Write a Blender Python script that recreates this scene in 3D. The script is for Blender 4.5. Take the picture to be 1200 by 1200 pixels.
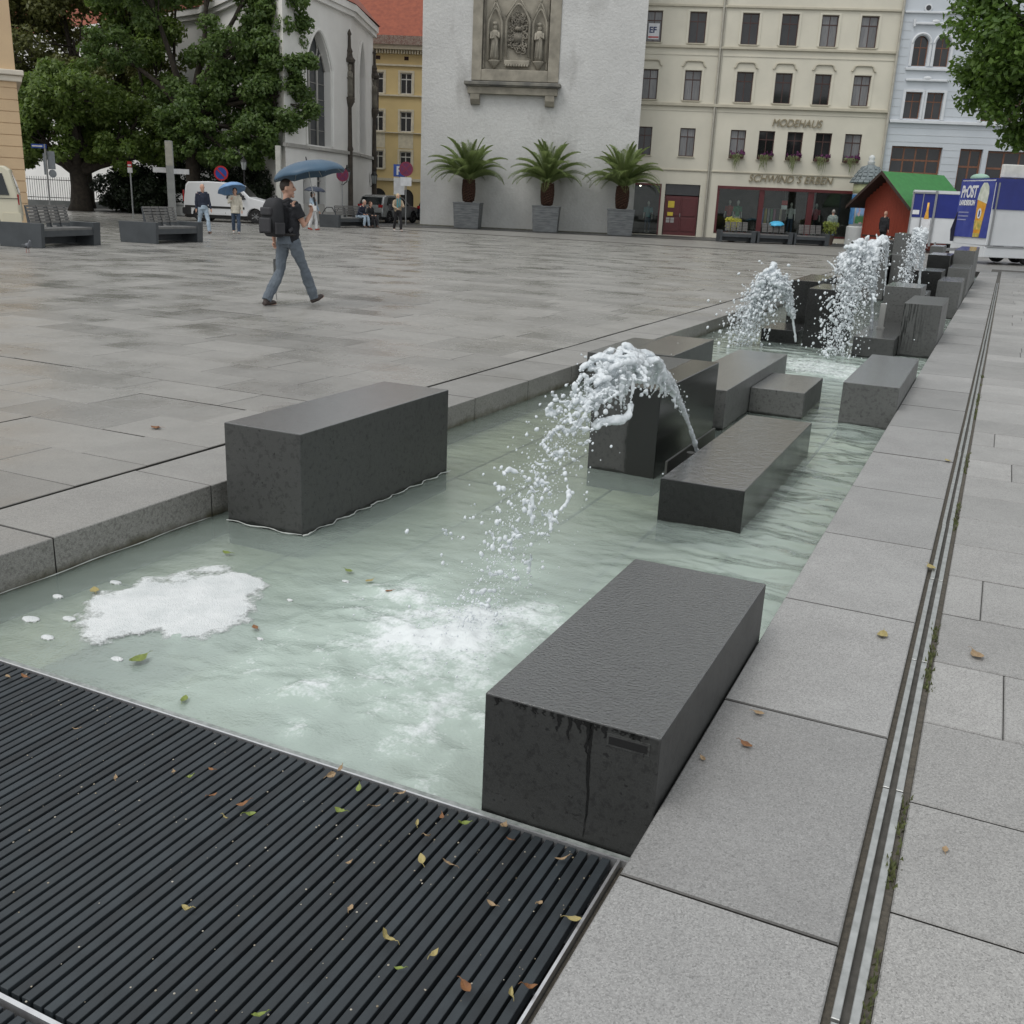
import bpy, bmesh, math, random
import numpy as np
from mathutils import Vector, Matrix, Euler, noise as mnoise
for o in list(bpy.data.objects): bpy.data.objects.remove(o)
S = bpy.context.scene
COL = S.collection
R = math.radians
rnd = random.Random(7)
# ------------------------------------------------------------------ camera
cam_d = bpy.data.cameras.new('camera'); cam = bpy.data.objects.new('camera', cam_d); COL.objects.link(cam)
S.camera = cam
YAW, PITCH, ROLL = R(24.807), R(17.321), R(2.525)
fw = Vector((-math.sin(YAW)*math.cos(PITCH), math.cos(YAW)*math.cos(PITCH), -math.sin(PITCH)))
rt = Vector((math.cos(YAW), math.sin(YAW), 0)); up = rt.cross(fw)
r2 = math.cos(ROLL)*rt + math.sin(ROLL)*up; u2 = -math.sin(ROLL)*rt + math.cos(ROLL)*up
mw = Matrix((r2, u2, -fw)).transposed().to_4x4(); mw.translation = Vector((0, 0, 1.62))
cam.matrix_world = mw
cam_d.sensor_fit = 'HORIZONTAL'; cam_d.sensor_width = 36; cam_d.lens = 36*1174/1200
cam_d.clip_start = .05; cam_d.clip_end = 900
S.render.resolution_x = 1024; S.render.resolution_y = 1024
# ------------------------------------------------------------------ sky and light
SUN_EL, SUN_AZ = R(58), R(205)      # overcast: a very soft high sun from behind the camera's left
w = bpy.data.worlds.new('World'); S.world = w; w.use_nodes = True
nt = w.node_tree; nt.nodes.clear()
wo = nt.nodes.new('ShaderNodeOutputWorld'); bg = nt.nodes.new('ShaderNodeBackground')
sky = nt.nodes.new('ShaderNodeTexSky'); sky.sky_type = 'NISHITA'; sky.sun_disc = False
sky.sun_elevation = SUN_EL; sky.sun_rotation = SUN_AZ; sky.air_density = 1.0; sky.dust_density = 4.0; sky.ozone_density = 1.0
hs = nt.nodes.new('ShaderNodeHueSaturation'); hs.inputs['Saturation'].default_value = .18
mxw = nt.nodes.new('ShaderNodeMix'); mxw.data_type = 'RGBA'; mxw.inputs['Factor'].default_value = .62
mxw.inputs[7].default_value = (8.6, 8.9, 9.1, 1)          # the even white of the cloud layer
nt.links.new(sky.outputs[0], hs.inputs['Color']); nt.links.new(hs.outputs[0], mxw.inputs[6])
nt.links.new(mxw.outputs[2], bg.inputs['Color']); bg.inputs['Strength'].default_value = .1
nt.links.new(bg.outputs[0], wo.inputs['Surface'])
sun_d = bpy.data.lights.new('sun', 'SUN'); sun = bpy.data.objects.new('sun', sun_d); COL.objects.link(sun)
sun_d.energy = .8; sun_d.angle = R(25); sun_d.color = (1, .97, .93)
sd = Vector((math.sin(SUN_AZ)*math.cos(SUN_EL), math.cos(SUN_AZ)*math.cos(SUN_EL), math.sin(SUN_EL)))
sun.rotation_euler = sd.to_track_quat('Z', 'Y').to_euler()
S.cycles.max_bounces = 7; S.cycles.transparent_max_bounces = 10; S.cycles.transmission_bounces = 4
vs = S.view_settings; vs.view_transform = 'Standard'; vs.look = 'None'; vs.exposure = .35; vs.gamma = 1; vs.use_curve_mapping = False
# ------------------------------------------------------------------ helpers: materials
def nodes(name):
    m = bpy.data.materials.new(name); m.use_nodes = True
    t = m.node_tree; return m, t, t.nodes['Principled BSDF'], t.nodes['Material Output']
def N(t, typ, **kw):
    n = t.nodes.new(typ)
    for k, v in kw.items():
        if k in n.inputs.keys(): n.inputs[k].default_value = v
        else: setattr(n, k, v)
    return n
def L(t, a, b): t.links.new(a, b)
def ramp(t, fac, stops):
    r = t.nodes.new('ShaderNodeValToRGB'); L(t, fac, r.inputs[0]); e = r.color_ramp.elements
    while len(e) < len(stops): e.new(.5)
    for x, (p, c) in zip(e, stops):
        x.position = p; x.color = (c, c, c, 1) if isinstance(c, (int, float)) else (*c, 1)
    return r.outputs[0]
def mixc(t, fac, a, b, mode='MIX'):
    m = t.nodes.new('ShaderNodeMix'); m.data_type = 'RGBA'; m.blend_type = mode
    for s, v in ((0, fac), (6, a), (7, b)):
        if isinstance(v, bpy.types.NodeSocket): L(t, v, m.inputs[s])
        elif isinstance(v, (int, float)) and s == 0: m.inputs[0].default_value = v
        else: m.inputs[s].default_value = (*v, 1) if not isinstance(v, (int, float)) else (v, v, v, 1)
    return m.outputs[2]
def math_(t, op, a, b=0.0, c=None):
    m = t.nodes.new('ShaderNodeMath'); m.operation = op
    for i, v in enumerate((a, b) if c is None else (a, b, c)):
        if isinstance(v, bpy.types.NodeSocket): L(t, v, m.inputs[i])
        else: m.inputs[i].default_value = v
    return m.outputs[0]
def coords(t, kind='Object', scale=None):
    if kind == 'World': s = N(t, 'ShaderNodeNewGeometry').outputs['Position']
    else: s = N(t, 'ShaderNodeTexCoord').outputs[kind]
    if scale:
        mp = N(t, 'ShaderNodeMapping'); mp.inputs['Scale'].default_value = scale; L(t, s, mp.inputs[0]); s = mp.outputs[0]
    return s
def tnoise(t, co, scale, detail=5, rough=.55):
    n = N(t, 'ShaderNodeTexNoise', Scale=scale, Detail=detail, Roughness=rough); L(t, co, n.inputs['Vector']); return n.outputs['Fac']
def bump(t, bsdf, h, strength, dist=.01):
    b = N(t, 'ShaderNodeBump', Strength=strength, Distance=dist); L(t, h, b.inputs['Height']); L(t, b.outputs[0], bsdf.inputs['Normal'])
MATS = {}
def M(name, c, rough=.6, c2=None, scale=4., bmp=0., bscale=60., metal=0., vary=0., rvar=0., spec=.5, co='Object', stretch=None, bdist=.004):
    """plain procedural surface: two-tone noise, optional per-object tint, optional fine relief"""
    if name in MATS: return MATS[name]
    m, t, b, o = nodes(name); MATS[name] = m
    b.inputs['Roughness'].default_value = rough; b.inputs['Metallic'].default_value = metal
    b.inputs['Specular IOR Level'].default_value = spec
    cc = coords(t, co, stretch)
    col = None
    if c2 is None: c2 = tuple(x*.82 for x in c)
    f = tnoise(t, cc, scale)
    col = mixc(t, ramp(t, f, [(.35, 0.), (.65, 1.)]), c, c2)
    if vary:
        oi = N(t, 'ShaderNodeObjectInfo').outputs['Random']
        v = math_(t, 'MULTIPLY_ADD', oi, vary*2, 1-vary)
        hsv = N(t, 'ShaderNodeHueSaturation'); L(t, col, hsv.inputs['Color']); L(t, v, hsv.inputs['Value']); col = hsv.outputs[0]
    L(t, col, b.inputs['Base Color'])
    if rvar:
        L(t, math_(t, 'MULTIPLY_ADD', tnoise(t, cc, scale*1.7), rvar*2, rough-rvar), b.inputs['Roughness'])
    if bmp: bump(t, b, tnoise(t, cc, bscale, 6), bmp, bdist)
    return m
# ------------------------------------------------------------------ helpers: meshes
class MB:
    def __init__(s): s.v = []; s.f = []
    def add(s, vs, fs):
        n = len(s.v); s.v += [tuple(x) for x in vs]; s.f += [tuple(i+n for i in f) for f in fs]; return s
    def quad(s, a, b, c, d): return s.add([a, b, c, d], [(0, 1, 2, 3)])
    def box(s, x0, x1, y0, y1, z0, z1, ch=0.):
        if ch:
            c = ch
            vs = []
            for z, k in ((z0, 0), (z1-c, 0), (z1, c)):
                vs += [(x0+k, y0+k, z), (x1-k, y0+k, z), (x1-k, y1-k, z), (x0+k, y1-k, z)]
            fs = [(3, 2, 1, 0), (8, 9, 10, 11)]
            for b in (0, 4):
                for i in range(4): j = (i+1) % 4; fs.append((b+i, b+j, b+4+j, b+4+i))
            return s.add(vs, fs)
        return s.add([(x0, y0, z0), (x1, y0, z0), (x1, y1, z0), (x0, y1, z0), (x0, y0, z1), (x1, y0, z1), (x1, y1, z1), (x0, y1, z1)],
                     [(3, 2, 1, 0), (4, 5, 6, 7), (0, 1, 5, 4), (1, 2, 6, 5), (2, 3, 7, 6), (3, 0, 4, 7)])
    def obox(s, c, size, rot=(0, 0, 0)):
        m = Euler(rot).to_matrix(); h = [x/2 for x in size]; b = MB().box(-h[0], h[0], -h[1], h[1], -h[2], h[2])
        return s.add([tuple(m @ Vector(v) + Vector(c)) for v in b.v], b.f)
    def tube(s, pts, rad, n=8, cap=True, flat=1.):
        pts = [Vector(p) for p in pts]
        if isinstance(rad, (int, float)): rad = [rad]*len(pts)
        rings = []; prev = None
        for i, p in enumerate(pts):
            d = (pts[min(i+1, len(pts)-1)] - pts[max(i-1, 0)])
            d = d.normalized() if d.length > 1e-9 else Vector((0, 0, 1))
            if prev is None:
                a = Vector((0, 0, 1)) if abs(d.z) < .9 else Vector((1, 0, 0)); x = d.cross(a).normalized()
            else: x = (prev - d*prev.dot(d)); x = x.normalized() if x.length > 1e-6 else d.orthogonal().normalized()
            prev = x; y = d.cross(x)
            rings.append([p + (x*math.cos(2*math.pi*k/n) + y*math.sin(2*math.pi*k/n)*flat)*rad[i] for k in range(n)])
        vs = [v for r in rings for v in r]; fs = []
        for i in range(len(pts)-1):
            for k in range(n):
                k2 = (k+1) % n; fs.append((i*n+k, i*n+k2, (i+1)*n+k2, (i+1)*n+k))
        if cap: fs.append(tuple(range(n-1, -1, -1))); fs.append(tuple((len(pts)-1)*n+k for k in range(n)))
        return s.add(vs, fs)
    def lathe(s, prof, n=16, c=(0, 0, 0), sx=1., sy=1.):
        vs = []; fs = []
        for r, z in prof:
            for k in range(n): a = 2*math.pi*k/n; vs.append((c[0]+r*math.cos(a)*sx, c[1]+r*math.sin(a)*sy, c[2]+z))
        for i in range(len(prof)-1):
            for k in range(n): k2 = (k+1) % n; fs.append((i*n+k, i*n+k2, (i+1)*n+k2, (i+1)*n+k))
        fs.append(tuple(range(n-1, -1, -1))); fs.append(tuple((len(prof)-1)*n+k for k in range(n)))
        return s.add(vs, fs)
    def ell(s, c, r, n=12, m=8, rot=None):
        mt = Euler(rot).to_matrix() if rot else None; vs = []; fs = []
        for i in range(m+1):
            th = math.pi*i/m
            for k in range(n):
                a = 2*math.pi*k/n; p = Vector((r[0]*math.sin(th)*math.cos(a), r[1]*math.sin(th)*math.sin(a), -r[2]*math.cos(th)))
                if mt: p = mt @ p
                vs.append(tuple(p+Vector(c)))
        for i in range(m):
            for k in range(n): k2 = (k+1) % n; fs.append((i*n+k, i*n+k2, (i+1)*n+k2, (i+1)*n+k))
        return s.add(vs, fs)
    def prism(s, poly, y0, y1, axis='y'):
        """poly in (x,z) extruded along y; axis 'x': poly in (y,z) along x; 'z': poly in (x,y) along z"""
        n = len(poly); mk = {'y': lambda p, q: (p[0], q, p[1]), 'x': lambda p, q: (q, p[0], p[1]), 'z': lambda p, q: (p[0], p[1], q)}[axis]
        vs = [mk(p, y0) for p in poly] + [mk(p, y1) for p in poly]
        fs = [tuple(range(n)), tuple(range(2*n-1, n-1, -1))] + [(i, i+n, (i+1) % n+n, (i+1) % n) for i in range(n)]
        return s.add(vs, fs)
    def mesh(s, name, smooth=False, fix=True):
        me = bpy.data.meshes.new(name); me.from_pydata(s.v, [], s.f)
        if fix:
            bm = bmesh.new(); bm.from_mesh(me); bmesh.ops.recalc_face_normals(bm, faces=bm.faces[:]); bm.to_mesh(me); bm.free()
        if smooth: me.polygons.foreach_set('use_smooth', [True]*len(me.polygons))
        me.update(); return me
    def build(s, name, mat, parent=None, loc=None, rz=0., smooth=False, bevel=0., fix=True, auto=None):
        me = s.mesh(name, smooth or auto is not None, fix); me.materials.append(mat)
        o = link(name, me, parent, loc, rz)
        if bevel:
            b = o.modifiers.new('bevel', 'BEVEL'); b.width = bevel; b.segments = 2; b.limit_method = 'ANGLE'; b.angle_limit = R(40)
        if auto is not None:
            me.polygons.foreach_set('use_smooth', [True]*len(me.polygons))
            try: me.set_sharp_from_angle(angle=R(auto))
            except Exception: pass
        return o
def link(name, data, parent=None, loc=None, rz=0.):
    o = bpy.data.objects.new(name, data); COL.objects.link(o)
    if parent: o.parent = parent
    if loc: o.location = loc
    o.rotation_euler.z = rz
    return o
def tag(o, label=None, cat=None, group=None, kind=None):
    if label: o['label'] = label
    if cat: o['category'] = cat
    if group: o['group'] = group
    if kind: o['kind'] = kind
    return o
def thing(name, label, cat, loc=(0, 0, 0), rz=0., group=None):
    o = link(name, None, None, loc, rz); o.empty_display_size = .1
    return tag(o, label, cat, group)
def remesh(o, voxel, smooth=0):
    r = o.modifiers.new('remesh', 'REMESH'); r.mode = 'VOXEL'; r.voxel_size = voxel; r.use_smooth_shade = True
    if smooth:
        s = o.modifiers.new('smooth', 'SMOOTH'); s.iterations = smooth; s.factor = .5
    return o
def text_mesh(txt, size, depth, mat, name, parent, loc, rot, shear=0., bold=0., align='LEFT', sx=1.):
    cu = bpy.data.curves.new(name, 'FONT'); cu.body = txt; cu.size = size; cu.extrude = depth; cu.shear = shear; cu.offset = bold; cu.align_x = align
    tmp = bpy.data.objects.new(name, cu); COL.objects.link(tmp)
    dg = bpy.context.evaluated_depsgraph_get(); me = bpy.data.meshes.new_from_object(tmp.evaluated_get(dg))
    bpy.data.objects.remove(tmp); me.materials.clear(); me.materials.append(mat)
    o = link(name, me, parent, loc); o.rotation_euler = rot; o.scale.x = sx
    return o
# ------------------------------------------------------------------ surface materials of the square
def granite(name, base, rough=.42, island=False, wet=.5, face_wet=False, spk=1., warm=(1.0, .995, .97)):
    m, t, b, o = nodes(name); w = coords(t, 'World')
    v1 = N(t, 'ShaderNodeTexVoronoi', Scale=235.); L(t, w, v1.inputs['Vector'])
    sp = ramp(t, v1.outputs['Color'], [(.0, 1-.42*spk), (.35, 1-.1*spk), (.7, 1+.06*spk), (1., 1+.3*spk)])
    fine = ramp(t, tnoise(t, w, 520, 2), [(.3, .78), (.7, 1.22)])
    big = ramp(t, tnoise(t, w, .8, 6, .6), [(.3, .9), (.7, 1.06)])
    stain = ramp(t, tnoise(t, w, 3.1, 8, .65), [(.42, 1.), (.65, .91)])
    rn = N(t, 'ShaderNodeNewGeometry').outputs['Random Per Island'] if island else N(t, 'ShaderNodeObjectInfo').outputs['Random']
    tint = math_(t, 'MULTIPLY_ADD', rn, .26, .87)
    c = mixc(t, 1., sp, fine, 'MULTIPLY'); c = mixc(t, 1., c, big, 'MULTIPLY'); c = mixc(t, 1., c, stain, 'MULTIPLY')
    c = mixc(t, 1., c, tint, 'MULTIPLY'); c = mixc(t, 1., c, tuple(base*k for k in warm), 'MULTIPLY')
    if face_wet:       # algae and damp near the water line
        sep = N(t, 'ShaderNodeSeparateXYZ'); L(t, w, sep.inputs[0])
        h = math_(t, 'ADD', sep.outputs['Z'], math_(t, 'MULTIPLY', tnoise(t, w, 9, 6), .12))
        lo = ramp(t, math_(t, 'MULTIPLY_ADD', h, 4., 1.), [(.48, 1.), (.72, 0.)])
        c = mixc(t, lo, c, mixc(t, tnoise(t, w, 30, 4), (.045, .04, .022), (.09, .08, .045)))
        pit = N(t, 'ShaderNodeTexNoise', Scale=55., Detail=5.); L(t, w, pit.inputs['Vector'])
        nrm = N(t, 'ShaderNodeNewGeometry'); sn = N(t, 'ShaderNodeSeparateXYZ'); L(t, nrm.outputs['Normal'], sn.inputs[0])
        side = math_(t, 'SUBTRACT', 1., math_(t, 'ABSOLUTE', sn.outputs['Z']))
        c = mixc(t, math_(t, 'MULTIPLY', side, ramp(t, pit.outputs[0], [(.5, 0.), (.66, .45)])), c, (.05, .048, .042))
    gn = N(t, 'ShaderNodeNewGeometry'); gs_ = N(t, 'ShaderNodeSeparateXYZ'); L(t, gn.outputs['True Normal'], gs_.inputs[0])     # grit packed against the slab sides in the joints
    sd_ = math_(t, 'ABSOLUTE', gs_.outputs['Y']) if face_wet else math_(t, 'SUBTRACT', 1., math_(t, 'ABSOLUTE', gs_.outputs['Z']))
    c = mixc(t, ramp(t, sd_, [(.2, 0.), (.8, 1.)]), c, (.035, .033, .03))
    L(t, c, b.inputs['Base Color'])
    rr = math_(t, 'MULTIPLY_ADD', ramp(t, tnoise(t, w, .9, 5, .6), [(.38, 0.), (.62, 1.)]), wet, rough-wet/2)
    rr = math_(t, 'MULTIPLY_ADD', rn, .1, rr); L(t, rr, b.inputs['Roughness'])
    bump(t, b, tnoise(t, w, 160, 5), .25, .003)
    return m
G_RIGHT = granite('granite_light', .30, .55, wet=.22, warm=(1.0, .985, .95))
G_EDGE = granite('granite_edge', .285, .5, wet=.25, face_wet=True, warm=(1.0, .99, .965))
G_KERB = granite('granite_kerb', .25, .42, wet=.3, face_wet=True, warm=(1., .975, .915))
G_LEFT = granite('granite_damp', .255, .29, wet=.3, spk=.7, warm=(1., .97, .90))
G_LEFT_I = granite('granite_damp_far', .255, .27, island=True, wet=.28, spk=.5, warm=(1., .97, .90))
JOINT = M('joint_grit', (.10, .095, .085), .85, (.06, .057, .05), 20, .4, 90)
def far_paving():
    m, t, b, o = nodes('paving_far'); w = coords(t, 'World')
    br = N(t, 'ShaderNodeTexBrick', Scale=1.); L(t, w, br.inputs['Vector'])
    br.inputs['Mortar Size'].default_value = .006; br.inputs['Brick Width'].default_value = 1.08; br.inputs['Row Height'].default_value = .54
    br.inputs['Color1'].default_value = (.25, .243, .227, 1); br.inputs['Color2'].default_value = (.21, .204, .19, 1); br.inputs['Mortar'].default_value = (.1, .095, .09, 1)
    big = ramp(t, tnoise(t, w, .35, 6, .6), [(.3, .8), (.7, 1.1)])
    L(t, mixc(t, 1., br.outputs[0], big, 'MULTIPLY'), b.inputs['Base Color'])
    L(t, math_(t, 'MULTIPLY_ADD', tnoise(t, w, .6, 5), .3, .25), b.inputs['Roughness'])
    return m
PX0, PX1 = -3.84, -.62      # pool faces
PY0, PY1 = 2.37, 37.0
WZ = -.185
# ------------------------------------------------------------------ ground
g = MB()
for x0, x1, y0, y1 in ((-420, -4.2, -60, 420), (-.3, 300, -60, 420), (-4.2, -.3, -60, -1.2), (-4.2, -.3, PY1+.3, 420)):
    g.quad((x0, y0, -.022), (x1, y0, -.022), (x1, y1, -.022), (x0, y1, -.022))
tag(g.build('ground', far_paving()), 'wide wet granite square running on to the houses', kind='structure')
bed = MB()
for x0, x1, y0, y1 in ((-40, -4.2, -1.2, 44), (-.3, 4.5, -1.2, 40)): bed.quad((x0, y0, -.018), (x1, y0, -.018), (x1, y1, -.018), (x0, y1, -.018))
tag(bed.build('joint_bed', JOINT), kind='structure')
# the road and cobbled strip in front of the houses
ROADM = M('asphalt', (.075, .075, .073), .5, (.05, .05, .05), 1.2, .3, 120, co='World', rvar=.1)
rd = MB().add([(-120, -48, -.004), (-28.5, 22.4, -.004), (-30.2, 33, -.004), (-30.5, 44, -.004), (-27, 49.2, -.004), (-8, 55.6, -.004), (60, 77, -.004), (60, 110, -.004), (-60, 120, -.004), (-140, 60, -.004)],
              [(0, 1, 2, 3, 4, 5, 6, 7, 8, 9)])
tag(rd.build('road', ROADM), 'dark asphalt road along the far side of the square', kind='structure')
# ------------------------------------------------------------------ paving slabs
def slab_mesh(lx, ly, th=.03): return MB().box(0, lx, 0, ly, -th, 0, .004).mesh('paving_slab')
def put_slab(cache, mat, parent, x, y, lx, ly, z=0., name='paving_slab', th=.03):
    k = (round(lx, 3), round(ly, 3), mat.name)
    if k not in cache:
        cache[k] = slab_mesh(lx, ly, th); cache[k].materials.append(mat)
    o = link(name, cache[k], parent, (x, y, z))
    o.rotation_euler = (rnd.gauss(0, .0012), rnd.gauss(0, .0012), 0)
    return o
sc = {}
pv_r = tag(link('pavement_right', None), 'light granite pavement to the right of the fountain', kind='structure')
J = .007
y = 2.09-2*1.076
while y < PY1-.1:         # edging slabs between pool and drain
    put_slab(sc, G_EDGE, pv_r, PX1, y+J/2, .537, 1.076-J, 0, 'edging_slab', .34); y += 1.076
row = 0; y = 2.275-4*.5375
fixed = {2: .26-1.08*.0, 4: .165, 9: .29-.0, 11: .17, 13: .05, 3: -.3, 5: .72, 1: .6, 0: -.4}
while y < 38:
    off = fixed.get(row-4, rnd.uniform(.3, 1.05)); x = .014
    first = off-.014 if off > .08 else off+1.08-.014
    while x < 3.1:
        lx = first if x < .02 else 1.08
        if lx > .1: put_slab(sc, G_RIGHT, pv_r, x, y+J/2, lx-.003, .5375-.009, rnd.uniform(-.0015, .0015))
        x += lx
    y += .5375; row += 1
pv_l = tag(link('plaza_paving', None), 'damp grey granite slab paving of the open square', kind='structure')
y = 3.144-3*1.08; kerbs = []
while y < PY1:
    kerbs.append((y, put_slab(sc, G_KERB, pv_l, -4.405, y+J/2, .565, 1.08-J, 0, 'kerb_stone', .36))); y += 1.08
cells = []
y = 2.2-5*.5375
while y < 42:
    d = .5375
    grv = any(abs(y-k) < .27 for k in (6.72, 11.0, 15.3, 19.6))
    x = -4.44-rnd.uniform(.25, 1.08); cells.append((x, y, -4.44-x, d, grv))
    while x > -1.36*y-9:
        lx = rnd.choice((1.08, 1.08, 1.08, .81, 1.35)); cells.append((x-lx, y, lx, d, grv)); x -= lx
    y += d
cells.sort(key=lambda c: (c[0]+c[2]/2)**2+(c[1]+d/2)**2+(0 if c[1] > 2.9 and c[0]+c[2] > -1.28*c[1]-.4 else 1e6))
far = MB()
for i, (x, y, lx, ly, grv) in enumerate(cells):
    yy = y+J/2+(.02 if grv else 0); l2 = ly-J-(.02 if grv else 0)
    if i < 298: put_slab(sc, G_LEFT, pv_l, x+J/2, yy, lx-J, l2, rnd.uniform(-.0018, .0018))
    else:
        z = rnd.uniform(-.002, .002); far.box(x+J/2, x+lx-J/2, yy, yy+l2, -.02, z)
tag(far.build('distant_slabs', G_LEFT_I, pv_l, fix=False), kind='stuff')
# ------------------------------------------------------------------ slot drain beside the fountain
STEEL = M('galvanised_steel', (.48, .49, .48), .42, (.36, .37, .36), 25, .1, 200, metal=.75, rvar=.08)
DIRT = M('drain_dirt', (.06, .054, .044), .95, (.10, .088, .07), 60, .8, 120)
dr = thing('slot_drain', 'long slot drain of twin pale steel rails beside the fountain', 'drain')
rl = {}
for side, x0, x1 in (('l', -.064, -.046), ('r', -.028, -.008)):
    rl[side] = MB().box(x0, x1, .003, .992, -.05, 0, .0015).mesh('rail'); rl[side].materials.append(STEEL)
for k in range(-2, 28):
    for s_ in 'lr':
        o = link('rail', rl[s_], dr, (rnd.uniform(-.001, .001), 2.85+k*1.0, rnd.uniform(.001, .004))); o.rotation_euler.z = rnd.gauss(0, .0008)
MB().box(-.083, -.064, .5, 31, -.06, -.016).box(-.008, .013, .5, 31, -.06, -.008).build('dirt_strip', DIRT, dr)
MB().box(-.046, -.028, .5, 31, -.16, -.11).build('slot_bottom', M('slot_black', (.01, .01, .01), .9), dr)
# ------------------------------------------------------------------ grating over the overflow pit
SLAT = M('dark_slat', (.024, .031, .036), .62, (.018, .023, .027), 14, .15, 150, vary=.25, rvar=.1, co='World')
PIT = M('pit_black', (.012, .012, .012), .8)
gr = thing('floor_grating', 'dark slatted floor grating at the near end of the pool', 'grating')
sl1 = MB().box(0, .0250, 1.215, 2.335, -.03, 0, .0012).mesh('slat'); sl1.materials.append(SLAT)
sl2 = MB().box(0, .0250, -.95, 1.175, -.03, 0, .0012).mesh('slat'); sl2.materials.append(SLAT)
k = 0; x = -.748
while x > PX0+.02:
    for me in (sl1, sl2):
        o = link('slat', me, gr, (x+rnd.uniform(-.001, .001), 0, -.155+rnd.uniform(-.001, .001)))
    x -= .0352
ALU = M('aluminium_bar', (.72, .73, .74), .35, (.6, .6, .62), 30, metal=.8)
MB().box(PX0, -.71, 1.189, 1.201, -.2, -.153).build('cross_bar', ALU, gr)
MB().box(-.704, -.696, -.95, 2.345, -.2, -.150).build('edge_bar', ALU, gr)
for yb in (.2, .7, 1.45, 1.8, 2.15): MB().box(PX0, -.71, yb, yb+.012, -.215, -.186).build('support_bar', SLAT, gr)
MB().box(-.694, PX1-.002, -.95, 2.36, -.3, -.175).build('rubble_joint', DIRT, gr)
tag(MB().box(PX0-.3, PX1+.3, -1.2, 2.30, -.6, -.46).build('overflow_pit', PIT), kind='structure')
CONC = M('lip_concrete', (.34, .35, .33), .6, (.2, .21, .2), 30, .5, 80)
MB().box(PX0, PX1-.002, 2.343, 2.350, -.6, -.153).build('lip_bar', ALU, gr)
MB().box(PX0, PX1-.002, 2.3505, 2.388, -.6, -.168).build('weir_lip', M('lip_stone', (.30, .32, .31), .45, (.18, .2, .19), 40, .3, 80), gr)
# ------------------------------------------------------------------ pool
TILE = M('pool_tile', (.44, .43, .32), .6, (.31, .31, .22), 3, .3, 60, vary=.12, co='World')
pf = tag(MB().box(PX0-.2, PX1+.2, PY0, PY1, -.5, -.345).build('pool_floor', M('pool_joint', (.02, .02, .015), .8)), 'granite floor of the pool under milky water', kind='structure')
tc = {}
for iy in range(0, 13):
    for ix in range(6):
        put_slab(tc, TILE, pf, PX0+ix*.5366+.005, PY0+iy*1.08+.005+(.54 if ix % 2 else 0), .5366-.022, 1.08-.022, -.315, 'pool_tile', .03)
tag(MB().box(PX0-.2, PX1+.2, PY1-.0, PY1+.5, -.6, .0).build('pool_end_wall', G_KERB), kind='structure')
def vnoise(x, y, seed):
    rs = np.random.RandomState(seed); T = rs.rand(64, 64)
    xi = np.floor(x).astype(int); yi = np.floor(y).astype(int); fx = x-xi; fy = y-yi
    fx = fx*fx*(3-2*fx); fy = fy*fy*(3-2*fy)
    a = T[xi % 64, yi % 64]; b = T[(xi+1) % 64, yi % 64]; c = T[xi % 64, (yi+1) % 64]; d = T[(xi+1) % 64, (yi+1) % 64]
    return (a*(1-fx)+b*fx)*(1-fy)+(c*(1-fx)+d*fx)*fy
def fbm(x, y, seed, o=4):
    r = 0; a = .5; t_ = 0
    for k in range(o): r = r+a*vnoise(x*2**k+k*7.3, y*2**k+k*3.1, seed+k); t_ += a; a *= .5
    return r/t_
def foam_field(X, Y):
    wx = X+(fbm(X*3, Y*3, 3, 5)-.5)*.85; wy = Y+(fbm(X*3+9, Y*3, 8, 5)-.5)*.95
    g1 = np.exp(-(((wx+1.83)/.30)**2+((wy-3.55)/.62)**2))*(.55+1.0*fbm(X*5, Y*5, 17))       # plunge point of the near jet
    g2 = np.exp(-(((wx+1.98)/.78)**2+((wy-3.15)/.7)**2))*.50         # drifting churn around it
    g3 = np.exp(-(((wx+2.05)/.9)**2+((wy-12.9)/1.0)**2))*.62+np.exp(-(((wx+1.45)/.5)**2+((wy-12.2)/.7)**2))*.4
    g4 = np.exp(-(((wx+1.3)/.8)**2+((wy-2.7)/.4)**2))*.24
    rid = 1-np.abs(fbm(X*3.4+2, Y*3.4, 21, 5)*2-1)*2.4
    rid2 = 1-np.abs(fbm(X*9+2, Y*9, 31, 4)*2-1)*2.2
    return np.clip(g1+g3+(g2+g4)*(.35+1.1*np.clip(rid, 0, 1)*(.5+.7*np.clip(rid2, 0, 1))), 0, 1.5)
def water_mesh(y0, y1, st):
    xs = np.arange(PX0-.02, PX1+.03, st); ys = np.arange(y0, y1+st*.5, st); X, Y = np.meshgrid(xs, ys)
    F = foam_field(X, Y)
    calm = np.clip((X+2.6)/1.2, .15, 1.)*(1+1.2*np.exp(-((X+.85)/.5)**2))
    Z = WZ + (fbm(X*2.3, Y*2.0, 40)-.5)*.018*calm + (fbm(X*3.+Y*1.2, Y*6.5, 50, 3)-.5)*.026*calm + (fbm(X*13, Y*17, 60, 2)-.5)*.006
    Z = Z + F*(.012+.055*(fbm(X*9, Y*9, 70, 4)-.42)) + np.clip(F-.7, 0, 1)*.07*(fbm(X*19, Y*19, 75, 3)-.3)
    ny, nx = X.shape; idx = np.arange(nx*ny).reshape(ny, nx)
    q = np.stack([idx[:-1, :-1], idx[:-1, 1:], idx[1:, 1:], idx[1:, :-1]], -1).reshape(-1, 4)
    return np.stack([X, Y, Z], -1).reshape(-1, 3), q, F.reshape(-1)
v1, q1, f1 = water_mesh(2.385, 9.0, .018); v2, q2, f2 = water_mesh(9.0, PY1, .05)
me = bpy.data.meshes.new('water'); me.from_pydata(np.concatenate([v1, v2]).tolist(), [], np.concatenate([q1, q2+len(v1)]).tolist())
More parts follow.
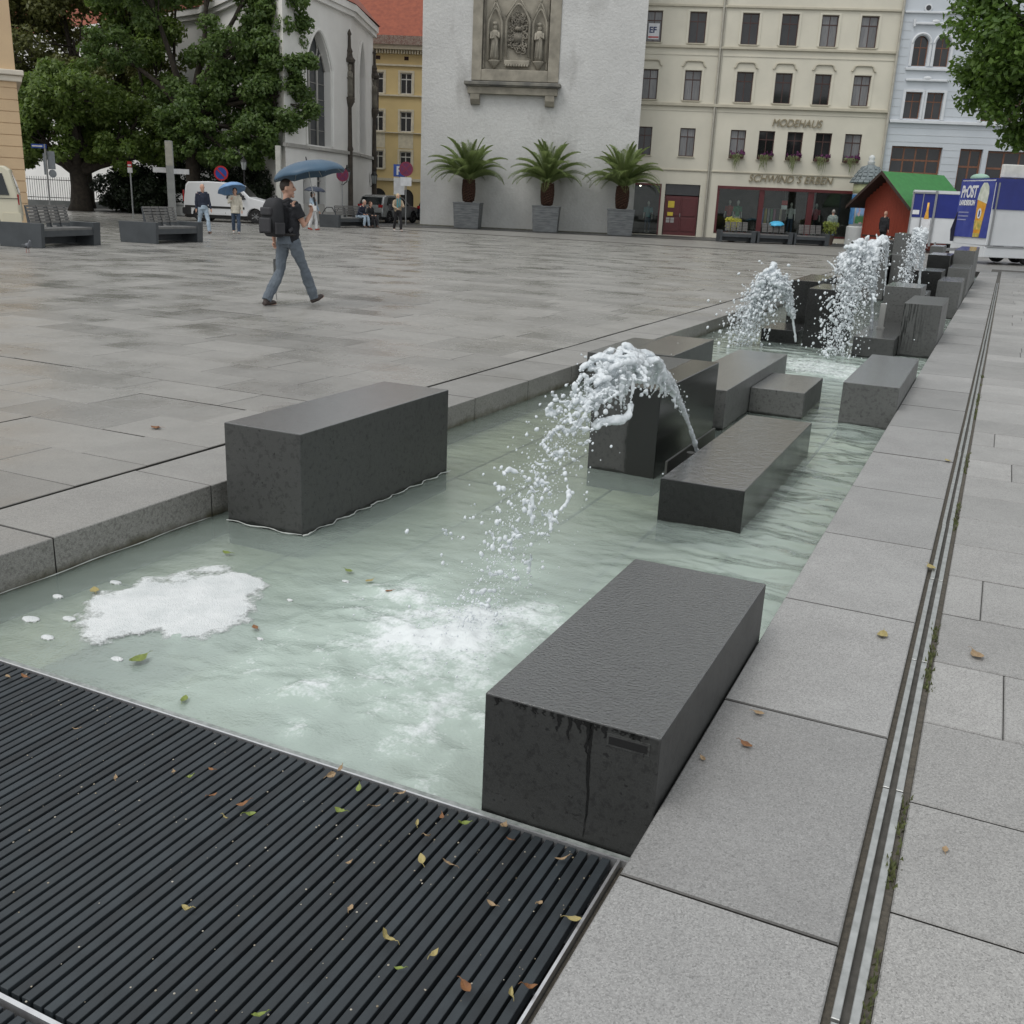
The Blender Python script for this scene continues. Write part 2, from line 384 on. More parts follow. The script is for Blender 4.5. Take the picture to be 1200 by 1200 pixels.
MX = np.concatenate([v1, v2]); mk_ = np.clip(.95*np.exp(-(((MX[:, 0]+1.95)/1.5)**2+((MX[:, 1]-3.4)/2.3)**2))+.75*np.exp(-(((MX[:, 0]+2.0)/1.6)**2+((MX[:, 1]-12.8)/2.5)**2))+.16+.42*np.exp(-((MX[:, 0]+.85)/.4)**2)*np.clip((MX[:, 1]-3.4), 0, 1), 0, 1)  # turbidity, plus a right-hand strip whitened to paint in bright sky reflection
ch_ = .10+1.0*np.exp(-((MX[:, 0]+.8)/.55)**2)*np.clip((MX[:, 1]-3.6)/1.2, 0, 1)+.35*np.exp(-(((MX[:, 0]+1.95)/.9)**2+((MX[:, 1]-3.3)/.9)**2))+.3*np.clip((MX[:, 1]-8)/4, 0, 1)
ac_ = me.attributes.new('chop', 'FLOAT', 'POINT'); ac_.data.foreach_set('value', np.clip(ch_, 0, 1).astype(np.float32))
am_ = me.attributes.new('milk_and_glare', 'FLOAT', 'POINT'); am_.data.foreach_set('value', mk_.astype(np.float32))
at_ = me.attributes.new('foam', 'FLOAT', 'POINT'); at_.data.foreach_set('value', np.concatenate([f1, f2]).astype(np.float32))
me.polygons.foreach_set('use_smooth', [True]*len(me.polygons))
def water_mat():
    m, t, b, o = nodes('milky_water'); w = coords(t, 'World')
    b.inputs['Base Color'].default_value = (.40, .47, .41, 1); b.inputs['Roughness'].default_value = .5; b.inputs['Specular IOR Level'].default_value = 0.
    L(t, mixc(t, tnoise(t, w, 1.3, 5), (.44, .535, .48), (.50, .59, .535)), b.inputs['Base Color'])
    bA = N(t, 'ShaderNodeBump', Distance=.12); L(t, N(t, 'ShaderNodeAttribute', attribute_name='chop').outputs['Fac'], bA.inputs['Strength']); L(t, tnoise(t, coords(t, 'World', (.55, 1., 1.)), 4.6, 2, .4), bA.inputs['Height'])
    bB = N(t, 'ShaderNodeBump', Strength=.35, Distance=.008); L(t, math_(t, 'ADD', tnoise(t, w, 26, 4), tnoise(t, w, 75, 2)), bB.inputs['Height']); L(t, bA.outputs[0], bB.inputs['Normal']); L(t, bB.outputs[0], b.inputs['Normal'])
    tr = N(t, 'ShaderNodeBsdfTransparent'); tr.inputs[0].default_value = (.86, .94, .87, 1)
    fr = N(t, 'ShaderNodeLayerWeight', Blend=.25)
    at = N(t, 'ShaderNodeAttribute', attribute_name='foam')
    mk = N(t, 'ShaderNodeAttribute', attribute_name='milk_and_glare')
    clear = math_(t, 'MULTIPLY', math_(t, 'MULTIPLY_ADD', fr.outputs['Facing'], -.25, .95), math_(t, 'MULTIPLY_ADD', mk.outputs['Fac'], -.66, 1.06))
    clear = math_(t, 'MULTIPLY', clear, ramp(t, at.outputs['Fac'], [(0., 1.), (.5, .45)]))
    mx = N(t, 'ShaderNodeMixShader'); L(t, clear, mx.inputs[0]); L(t, b.outputs[0], mx.inputs[1]); L(t, tr.outputs[0], mx.inputs[2])
    gs = N(t, 'ShaderNodeBsdfGlossy', Roughness=.03); L(t, bB.outputs[0], gs.inputs['Normal']); fz = N(t, 'ShaderNodeFresnel', IOR=1.6); L(t, bB.outputs[0], fz.inputs['Normal'])
    mg = N(t, 'ShaderNodeMixShader'); L(t, fz.outputs[0], mg.inputs[0]); L(t, mx.outputs[0], mg.inputs[1]); L(t, gs.outputs[0], mg.inputs[2]); mx = mg
    fo = N(t, 'ShaderNodeBsdfPrincipled', Roughness=.5); fo.inputs['Base Color'].default_value = (.72, .755, .76, 1)
    vo = N(t, 'ShaderNodeTexVoronoi', Scale=70.); L(t, w, vo.inputs['Vector'])
    n2 = math_(t, 'MULTIPLY_ADD', tnoise(t, w, 24, 8, .7), 1.5, -.78)
    n3 = math_(t, 'ADD', at.outputs['Fac'], math_(t, 'ADD', n2, math_(t, 'MULTIPLY', vo.outputs['Distance'], -.25)))
    fm = ramp(t, n3, [(.30, 0.), (.85, .95)])
    bp = N(t, 'ShaderNodeBump', Strength=.6, Distance=.01); L(t, n2, bp.inputs['Height']); L(t, bp.outputs[0], fo.inputs['Normal'])
    m2 = N(t, 'ShaderNodeMixShader'); L(t, fm, m2.inputs[0]); L(t, mx.outputs[0], m2.inputs[1]); L(t, fo.outputs[0], m2.inputs[2])
    L(t, m2.outputs[0], o.inputs['Surface'])
    return m
me.materials.append(water_mat()); wtr = link('water', me); tag(wtr, 'milky green fountain water with white churn', kind='structure')
# ------------------------------------------------------------------ basalt blocks
def basalt(name, base, rough, top_rough=None, film=0., split=None, drips=None, film_scale=70.):
    m, t, b, o = nodes(name); w = coords(t, 'World'); ob = coords(t, 'Object')
    ge = N(t, 'ShaderNodeNewGeometry'); sn = N(t, 'ShaderNodeSeparateXYZ'); L(t, ge.outputs['Normal'], sn.inputs[0])
    top = ramp(t, sn.outputs['Z'], [(.6, 0.), (.9, 1.)])
    sz = N(t, 'ShaderNodeSeparateXYZ'); L(t, w, sz.inputs[0])
    c = mixc(t, tnoise(t, w, 2.2, 6, .6), tuple(base*k*.82 for k in (.98, 1.01, .97)), tuple(base*k*1.2 for k in (.98, 1.01, .97)))
    c = mixc(t, 1., c, ramp(t, tnoise(t, w, 260, 3), [(.3, .8), (.7, 1.2)]), 'MULTIPLY')
    pits = ramp(t, tnoise(t, w, 42, 3), [(.29, 1.), (.34, 0.)]); c = mixc(t, ramp(t, tnoise(t, w, 30, 7, .72), [(.52, 0.), (.60, .65)]), c, tuple(base*.45 for _ in range(3)))
    c = mixc(t, pits, c, (.012, .012, .012))
    wet = ramp(t, math_(t, 'MULTIPLY_ADD', math_(t, 'ADD', sz.outputs['Z'], math_(t, 'MULTIPLY', tnoise(t, w, 7, 4), .05)), 5., 1.), [(.24, 1.), (.36, 0.)])
    if split:       # a wet dark area with a ragged edge: object-space axis, position, sign
        so = N(t, 'ShaderNodeSeparateXYZ'); L(t, ob, so.inputs[0])
        e = math_(t, 'MULTIPLY', math_(t, 'SUBTRACT', math_(t, 'ADD', so.outputs[split[0]], math_(t, 'MULTIPLY', tnoise(t, ob, 6, 5), .06)), split[1]), split[2]*30)
        wet = math_(t, 'MAXIMUM', wet, math_(t, 'MINIMUM', math_(t, 'MAXIMUM', e, 0.), 1.))
    if drips:
        so = N(t, 'ShaderNodeSeparateXYZ'); L(t, ob, so.inputs[0])
        mp = coords(t, 'Object', (drips[0], drips[0], .9)); dn = tnoise(t, mp, 3., 4, .6)
        lim = ramp(t, so.outputs['X'], [(drips[1], 1.), (drips[2], 0.)])
        lz = ramp(t, math_(t, 'ADD', so.outputs['Z'], .3), [(drips[3], 0.), (drips[3]+.25, 1.)])
        dd = math_(t, 'MULTIPLY', math_(t, 'MULTIPLY', ramp(t, dn, [(.48, 0.), (.56, 1.)]), lim), lz)
        wet = math_(t, 'MAXIMUM', wet, math_(t, 'MULTIPLY', dd, math_(t, 'SUBTRACT', 1., top)))
    c = mixc(t, wet, c, (.014, .015, .014)); L(t, c, b.inputs['Base Color'])
    r = math_(t, 'MULTIPLY_ADD', tnoise(t, w, 5, 5), .2, rough-.1)
    if top_rough is not None:
        mm = N(t, 'ShaderNodeMix'); L(t, top, mm.inputs[0]); L(t, r, mm.inputs[2]); mm.inputs[3].default_value = top_rough; r = mm.outputs[0]
    mm = N(t, 'ShaderNodeMix'); L(t, wet, mm.inputs[0]); L(t, r, mm.inputs[2]); mm.inputs[3].default_value = .14; L(t, mm.outputs[0], b.inputs['Roughness'])
    b1 = N(t, 'ShaderNodeBump', Strength=.22, Distance=.003); L(t, tnoise(t, w, 130, 5), b1.inputs['Height'])
    if film:
        L(t, math_(t, 'MULTIPLY', top, .9), b.inputs['Coat Weight']); b.inputs['Coat Roughness'].default_value = .05; b.inputs['Coat IOR'].default_value = 1.85
        b2 = N(t, 'ShaderNodeBump', Distance=.006); L(t, math_(t, 'MULTIPLY', top, film), b2.inputs['Strength'])
        L(t, tnoise(t, w, film_scale, 4, .6), b2.inputs['Height']); L(t, b1.outputs[0], b2.inputs['Normal']); L(t, b2.outputs[0], b.inputs['Normal']); L(t, b2.outputs[0], b.inputs['Coat Normal'])
    else: L(t, b1.outputs[0], b.inputs['Normal'])
    return m
BAS = basalt('basalt', .052, .45, .30, .25, film_scale=90.)
BAS_FILM = basalt('basalt_rained', .036, .5, .2, 1., film_scale=70.)
BAS_WET = basalt('basalt_soaked', .014, .2, .07, .7, film_scale=20.)
BAS_TOPWET = basalt('basalt_wet_top', .045, .48, .28, .2)
BAS_HALF = basalt('basalt_half_wet', .06, .45, .35, 0, split=('X', .29, 1))
BAS_DRIP = basalt('basalt_drips', .075, .45, .4, 0, drips=(16., .02, .42, .1))
BAS_LT = basalt('basalt_dry', .10, .5, .38, .12, film_scale=110.)
blocks = [
 # x0, x1, y0, y1, top, material, label
 (-1.168, -.628, 2.395, 3.757, .227, BAS_FILM, 'nearest dark stone block with rain film and a drip streak, beside the grating'),
 (-3.712, -3.200, 4.21, 5.84, .385, BAS, 'large dark stone block against the left kerb, near the white foam'),
 (-1.628, -1.122, 5.61, 7.87, .072, BAS_WET, 'low soaked black slab block from whose edge the near jet rises'),
 (-2.43, -1.935, 6.5, 8.04, .434, BAS_HALF, 'tall stone block half wet and half dry, right behind the near jet'),
 (-3.715, -3.44, 9.72, 11.2, .15, BAS, 'narrow low stone block tucked against the left kerb behind the near jet'),
 (-3.43, -2.90, 10.05, 11.7, .152, BAS, 'low grey stone block in the water behind the near jet, off the left kerb'),
 (-2.44, -1.915, 8.34, 11.0, .16, BAS_LT, 'long pale grey stone block behind the soaked slab'),
 (-1.91, -1.42, 9.27, 10.3, .057, BAS_LT, 'small low pale stone block beside the long pale one'),
 (-1.10, -.625, 9.26, 11.4, .198, BAS_LT, 'pale stone block at the right pool edge in the middle distance'),
 (-1.62, -1.105, 14.05, 16.5, .08, BAS_TOPWET, 'low wet stone block in front of the tall streaked one'),
 (-1.10, -.625, 14.62, 16.25, .515, BAS_DRIP, 'upright stone block with dark drip streaks at the right pool edge'),
 (-1.56, -1.04, 16.6, 17.7, .60, BAS_LT, 'tall pale stone block standing behind the low wet one'),
 (-2.36, -1.87, 14.55, 15.75, .62, BAS_WET, 'tall black wet stone block between the two middle jets'),
 (-2.95, -2.52, 16.4, 18.3, .60, BAS_WET, 'dark stone block behind the left of the middle jets'),
 (-2.98, -2.46, 14.75, 15.7, .0, BAS_WET, 'low black stone block splashed over by the left middle jet'),
 (-1.04, -.625, 20.8, 22.5, .50, BAS_LT, 'pale stone block third along the right edge, behind the streaked one'),
 (-1.04, -.625, 24.2, 26.4, .61, BAS_LT, 'pale stone block at the right edge forming the step below the tallest one'),
 (-1.10, -.64, 27.2, 31.5, .90, BAS_LT, 'tallest pale stone block at the far end of the right pool edge'),
 (-2.66, -2.20, 28.8, 30.6, 1.2, BAS_LT, 'tall upright pale stone slab in the middle of the far fountain end'),
 (-2.25, -1.92, 24.5, 26.2, .80, BAS_LT, 'grey stone block just in front of the tall upright slab'),
 (-3.24, -2.30, 24.1, 25.6, .79, BAS_LT, 'wide grey stone block behind the thin jet, left of the tall upright slab'),
 (-3.70, -3.08, 28.6, 30.4, .93, BAS, 'grey stone block at the far left of the fountain'),
 (-3.04, -2.68, 29.6, 31.4, 1.0, BAS, 'dark narrow stone block left of the tall upright slab'),
 (-2.02, -1.66, 33.2, 35.0, .82, BAS_LT, 'small far stone block right of the tall upright slab'),
 (-1.62, -1.13, 26.3, 28.2, .79, BAS_WET, 'black wet stone block left of the tallest one on the right edge'),
 (-1.62, -1.06, 22.2, 23.6, .60, BAS_WET, 'black wet stone block behind the right fountain jet'),
 (-1.62, -1.10, 19.0, 20.2, .35, BAS, 'low grey stone block below the right fountain jet'),
]
B_OBJ = []
for x0, x1, y0, y1, zt, mt, lb in blocks:
    bm_ = MB().box(0, x1-x0, 0, y1-y0, -.33, zt)
    o = bm_.build('stone_block', mt, None, (x0, y0, 0), rnd.gauss(0, .002), bevel=.005)
    tag(o, lb, 'stone block', 'basalt blocks of the fountain'); B_OBJ.append(o)
b1 = B_OBJ[0]
WETS = M('wet_streak', (.011, .0115, .011), .25, (.015, .015, .015), 30)
def streak(x, z0, z1, w0, seed):
    rs = random.Random(seed); n = 14; l = []; r = []
    for i in range(n+1):
        k = i/n; wdt = w0*(1-.75*k)*(.7+rs.random()*.6) if i < n else .001; xx = x+math.sin(k*7+seed)*.006*k+rs.uniform(-.0015, .0015)
        z = z0+(z1-z0)*k; l.append((xx-wdt/2, z)); r.append((xx+wdt/2, z))
    return l+r[::-1]
ox = -1.168
st = MB()
for x, z0, z1, w_, sd_ in ((-.83, .222, -.155, .013, 3), (-.93, .222, .165, .016, 5), (-.897, .222, .150, .013, 6), (-.868, .222, .18, .018, 8), (-.79, .222, .185, .02, 9), (-1.13, .222, .195, .012, 10), (-.838, .222, .12, .022, 12), (-.69, .222, .205, .02, 13)):
    st.prism(streak(x-ox, z0, z1, w_, sd_), -.0016, .002)
rs_ = random.Random(4)
for i in range(30):
    x = rs_.uniform(.02, .5); st.prism(streak(x, .2225, .2225-rs_.uniform(.006, .022), rs_.uniform(.006, .016), 100+i), -.0012, .002)
tag(st.build('water_streaks', WETS, b1), 'dark water streaks running down the front face', kind='stuff')
pl = MB().box(-.776-ox, -.662-ox, -.0035, .01, .172, .198).build('inset_plate', M('plate_metal', (.05, .05, .05), .3, metal=.6), b1, bevel=.001)
MB().box(-.782-ox, -.656-ox, -.0022, .01, .166, .204).build('plate_rim', BAS, pl)
# steel nozzle channel beside the soaked slab
nz = thing('nozzle_channel', 'narrow steel nozzle channel between soaked slab and half-wet block', 'fountain nozzle', (-1.73, 6.05, 0))
MB().box(-.075, -.06, .25, 1.5, -.3, .0).box(.06, .075, .25, 1.5, -.3, .0).build('channel_wall', M('dark_steel', (.09, .09, .085), .35, metal=.6), nz)
MB().tube([(0, .62, -.3), (0, .60, .0)], .03, 12).build('nozzle', M('dark_steel', (0, 0, 0)), nz)
sp = thing('spout_plate', 'slim upright steel spout plate behind the middle jet', 'fountain nozzle', (-1.42, 15.3, .075))
MB().box(-.04, .04, -.02, .02, 0, .36).build('plate', M('dull_steel', (.42, .42, .40), .45, metal=.3), sp, bevel=.004); MB().box(-.055, .055, -.035, .035, 0, .03).build('foot', M('dull_steel', (0, 0, 0)), sp)
# ------------------------------------------------------------------ jets of white water
def jet_mat():
    m, t, b, o = nodes('white_water'); w = coords(t, 'World')
    L(t, mixc(t, tnoise(t, w, 40, 4), (.74, .77, .79), (.60, .65, .68)), b.inputs['Base Color'])
    b.inputs['Roughness'].default_value = .28; b.inputs['Specular IOR Level'].default_value = .4
    tr = N(t, 'ShaderNodeBsdfTransparent'); mx = N(t, 'ShaderNodeMixShader')
    lw = N(t, 'ShaderNodeLayerWeight', Blend=.5); L(t, ramp(t, lw.outputs['Facing'], [(.4, .06), (1., .55)]), mx.inputs[0])
    L(t, b.outputs[0], mx.inputs[1]); L(t, tr.outputs[0], mx.inputs[2]); L(t, mx.outputs[0], o.inputs['Surface'])
    return m
JET = jet_mat()
def ico(level):
    bm = bmesh.new(); bmesh.ops.create_icosphere(bm, subdivisions=level, radius=1.); v = [x.co.copy() for x in bm.verts]; f = [tuple(q.index for q in p.verts) for p in bm.faces]; bm.free(); return v, f
ICO1 = ico(1); ICO2 = ico(2)
LUMP = bpy.data.textures.new('water_lumps', 'CLOUDS'); LUMP.noise_scale = .045; LUMP.noise_depth = 3
def jet(name, label, P, V, T, seed, r0, streams=7, spread=.35, steps=110, voxel=.008, drops=160, kmax=.62, floor_z=WZ-.02, dr=(.004, .012), fingers=0, clusters=0, lump=.02, dspread=.1, fat=1.6, tail=None, mist=0):
    """a ballistic jet: streams whose launch speed wanders smoothly leave as ropes and lobes, tear into chunks and end as drops"""
    rs = random.Random(seed); mb = MB(); dropmb = MB(); P = Vector(P); V = Vector(V); G = Vector((0, 0, -9.81)); sp0 = V.length
    def blob(m, p, r, d, st_, ic=ICO1):
        q = d.to_track_quat('Z', 'Y').to_matrix() if d.length > 1e-6 else Matrix.Identity(3)
        m.add([p+q @ Vector((v.x*r, v.y*r, v.z*r*st_)) for v in ic[0]], ic[1])
    def wander(ph, t, s_, f): return Vector([mnoise.noise(Vector((ph[q]+t*f, s_*3.7, q*9.1)))+.5*mnoise.noise(Vector((ph[q]+t*f*2.7, s_*1.7, q*4.3))) for q in range(3)])
    for s_ in range(streams):
        ph = [rs.uniform(0, 50) for _ in range(3)]; fr = rs.uniform(7, 13)/T; end = kmax*rs.uniform(.85, 1.15) if (tail is None or s_ % 2 == 0) else tail
        for i in range(steps):
            k = end*i/steps; t = T*k; amp = spread*max(0., k-.06)**.9
            v = V+wander(ph, t, s_, fr)*amp*sp0*.6; p = P+v*t+G*t*t*.5
            if p.z < floor_z: continue
            th = mnoise.noise(Vector((t*fr*2.5, s_*5.1, 77+seed)))
            if k > kmax*.7 and th < -.22: continue
            if k > kmax and th < .02: continue
            r = r0*(.55+(fat-.55)*min(1., max(0, k-.12)*3.2))*max(.25, 1-.45*(k/kmax)**3)*(1+.55*th)*(.55 if s_ > streams*.5 else 1.)
            blob(mb, p, max(r, r0*.2), v+G*t, 1.5)
    for f in range(fingers):           # drips hanging from the crest
        k = rs.uniform(.2, kmax); t = T*k; v = V+Vector((rs.gauss(0, 1), rs.gauss(0, 1), rs.gauss(0, .6)))*spread*k*sp0*.16; p = P+v*t+G*t*t*.5; L_ = rs.uniform(.04, .16)*(.5+k); dx = Vector((rs.gauss(0, .03), rs.gauss(0, .03)-.01, 0))
        for i in range(9): q = i/8; blob(mb, p+Vector((0, 0, -L_*q))+dx*q*q, r0*(.55*(1-q)+.16+(.16 if i == 8 else 0)), Vector((0, 0, -1)), 1.4)
    for c in range(clusters):          # torn chunks on the way down
        k = rs.uniform(kmax*.85, .97); t = T*k; j = Vector((rs.gauss(0, 1), rs.gauss(0, 1.2), rs.gauss(0, .9)))*spread*sp0*.085; v = V+j; p = P+v*t+G*t*t*.5; ax = Vector((rs.gauss(0, 1), rs.gauss(0, 1), rs.gauss(0, 1.3))).normalized(); ln = rs.uniform(.03, .11); m_ = rs.randint(5, 13); bend = Vector((rs.gauss(0, 1), rs.gauss(0, 1), rs.gauss(0, 1)))*ln*.5
        if p.z < floor_z+.06: continue
        for i in range(m_): q = i/(m_-1)-.5; blob(mb, p+ax*ln*q*2+bend*q*q*2+Vector((rs.gauss(0, 1), rs.gauss(0, 1), rs.gauss(0, 1)))*.006, r0*rs.uniform(.2, .6)*(1-.8*abs(q)), ax, 1.5)
    for i in range(drops):
        k = rs.uniform(.12, 1.03); t = T*k; j = Vector((rs.gauss(0, 1), rs.gauss(0, 1), rs.gauss(0, .7)))*(1.8 if rs.random() < .08 else 1.); v = V+j*dspread*sp0; p = P+v*t+G*t*t*.5
        if p.z < floor_z: continue
        blob(dropmb, p, rs.uniform(*dr)*(.55 if rs.random() < .6 else 1.15), v+G*t, rs.uniform(1., 1.7))
    for i in range(mist):              # the fine froth between the drops
        k = rs.uniform(.08, 1.)**.9; t = T*k; j = Vector((rs.gauss(0, 1), rs.gauss(0, 1), rs.gauss(0, .7))); v = V+j*dspread*sp0*.62; p = P+v*t+G*t*t*.5
        if p.z < floor_z: continue
        blob(dropmb, p, rs.uniform(*dr)*.33, v+G*t, rs.uniform(1.2, 2.6))
    root = thing(name, label, 'water jet', tuple(P), 0, 'jets of the fountain')
    o = mb.build('plume', JET, root, smooth=True, fix=False); o['kind'] = 'stuff'
    o.matrix_parent_inverse = Matrix.Translation(-P); remesh(o, voxel, 1)
    dm = o.modifiers.new('lumps', 'DISPLACE'); dm.texture = LUMP; dm.texture_coords = 'GLOBAL'; dm.strength = lump; dm.mid_level = .5
    d = dropmb.build('droplets', JET, root, smooth=True, fix=False); d.matrix_parent_inverse = Matrix.Translation(-P); d['kind'] = 'stuff'
    return root
def launch(P, Q, apex):
    """velocity that carries water from P over a height apex down to Q"""
    vz = math.sqrt(2*9.81*(apex-P[2])); T = vz/9.81+math.sqrt(2*(apex-Q[2])/9.81)
    return ((Q[0]-P[0])/T, (Q[1]-P[1])/T, vz), T
for nm, lb, P, Q, ap, kw in (
  ('near', 'nearest arching white water jet splashing down by the grating', (-1.70, 6.72, -.02), (-1.86, 3.72, WZ), .76, dict(seed=11, r0=.026, streams=12, spread=.26, steps=190, voxel=.0055, drops=520, kmax=.62, fingers=60, clusters=70, lump=.022, dspread=.03, fat=1.3, tail=.97, dr=(.003, .009), mist=2600)),
  ('left', 'white jet fanning down over the low black block at left', (-2.43, 14.45, -.1), (-3.12, 14.0, WZ), .70, dict(seed=5, r0=.03, streams=13, spread=.46, steps=70, voxel=.010, drops=2000, kmax=.75, dr=(.008, .022), clusters=60, lump=.02, dspread=.048, fat=1.4, mist=4200)),
  ('mid', 'tall foaming jet between the black block and the steel spout plate', (-1.52, 15.15, .05), (-1.80, 13.75, WZ), 1.15, dict(seed=23, r0=.042, streams=14, spread=.34, steps=80, voxel=.010, drops=2200, kmax=.66, dr=(.007, .019), clusters=80, fingers=30, lump=.022, dspread=.034, fat=1.2, mist=4800)),
  ('small', 'small white lobe of water left of the tall foaming jet', (-2.02, 16.3, .3), (-2.2, 15.9, .3), 1.0, dict(seed=31, r0=.05, streams=8, spread=.34, steps=60, voxel=.011, drops=220, kmax=.6, dr=(.008, .018), clusters=10, lump=.035, dspread=.05)),
  ('thin', 'thin slanting white jet left of the tall upright stone slab', (-1.90, 20.3, .2), (-2.12, 19.6, .0), 1.2, dict(seed=37, r0=.034, streams=5, spread=.2, steps=70, voxel=.011, drops=420, kmax=.62, dr=(.008, .018), clusters=16, lump=.03, dspread=.018)),
  ('right', 'white jet column in front of the black far blocks at right', (-1.33, 20.6, .2), (-1.55, 19.9, .1), 1.33, dict(seed=41, r0=.042, streams=11, spread=.22, steps=70, voxel=.011, drops=1500, kmax=.6, dr=(.008, .02), clusters=40, fingers=24, lump=.025, dspread=.024, fat=1.4, mist=3000))):
    V, T = launch(P, Q, ap); jet('water_jet', lb, P, V, T, **kw)
# spray thrown up where the near jet lands
rs_ = random.Random(77); spm = MB()
for i in range(420):
    a = rs_.uniform(0, 6.28); r = abs(rs_.gauss(0, .28)); x = -1.85+math.cos(a)*r*.8; y = 3.62+math.sin(a)*r*1.3; h = abs(rs_.gauss(0, .06))*math.exp(-r*2); q = rs_.uniform(.0018, .0055)
    spm.add([Vector((x, y, WZ+.02+h))+v*q for v in ICO1[0]], ICO1[1])
tag(spm.build('splash_drops', JET, smooth=True, fix=False), 'fine spray drops over the churn of the near jet', 'spray', kind='stuff')
# ------------------------------------------------------------------ floating foam
def foam_mat():
    m, t, b, o = nodes('foam'); w = coords(t, 'World'); b.inputs['Roughness'].default_value = .6
    vo = N(t, 'ShaderNodeTexVoronoi', Scale=160.); L(t, w, vo.inputs['Vector'])
    L(t, mixc(t, ramp(t, tnoise(t, w, 8, 6, .65), [(.35, 0.), (.7, 1.)]), (.70, .72, .72), (.56, .59, .59)), b.inputs['Base Color']); bump(t, b, math_(t, 'ADD', math_(t, 'MULTIPLY', vo.outputs['Distance'], -.6), tnoise(t, w, 30, 6)), .7, .01)
    at = N(t, 'ShaderNodeAttribute', attribute_name='cover'); al = ramp(t, math_(t, 'ADD', at.outputs['Fac'], math_(t, 'MULTIPLY_ADD', tnoise(t, w, 60, 5, .7), .5, -.25)), [(.0, 0.), (.22, 1.)])
    tr = N(t, 'ShaderNodeBsdfTransparent'); mx = N(t, 'ShaderNodeMixShader'); L(t, al, mx.inputs[0]); L(t, tr.outputs[0], mx.inputs[1]); L(t, b.outputs[0], mx.inputs[2]); L(t, mx.outputs[0], o.inputs['Surface']); return m
FOAM = foam_mat(); SCUM = M('scum', (.5, .52, .5), .6)
def foam_patch(name, label, cx, cy, rx, ry, seed, st=.011, rot=0., thr=.45, h=.013):
    xs = np.arange(-rx*1.7, rx*1.7, st); ys = np.arange(-ry*1.7, ry*1.7, st); X, Y = np.meshgrid(xs, ys)
    wx = X+(fbm(X*4+5, Y*4, seed)-.5)*rx*.9+(fbm(X*14+5, Y*14, seed+3)-.5)*rx*.16; wy = Y+(fbm(X*4+15, Y*4, seed+9)-.5)*ry*.9+(fbm(X*14+5, Y*14, seed+5)-.5)*ry*.16
    F = 1-((wx/rx)**2+(wy/ry)**2); F = F+(fbm(X*16, Y*16, seed+20)-.5)*.22
    ok = F > thr-.45; Z = np.where(ok, WZ+.004+h*np.sqrt(np.clip(F-(thr-.45), 0, 1))*(.55+.6*fbm(X*11, Y*11, seed+30)), WZ-.01)
    ny, nx = X.shape; idx = np.arange(nx*ny).reshape(ny, nx)
    cs = ok[:-1, :-1] | ok[1:, :-1] | ok[:-1, 1:] | ok[1:, 1:]
    q = np.stack([idx[:-1, :-1], idx[:-1, 1:], idx[1:, 1:], idx[1:, :-1]], -1)[cs]
    ca, sa = math.cos(rot), math.sin(rot); V = np.stack([cx+X*ca-Y*sa, cy+X*sa+Y*ca, Z], -1).reshape(-1, 3)
    used = np.unique(q); mp = -np.ones(len(V), int); mp[used] = np.arange(len(used))
    m_ = MB(); m_.v = V[used].tolist(); m_.f = mp[q].tolist(); o = m_.build(name, FOAM, smooth=True, fix=False)
    a_ = o.data.attributes.new('cover', 'FLOAT', 'POINT'); a_.data.foreach_set('value', (F-(thr-.45)).reshape(-1)[used].astype(np.float32))
    return tag(o, label, 'foam')
foam_patch('foam_patch', 'thick white patch of foam floating near the left kerb', -3.10, 3.16, .36, .43, 91, rot=.5)
rs_ = random.Random(9)
for i, (x, y, s_) in enumerate(((-3.44, 3.02, .05), (-3.52, 3.2, .045), (-3.38, 2.8, .05), (-3.5, 2.72, .06), (-2.62, 3.78, .03), (-2.7, 3.45, .025), (-3.3, 2.62, .045), (-3.6, 2.95, .04), (-2.9, 2.62, .04), (-2.55, 3.05, .025), (-3.42, 3.3, .035))):
    tag(foam_patch('foam_fleck', ('small white foam fleck between the foam patch and the left kerb' if x < -3.35 and y > 2.9 else 'small white foam fleck between the foam patch and the grating' if y < 2.9 else 'small white foam fleck right of the foam patch, towards the churn' if y < 3.5 else 'small white foam fleck near the large left block'), x, y, s_*.75, s_*.45, 200+i, st=.006, h=.005), group='flecks around the foam patch')
# thin white scum line along the big left block and kerb
sc_ = MB(); pts = []
for i in range(60):
    k = i/59; pts.append((-3.195+.012*math.sin(i*.9)+.015*rnd.random(), 4.2+k*1.66, WZ+.012))
sc_.tube(pts, [.0015+.003*rnd.random() for _ in pts], 6)
sc_.tube([(-3.71+.51*i/14, 4.195+.012*math.sin(i), WZ+.012) for i in range(15)], [.0015+.002*rnd.random() for _ in range(15)], 6)
tag(sc_.build('scum_line', SCUM, smooth=True), 'thin white scum line along the foot of the large left block', 'foam')
sc_ = MB(); sc_.tube([(PX0+.012+.006*math.sin(i*.7), 2.45+i*.06, WZ+.010) for i in range(30)], [.001+.002*rnd.random() for _ in range(30)], 6)
tag(sc_.build('scum_line', SCUM, smooth=True), 'faint scum line along the left kerb wall', 'foam')
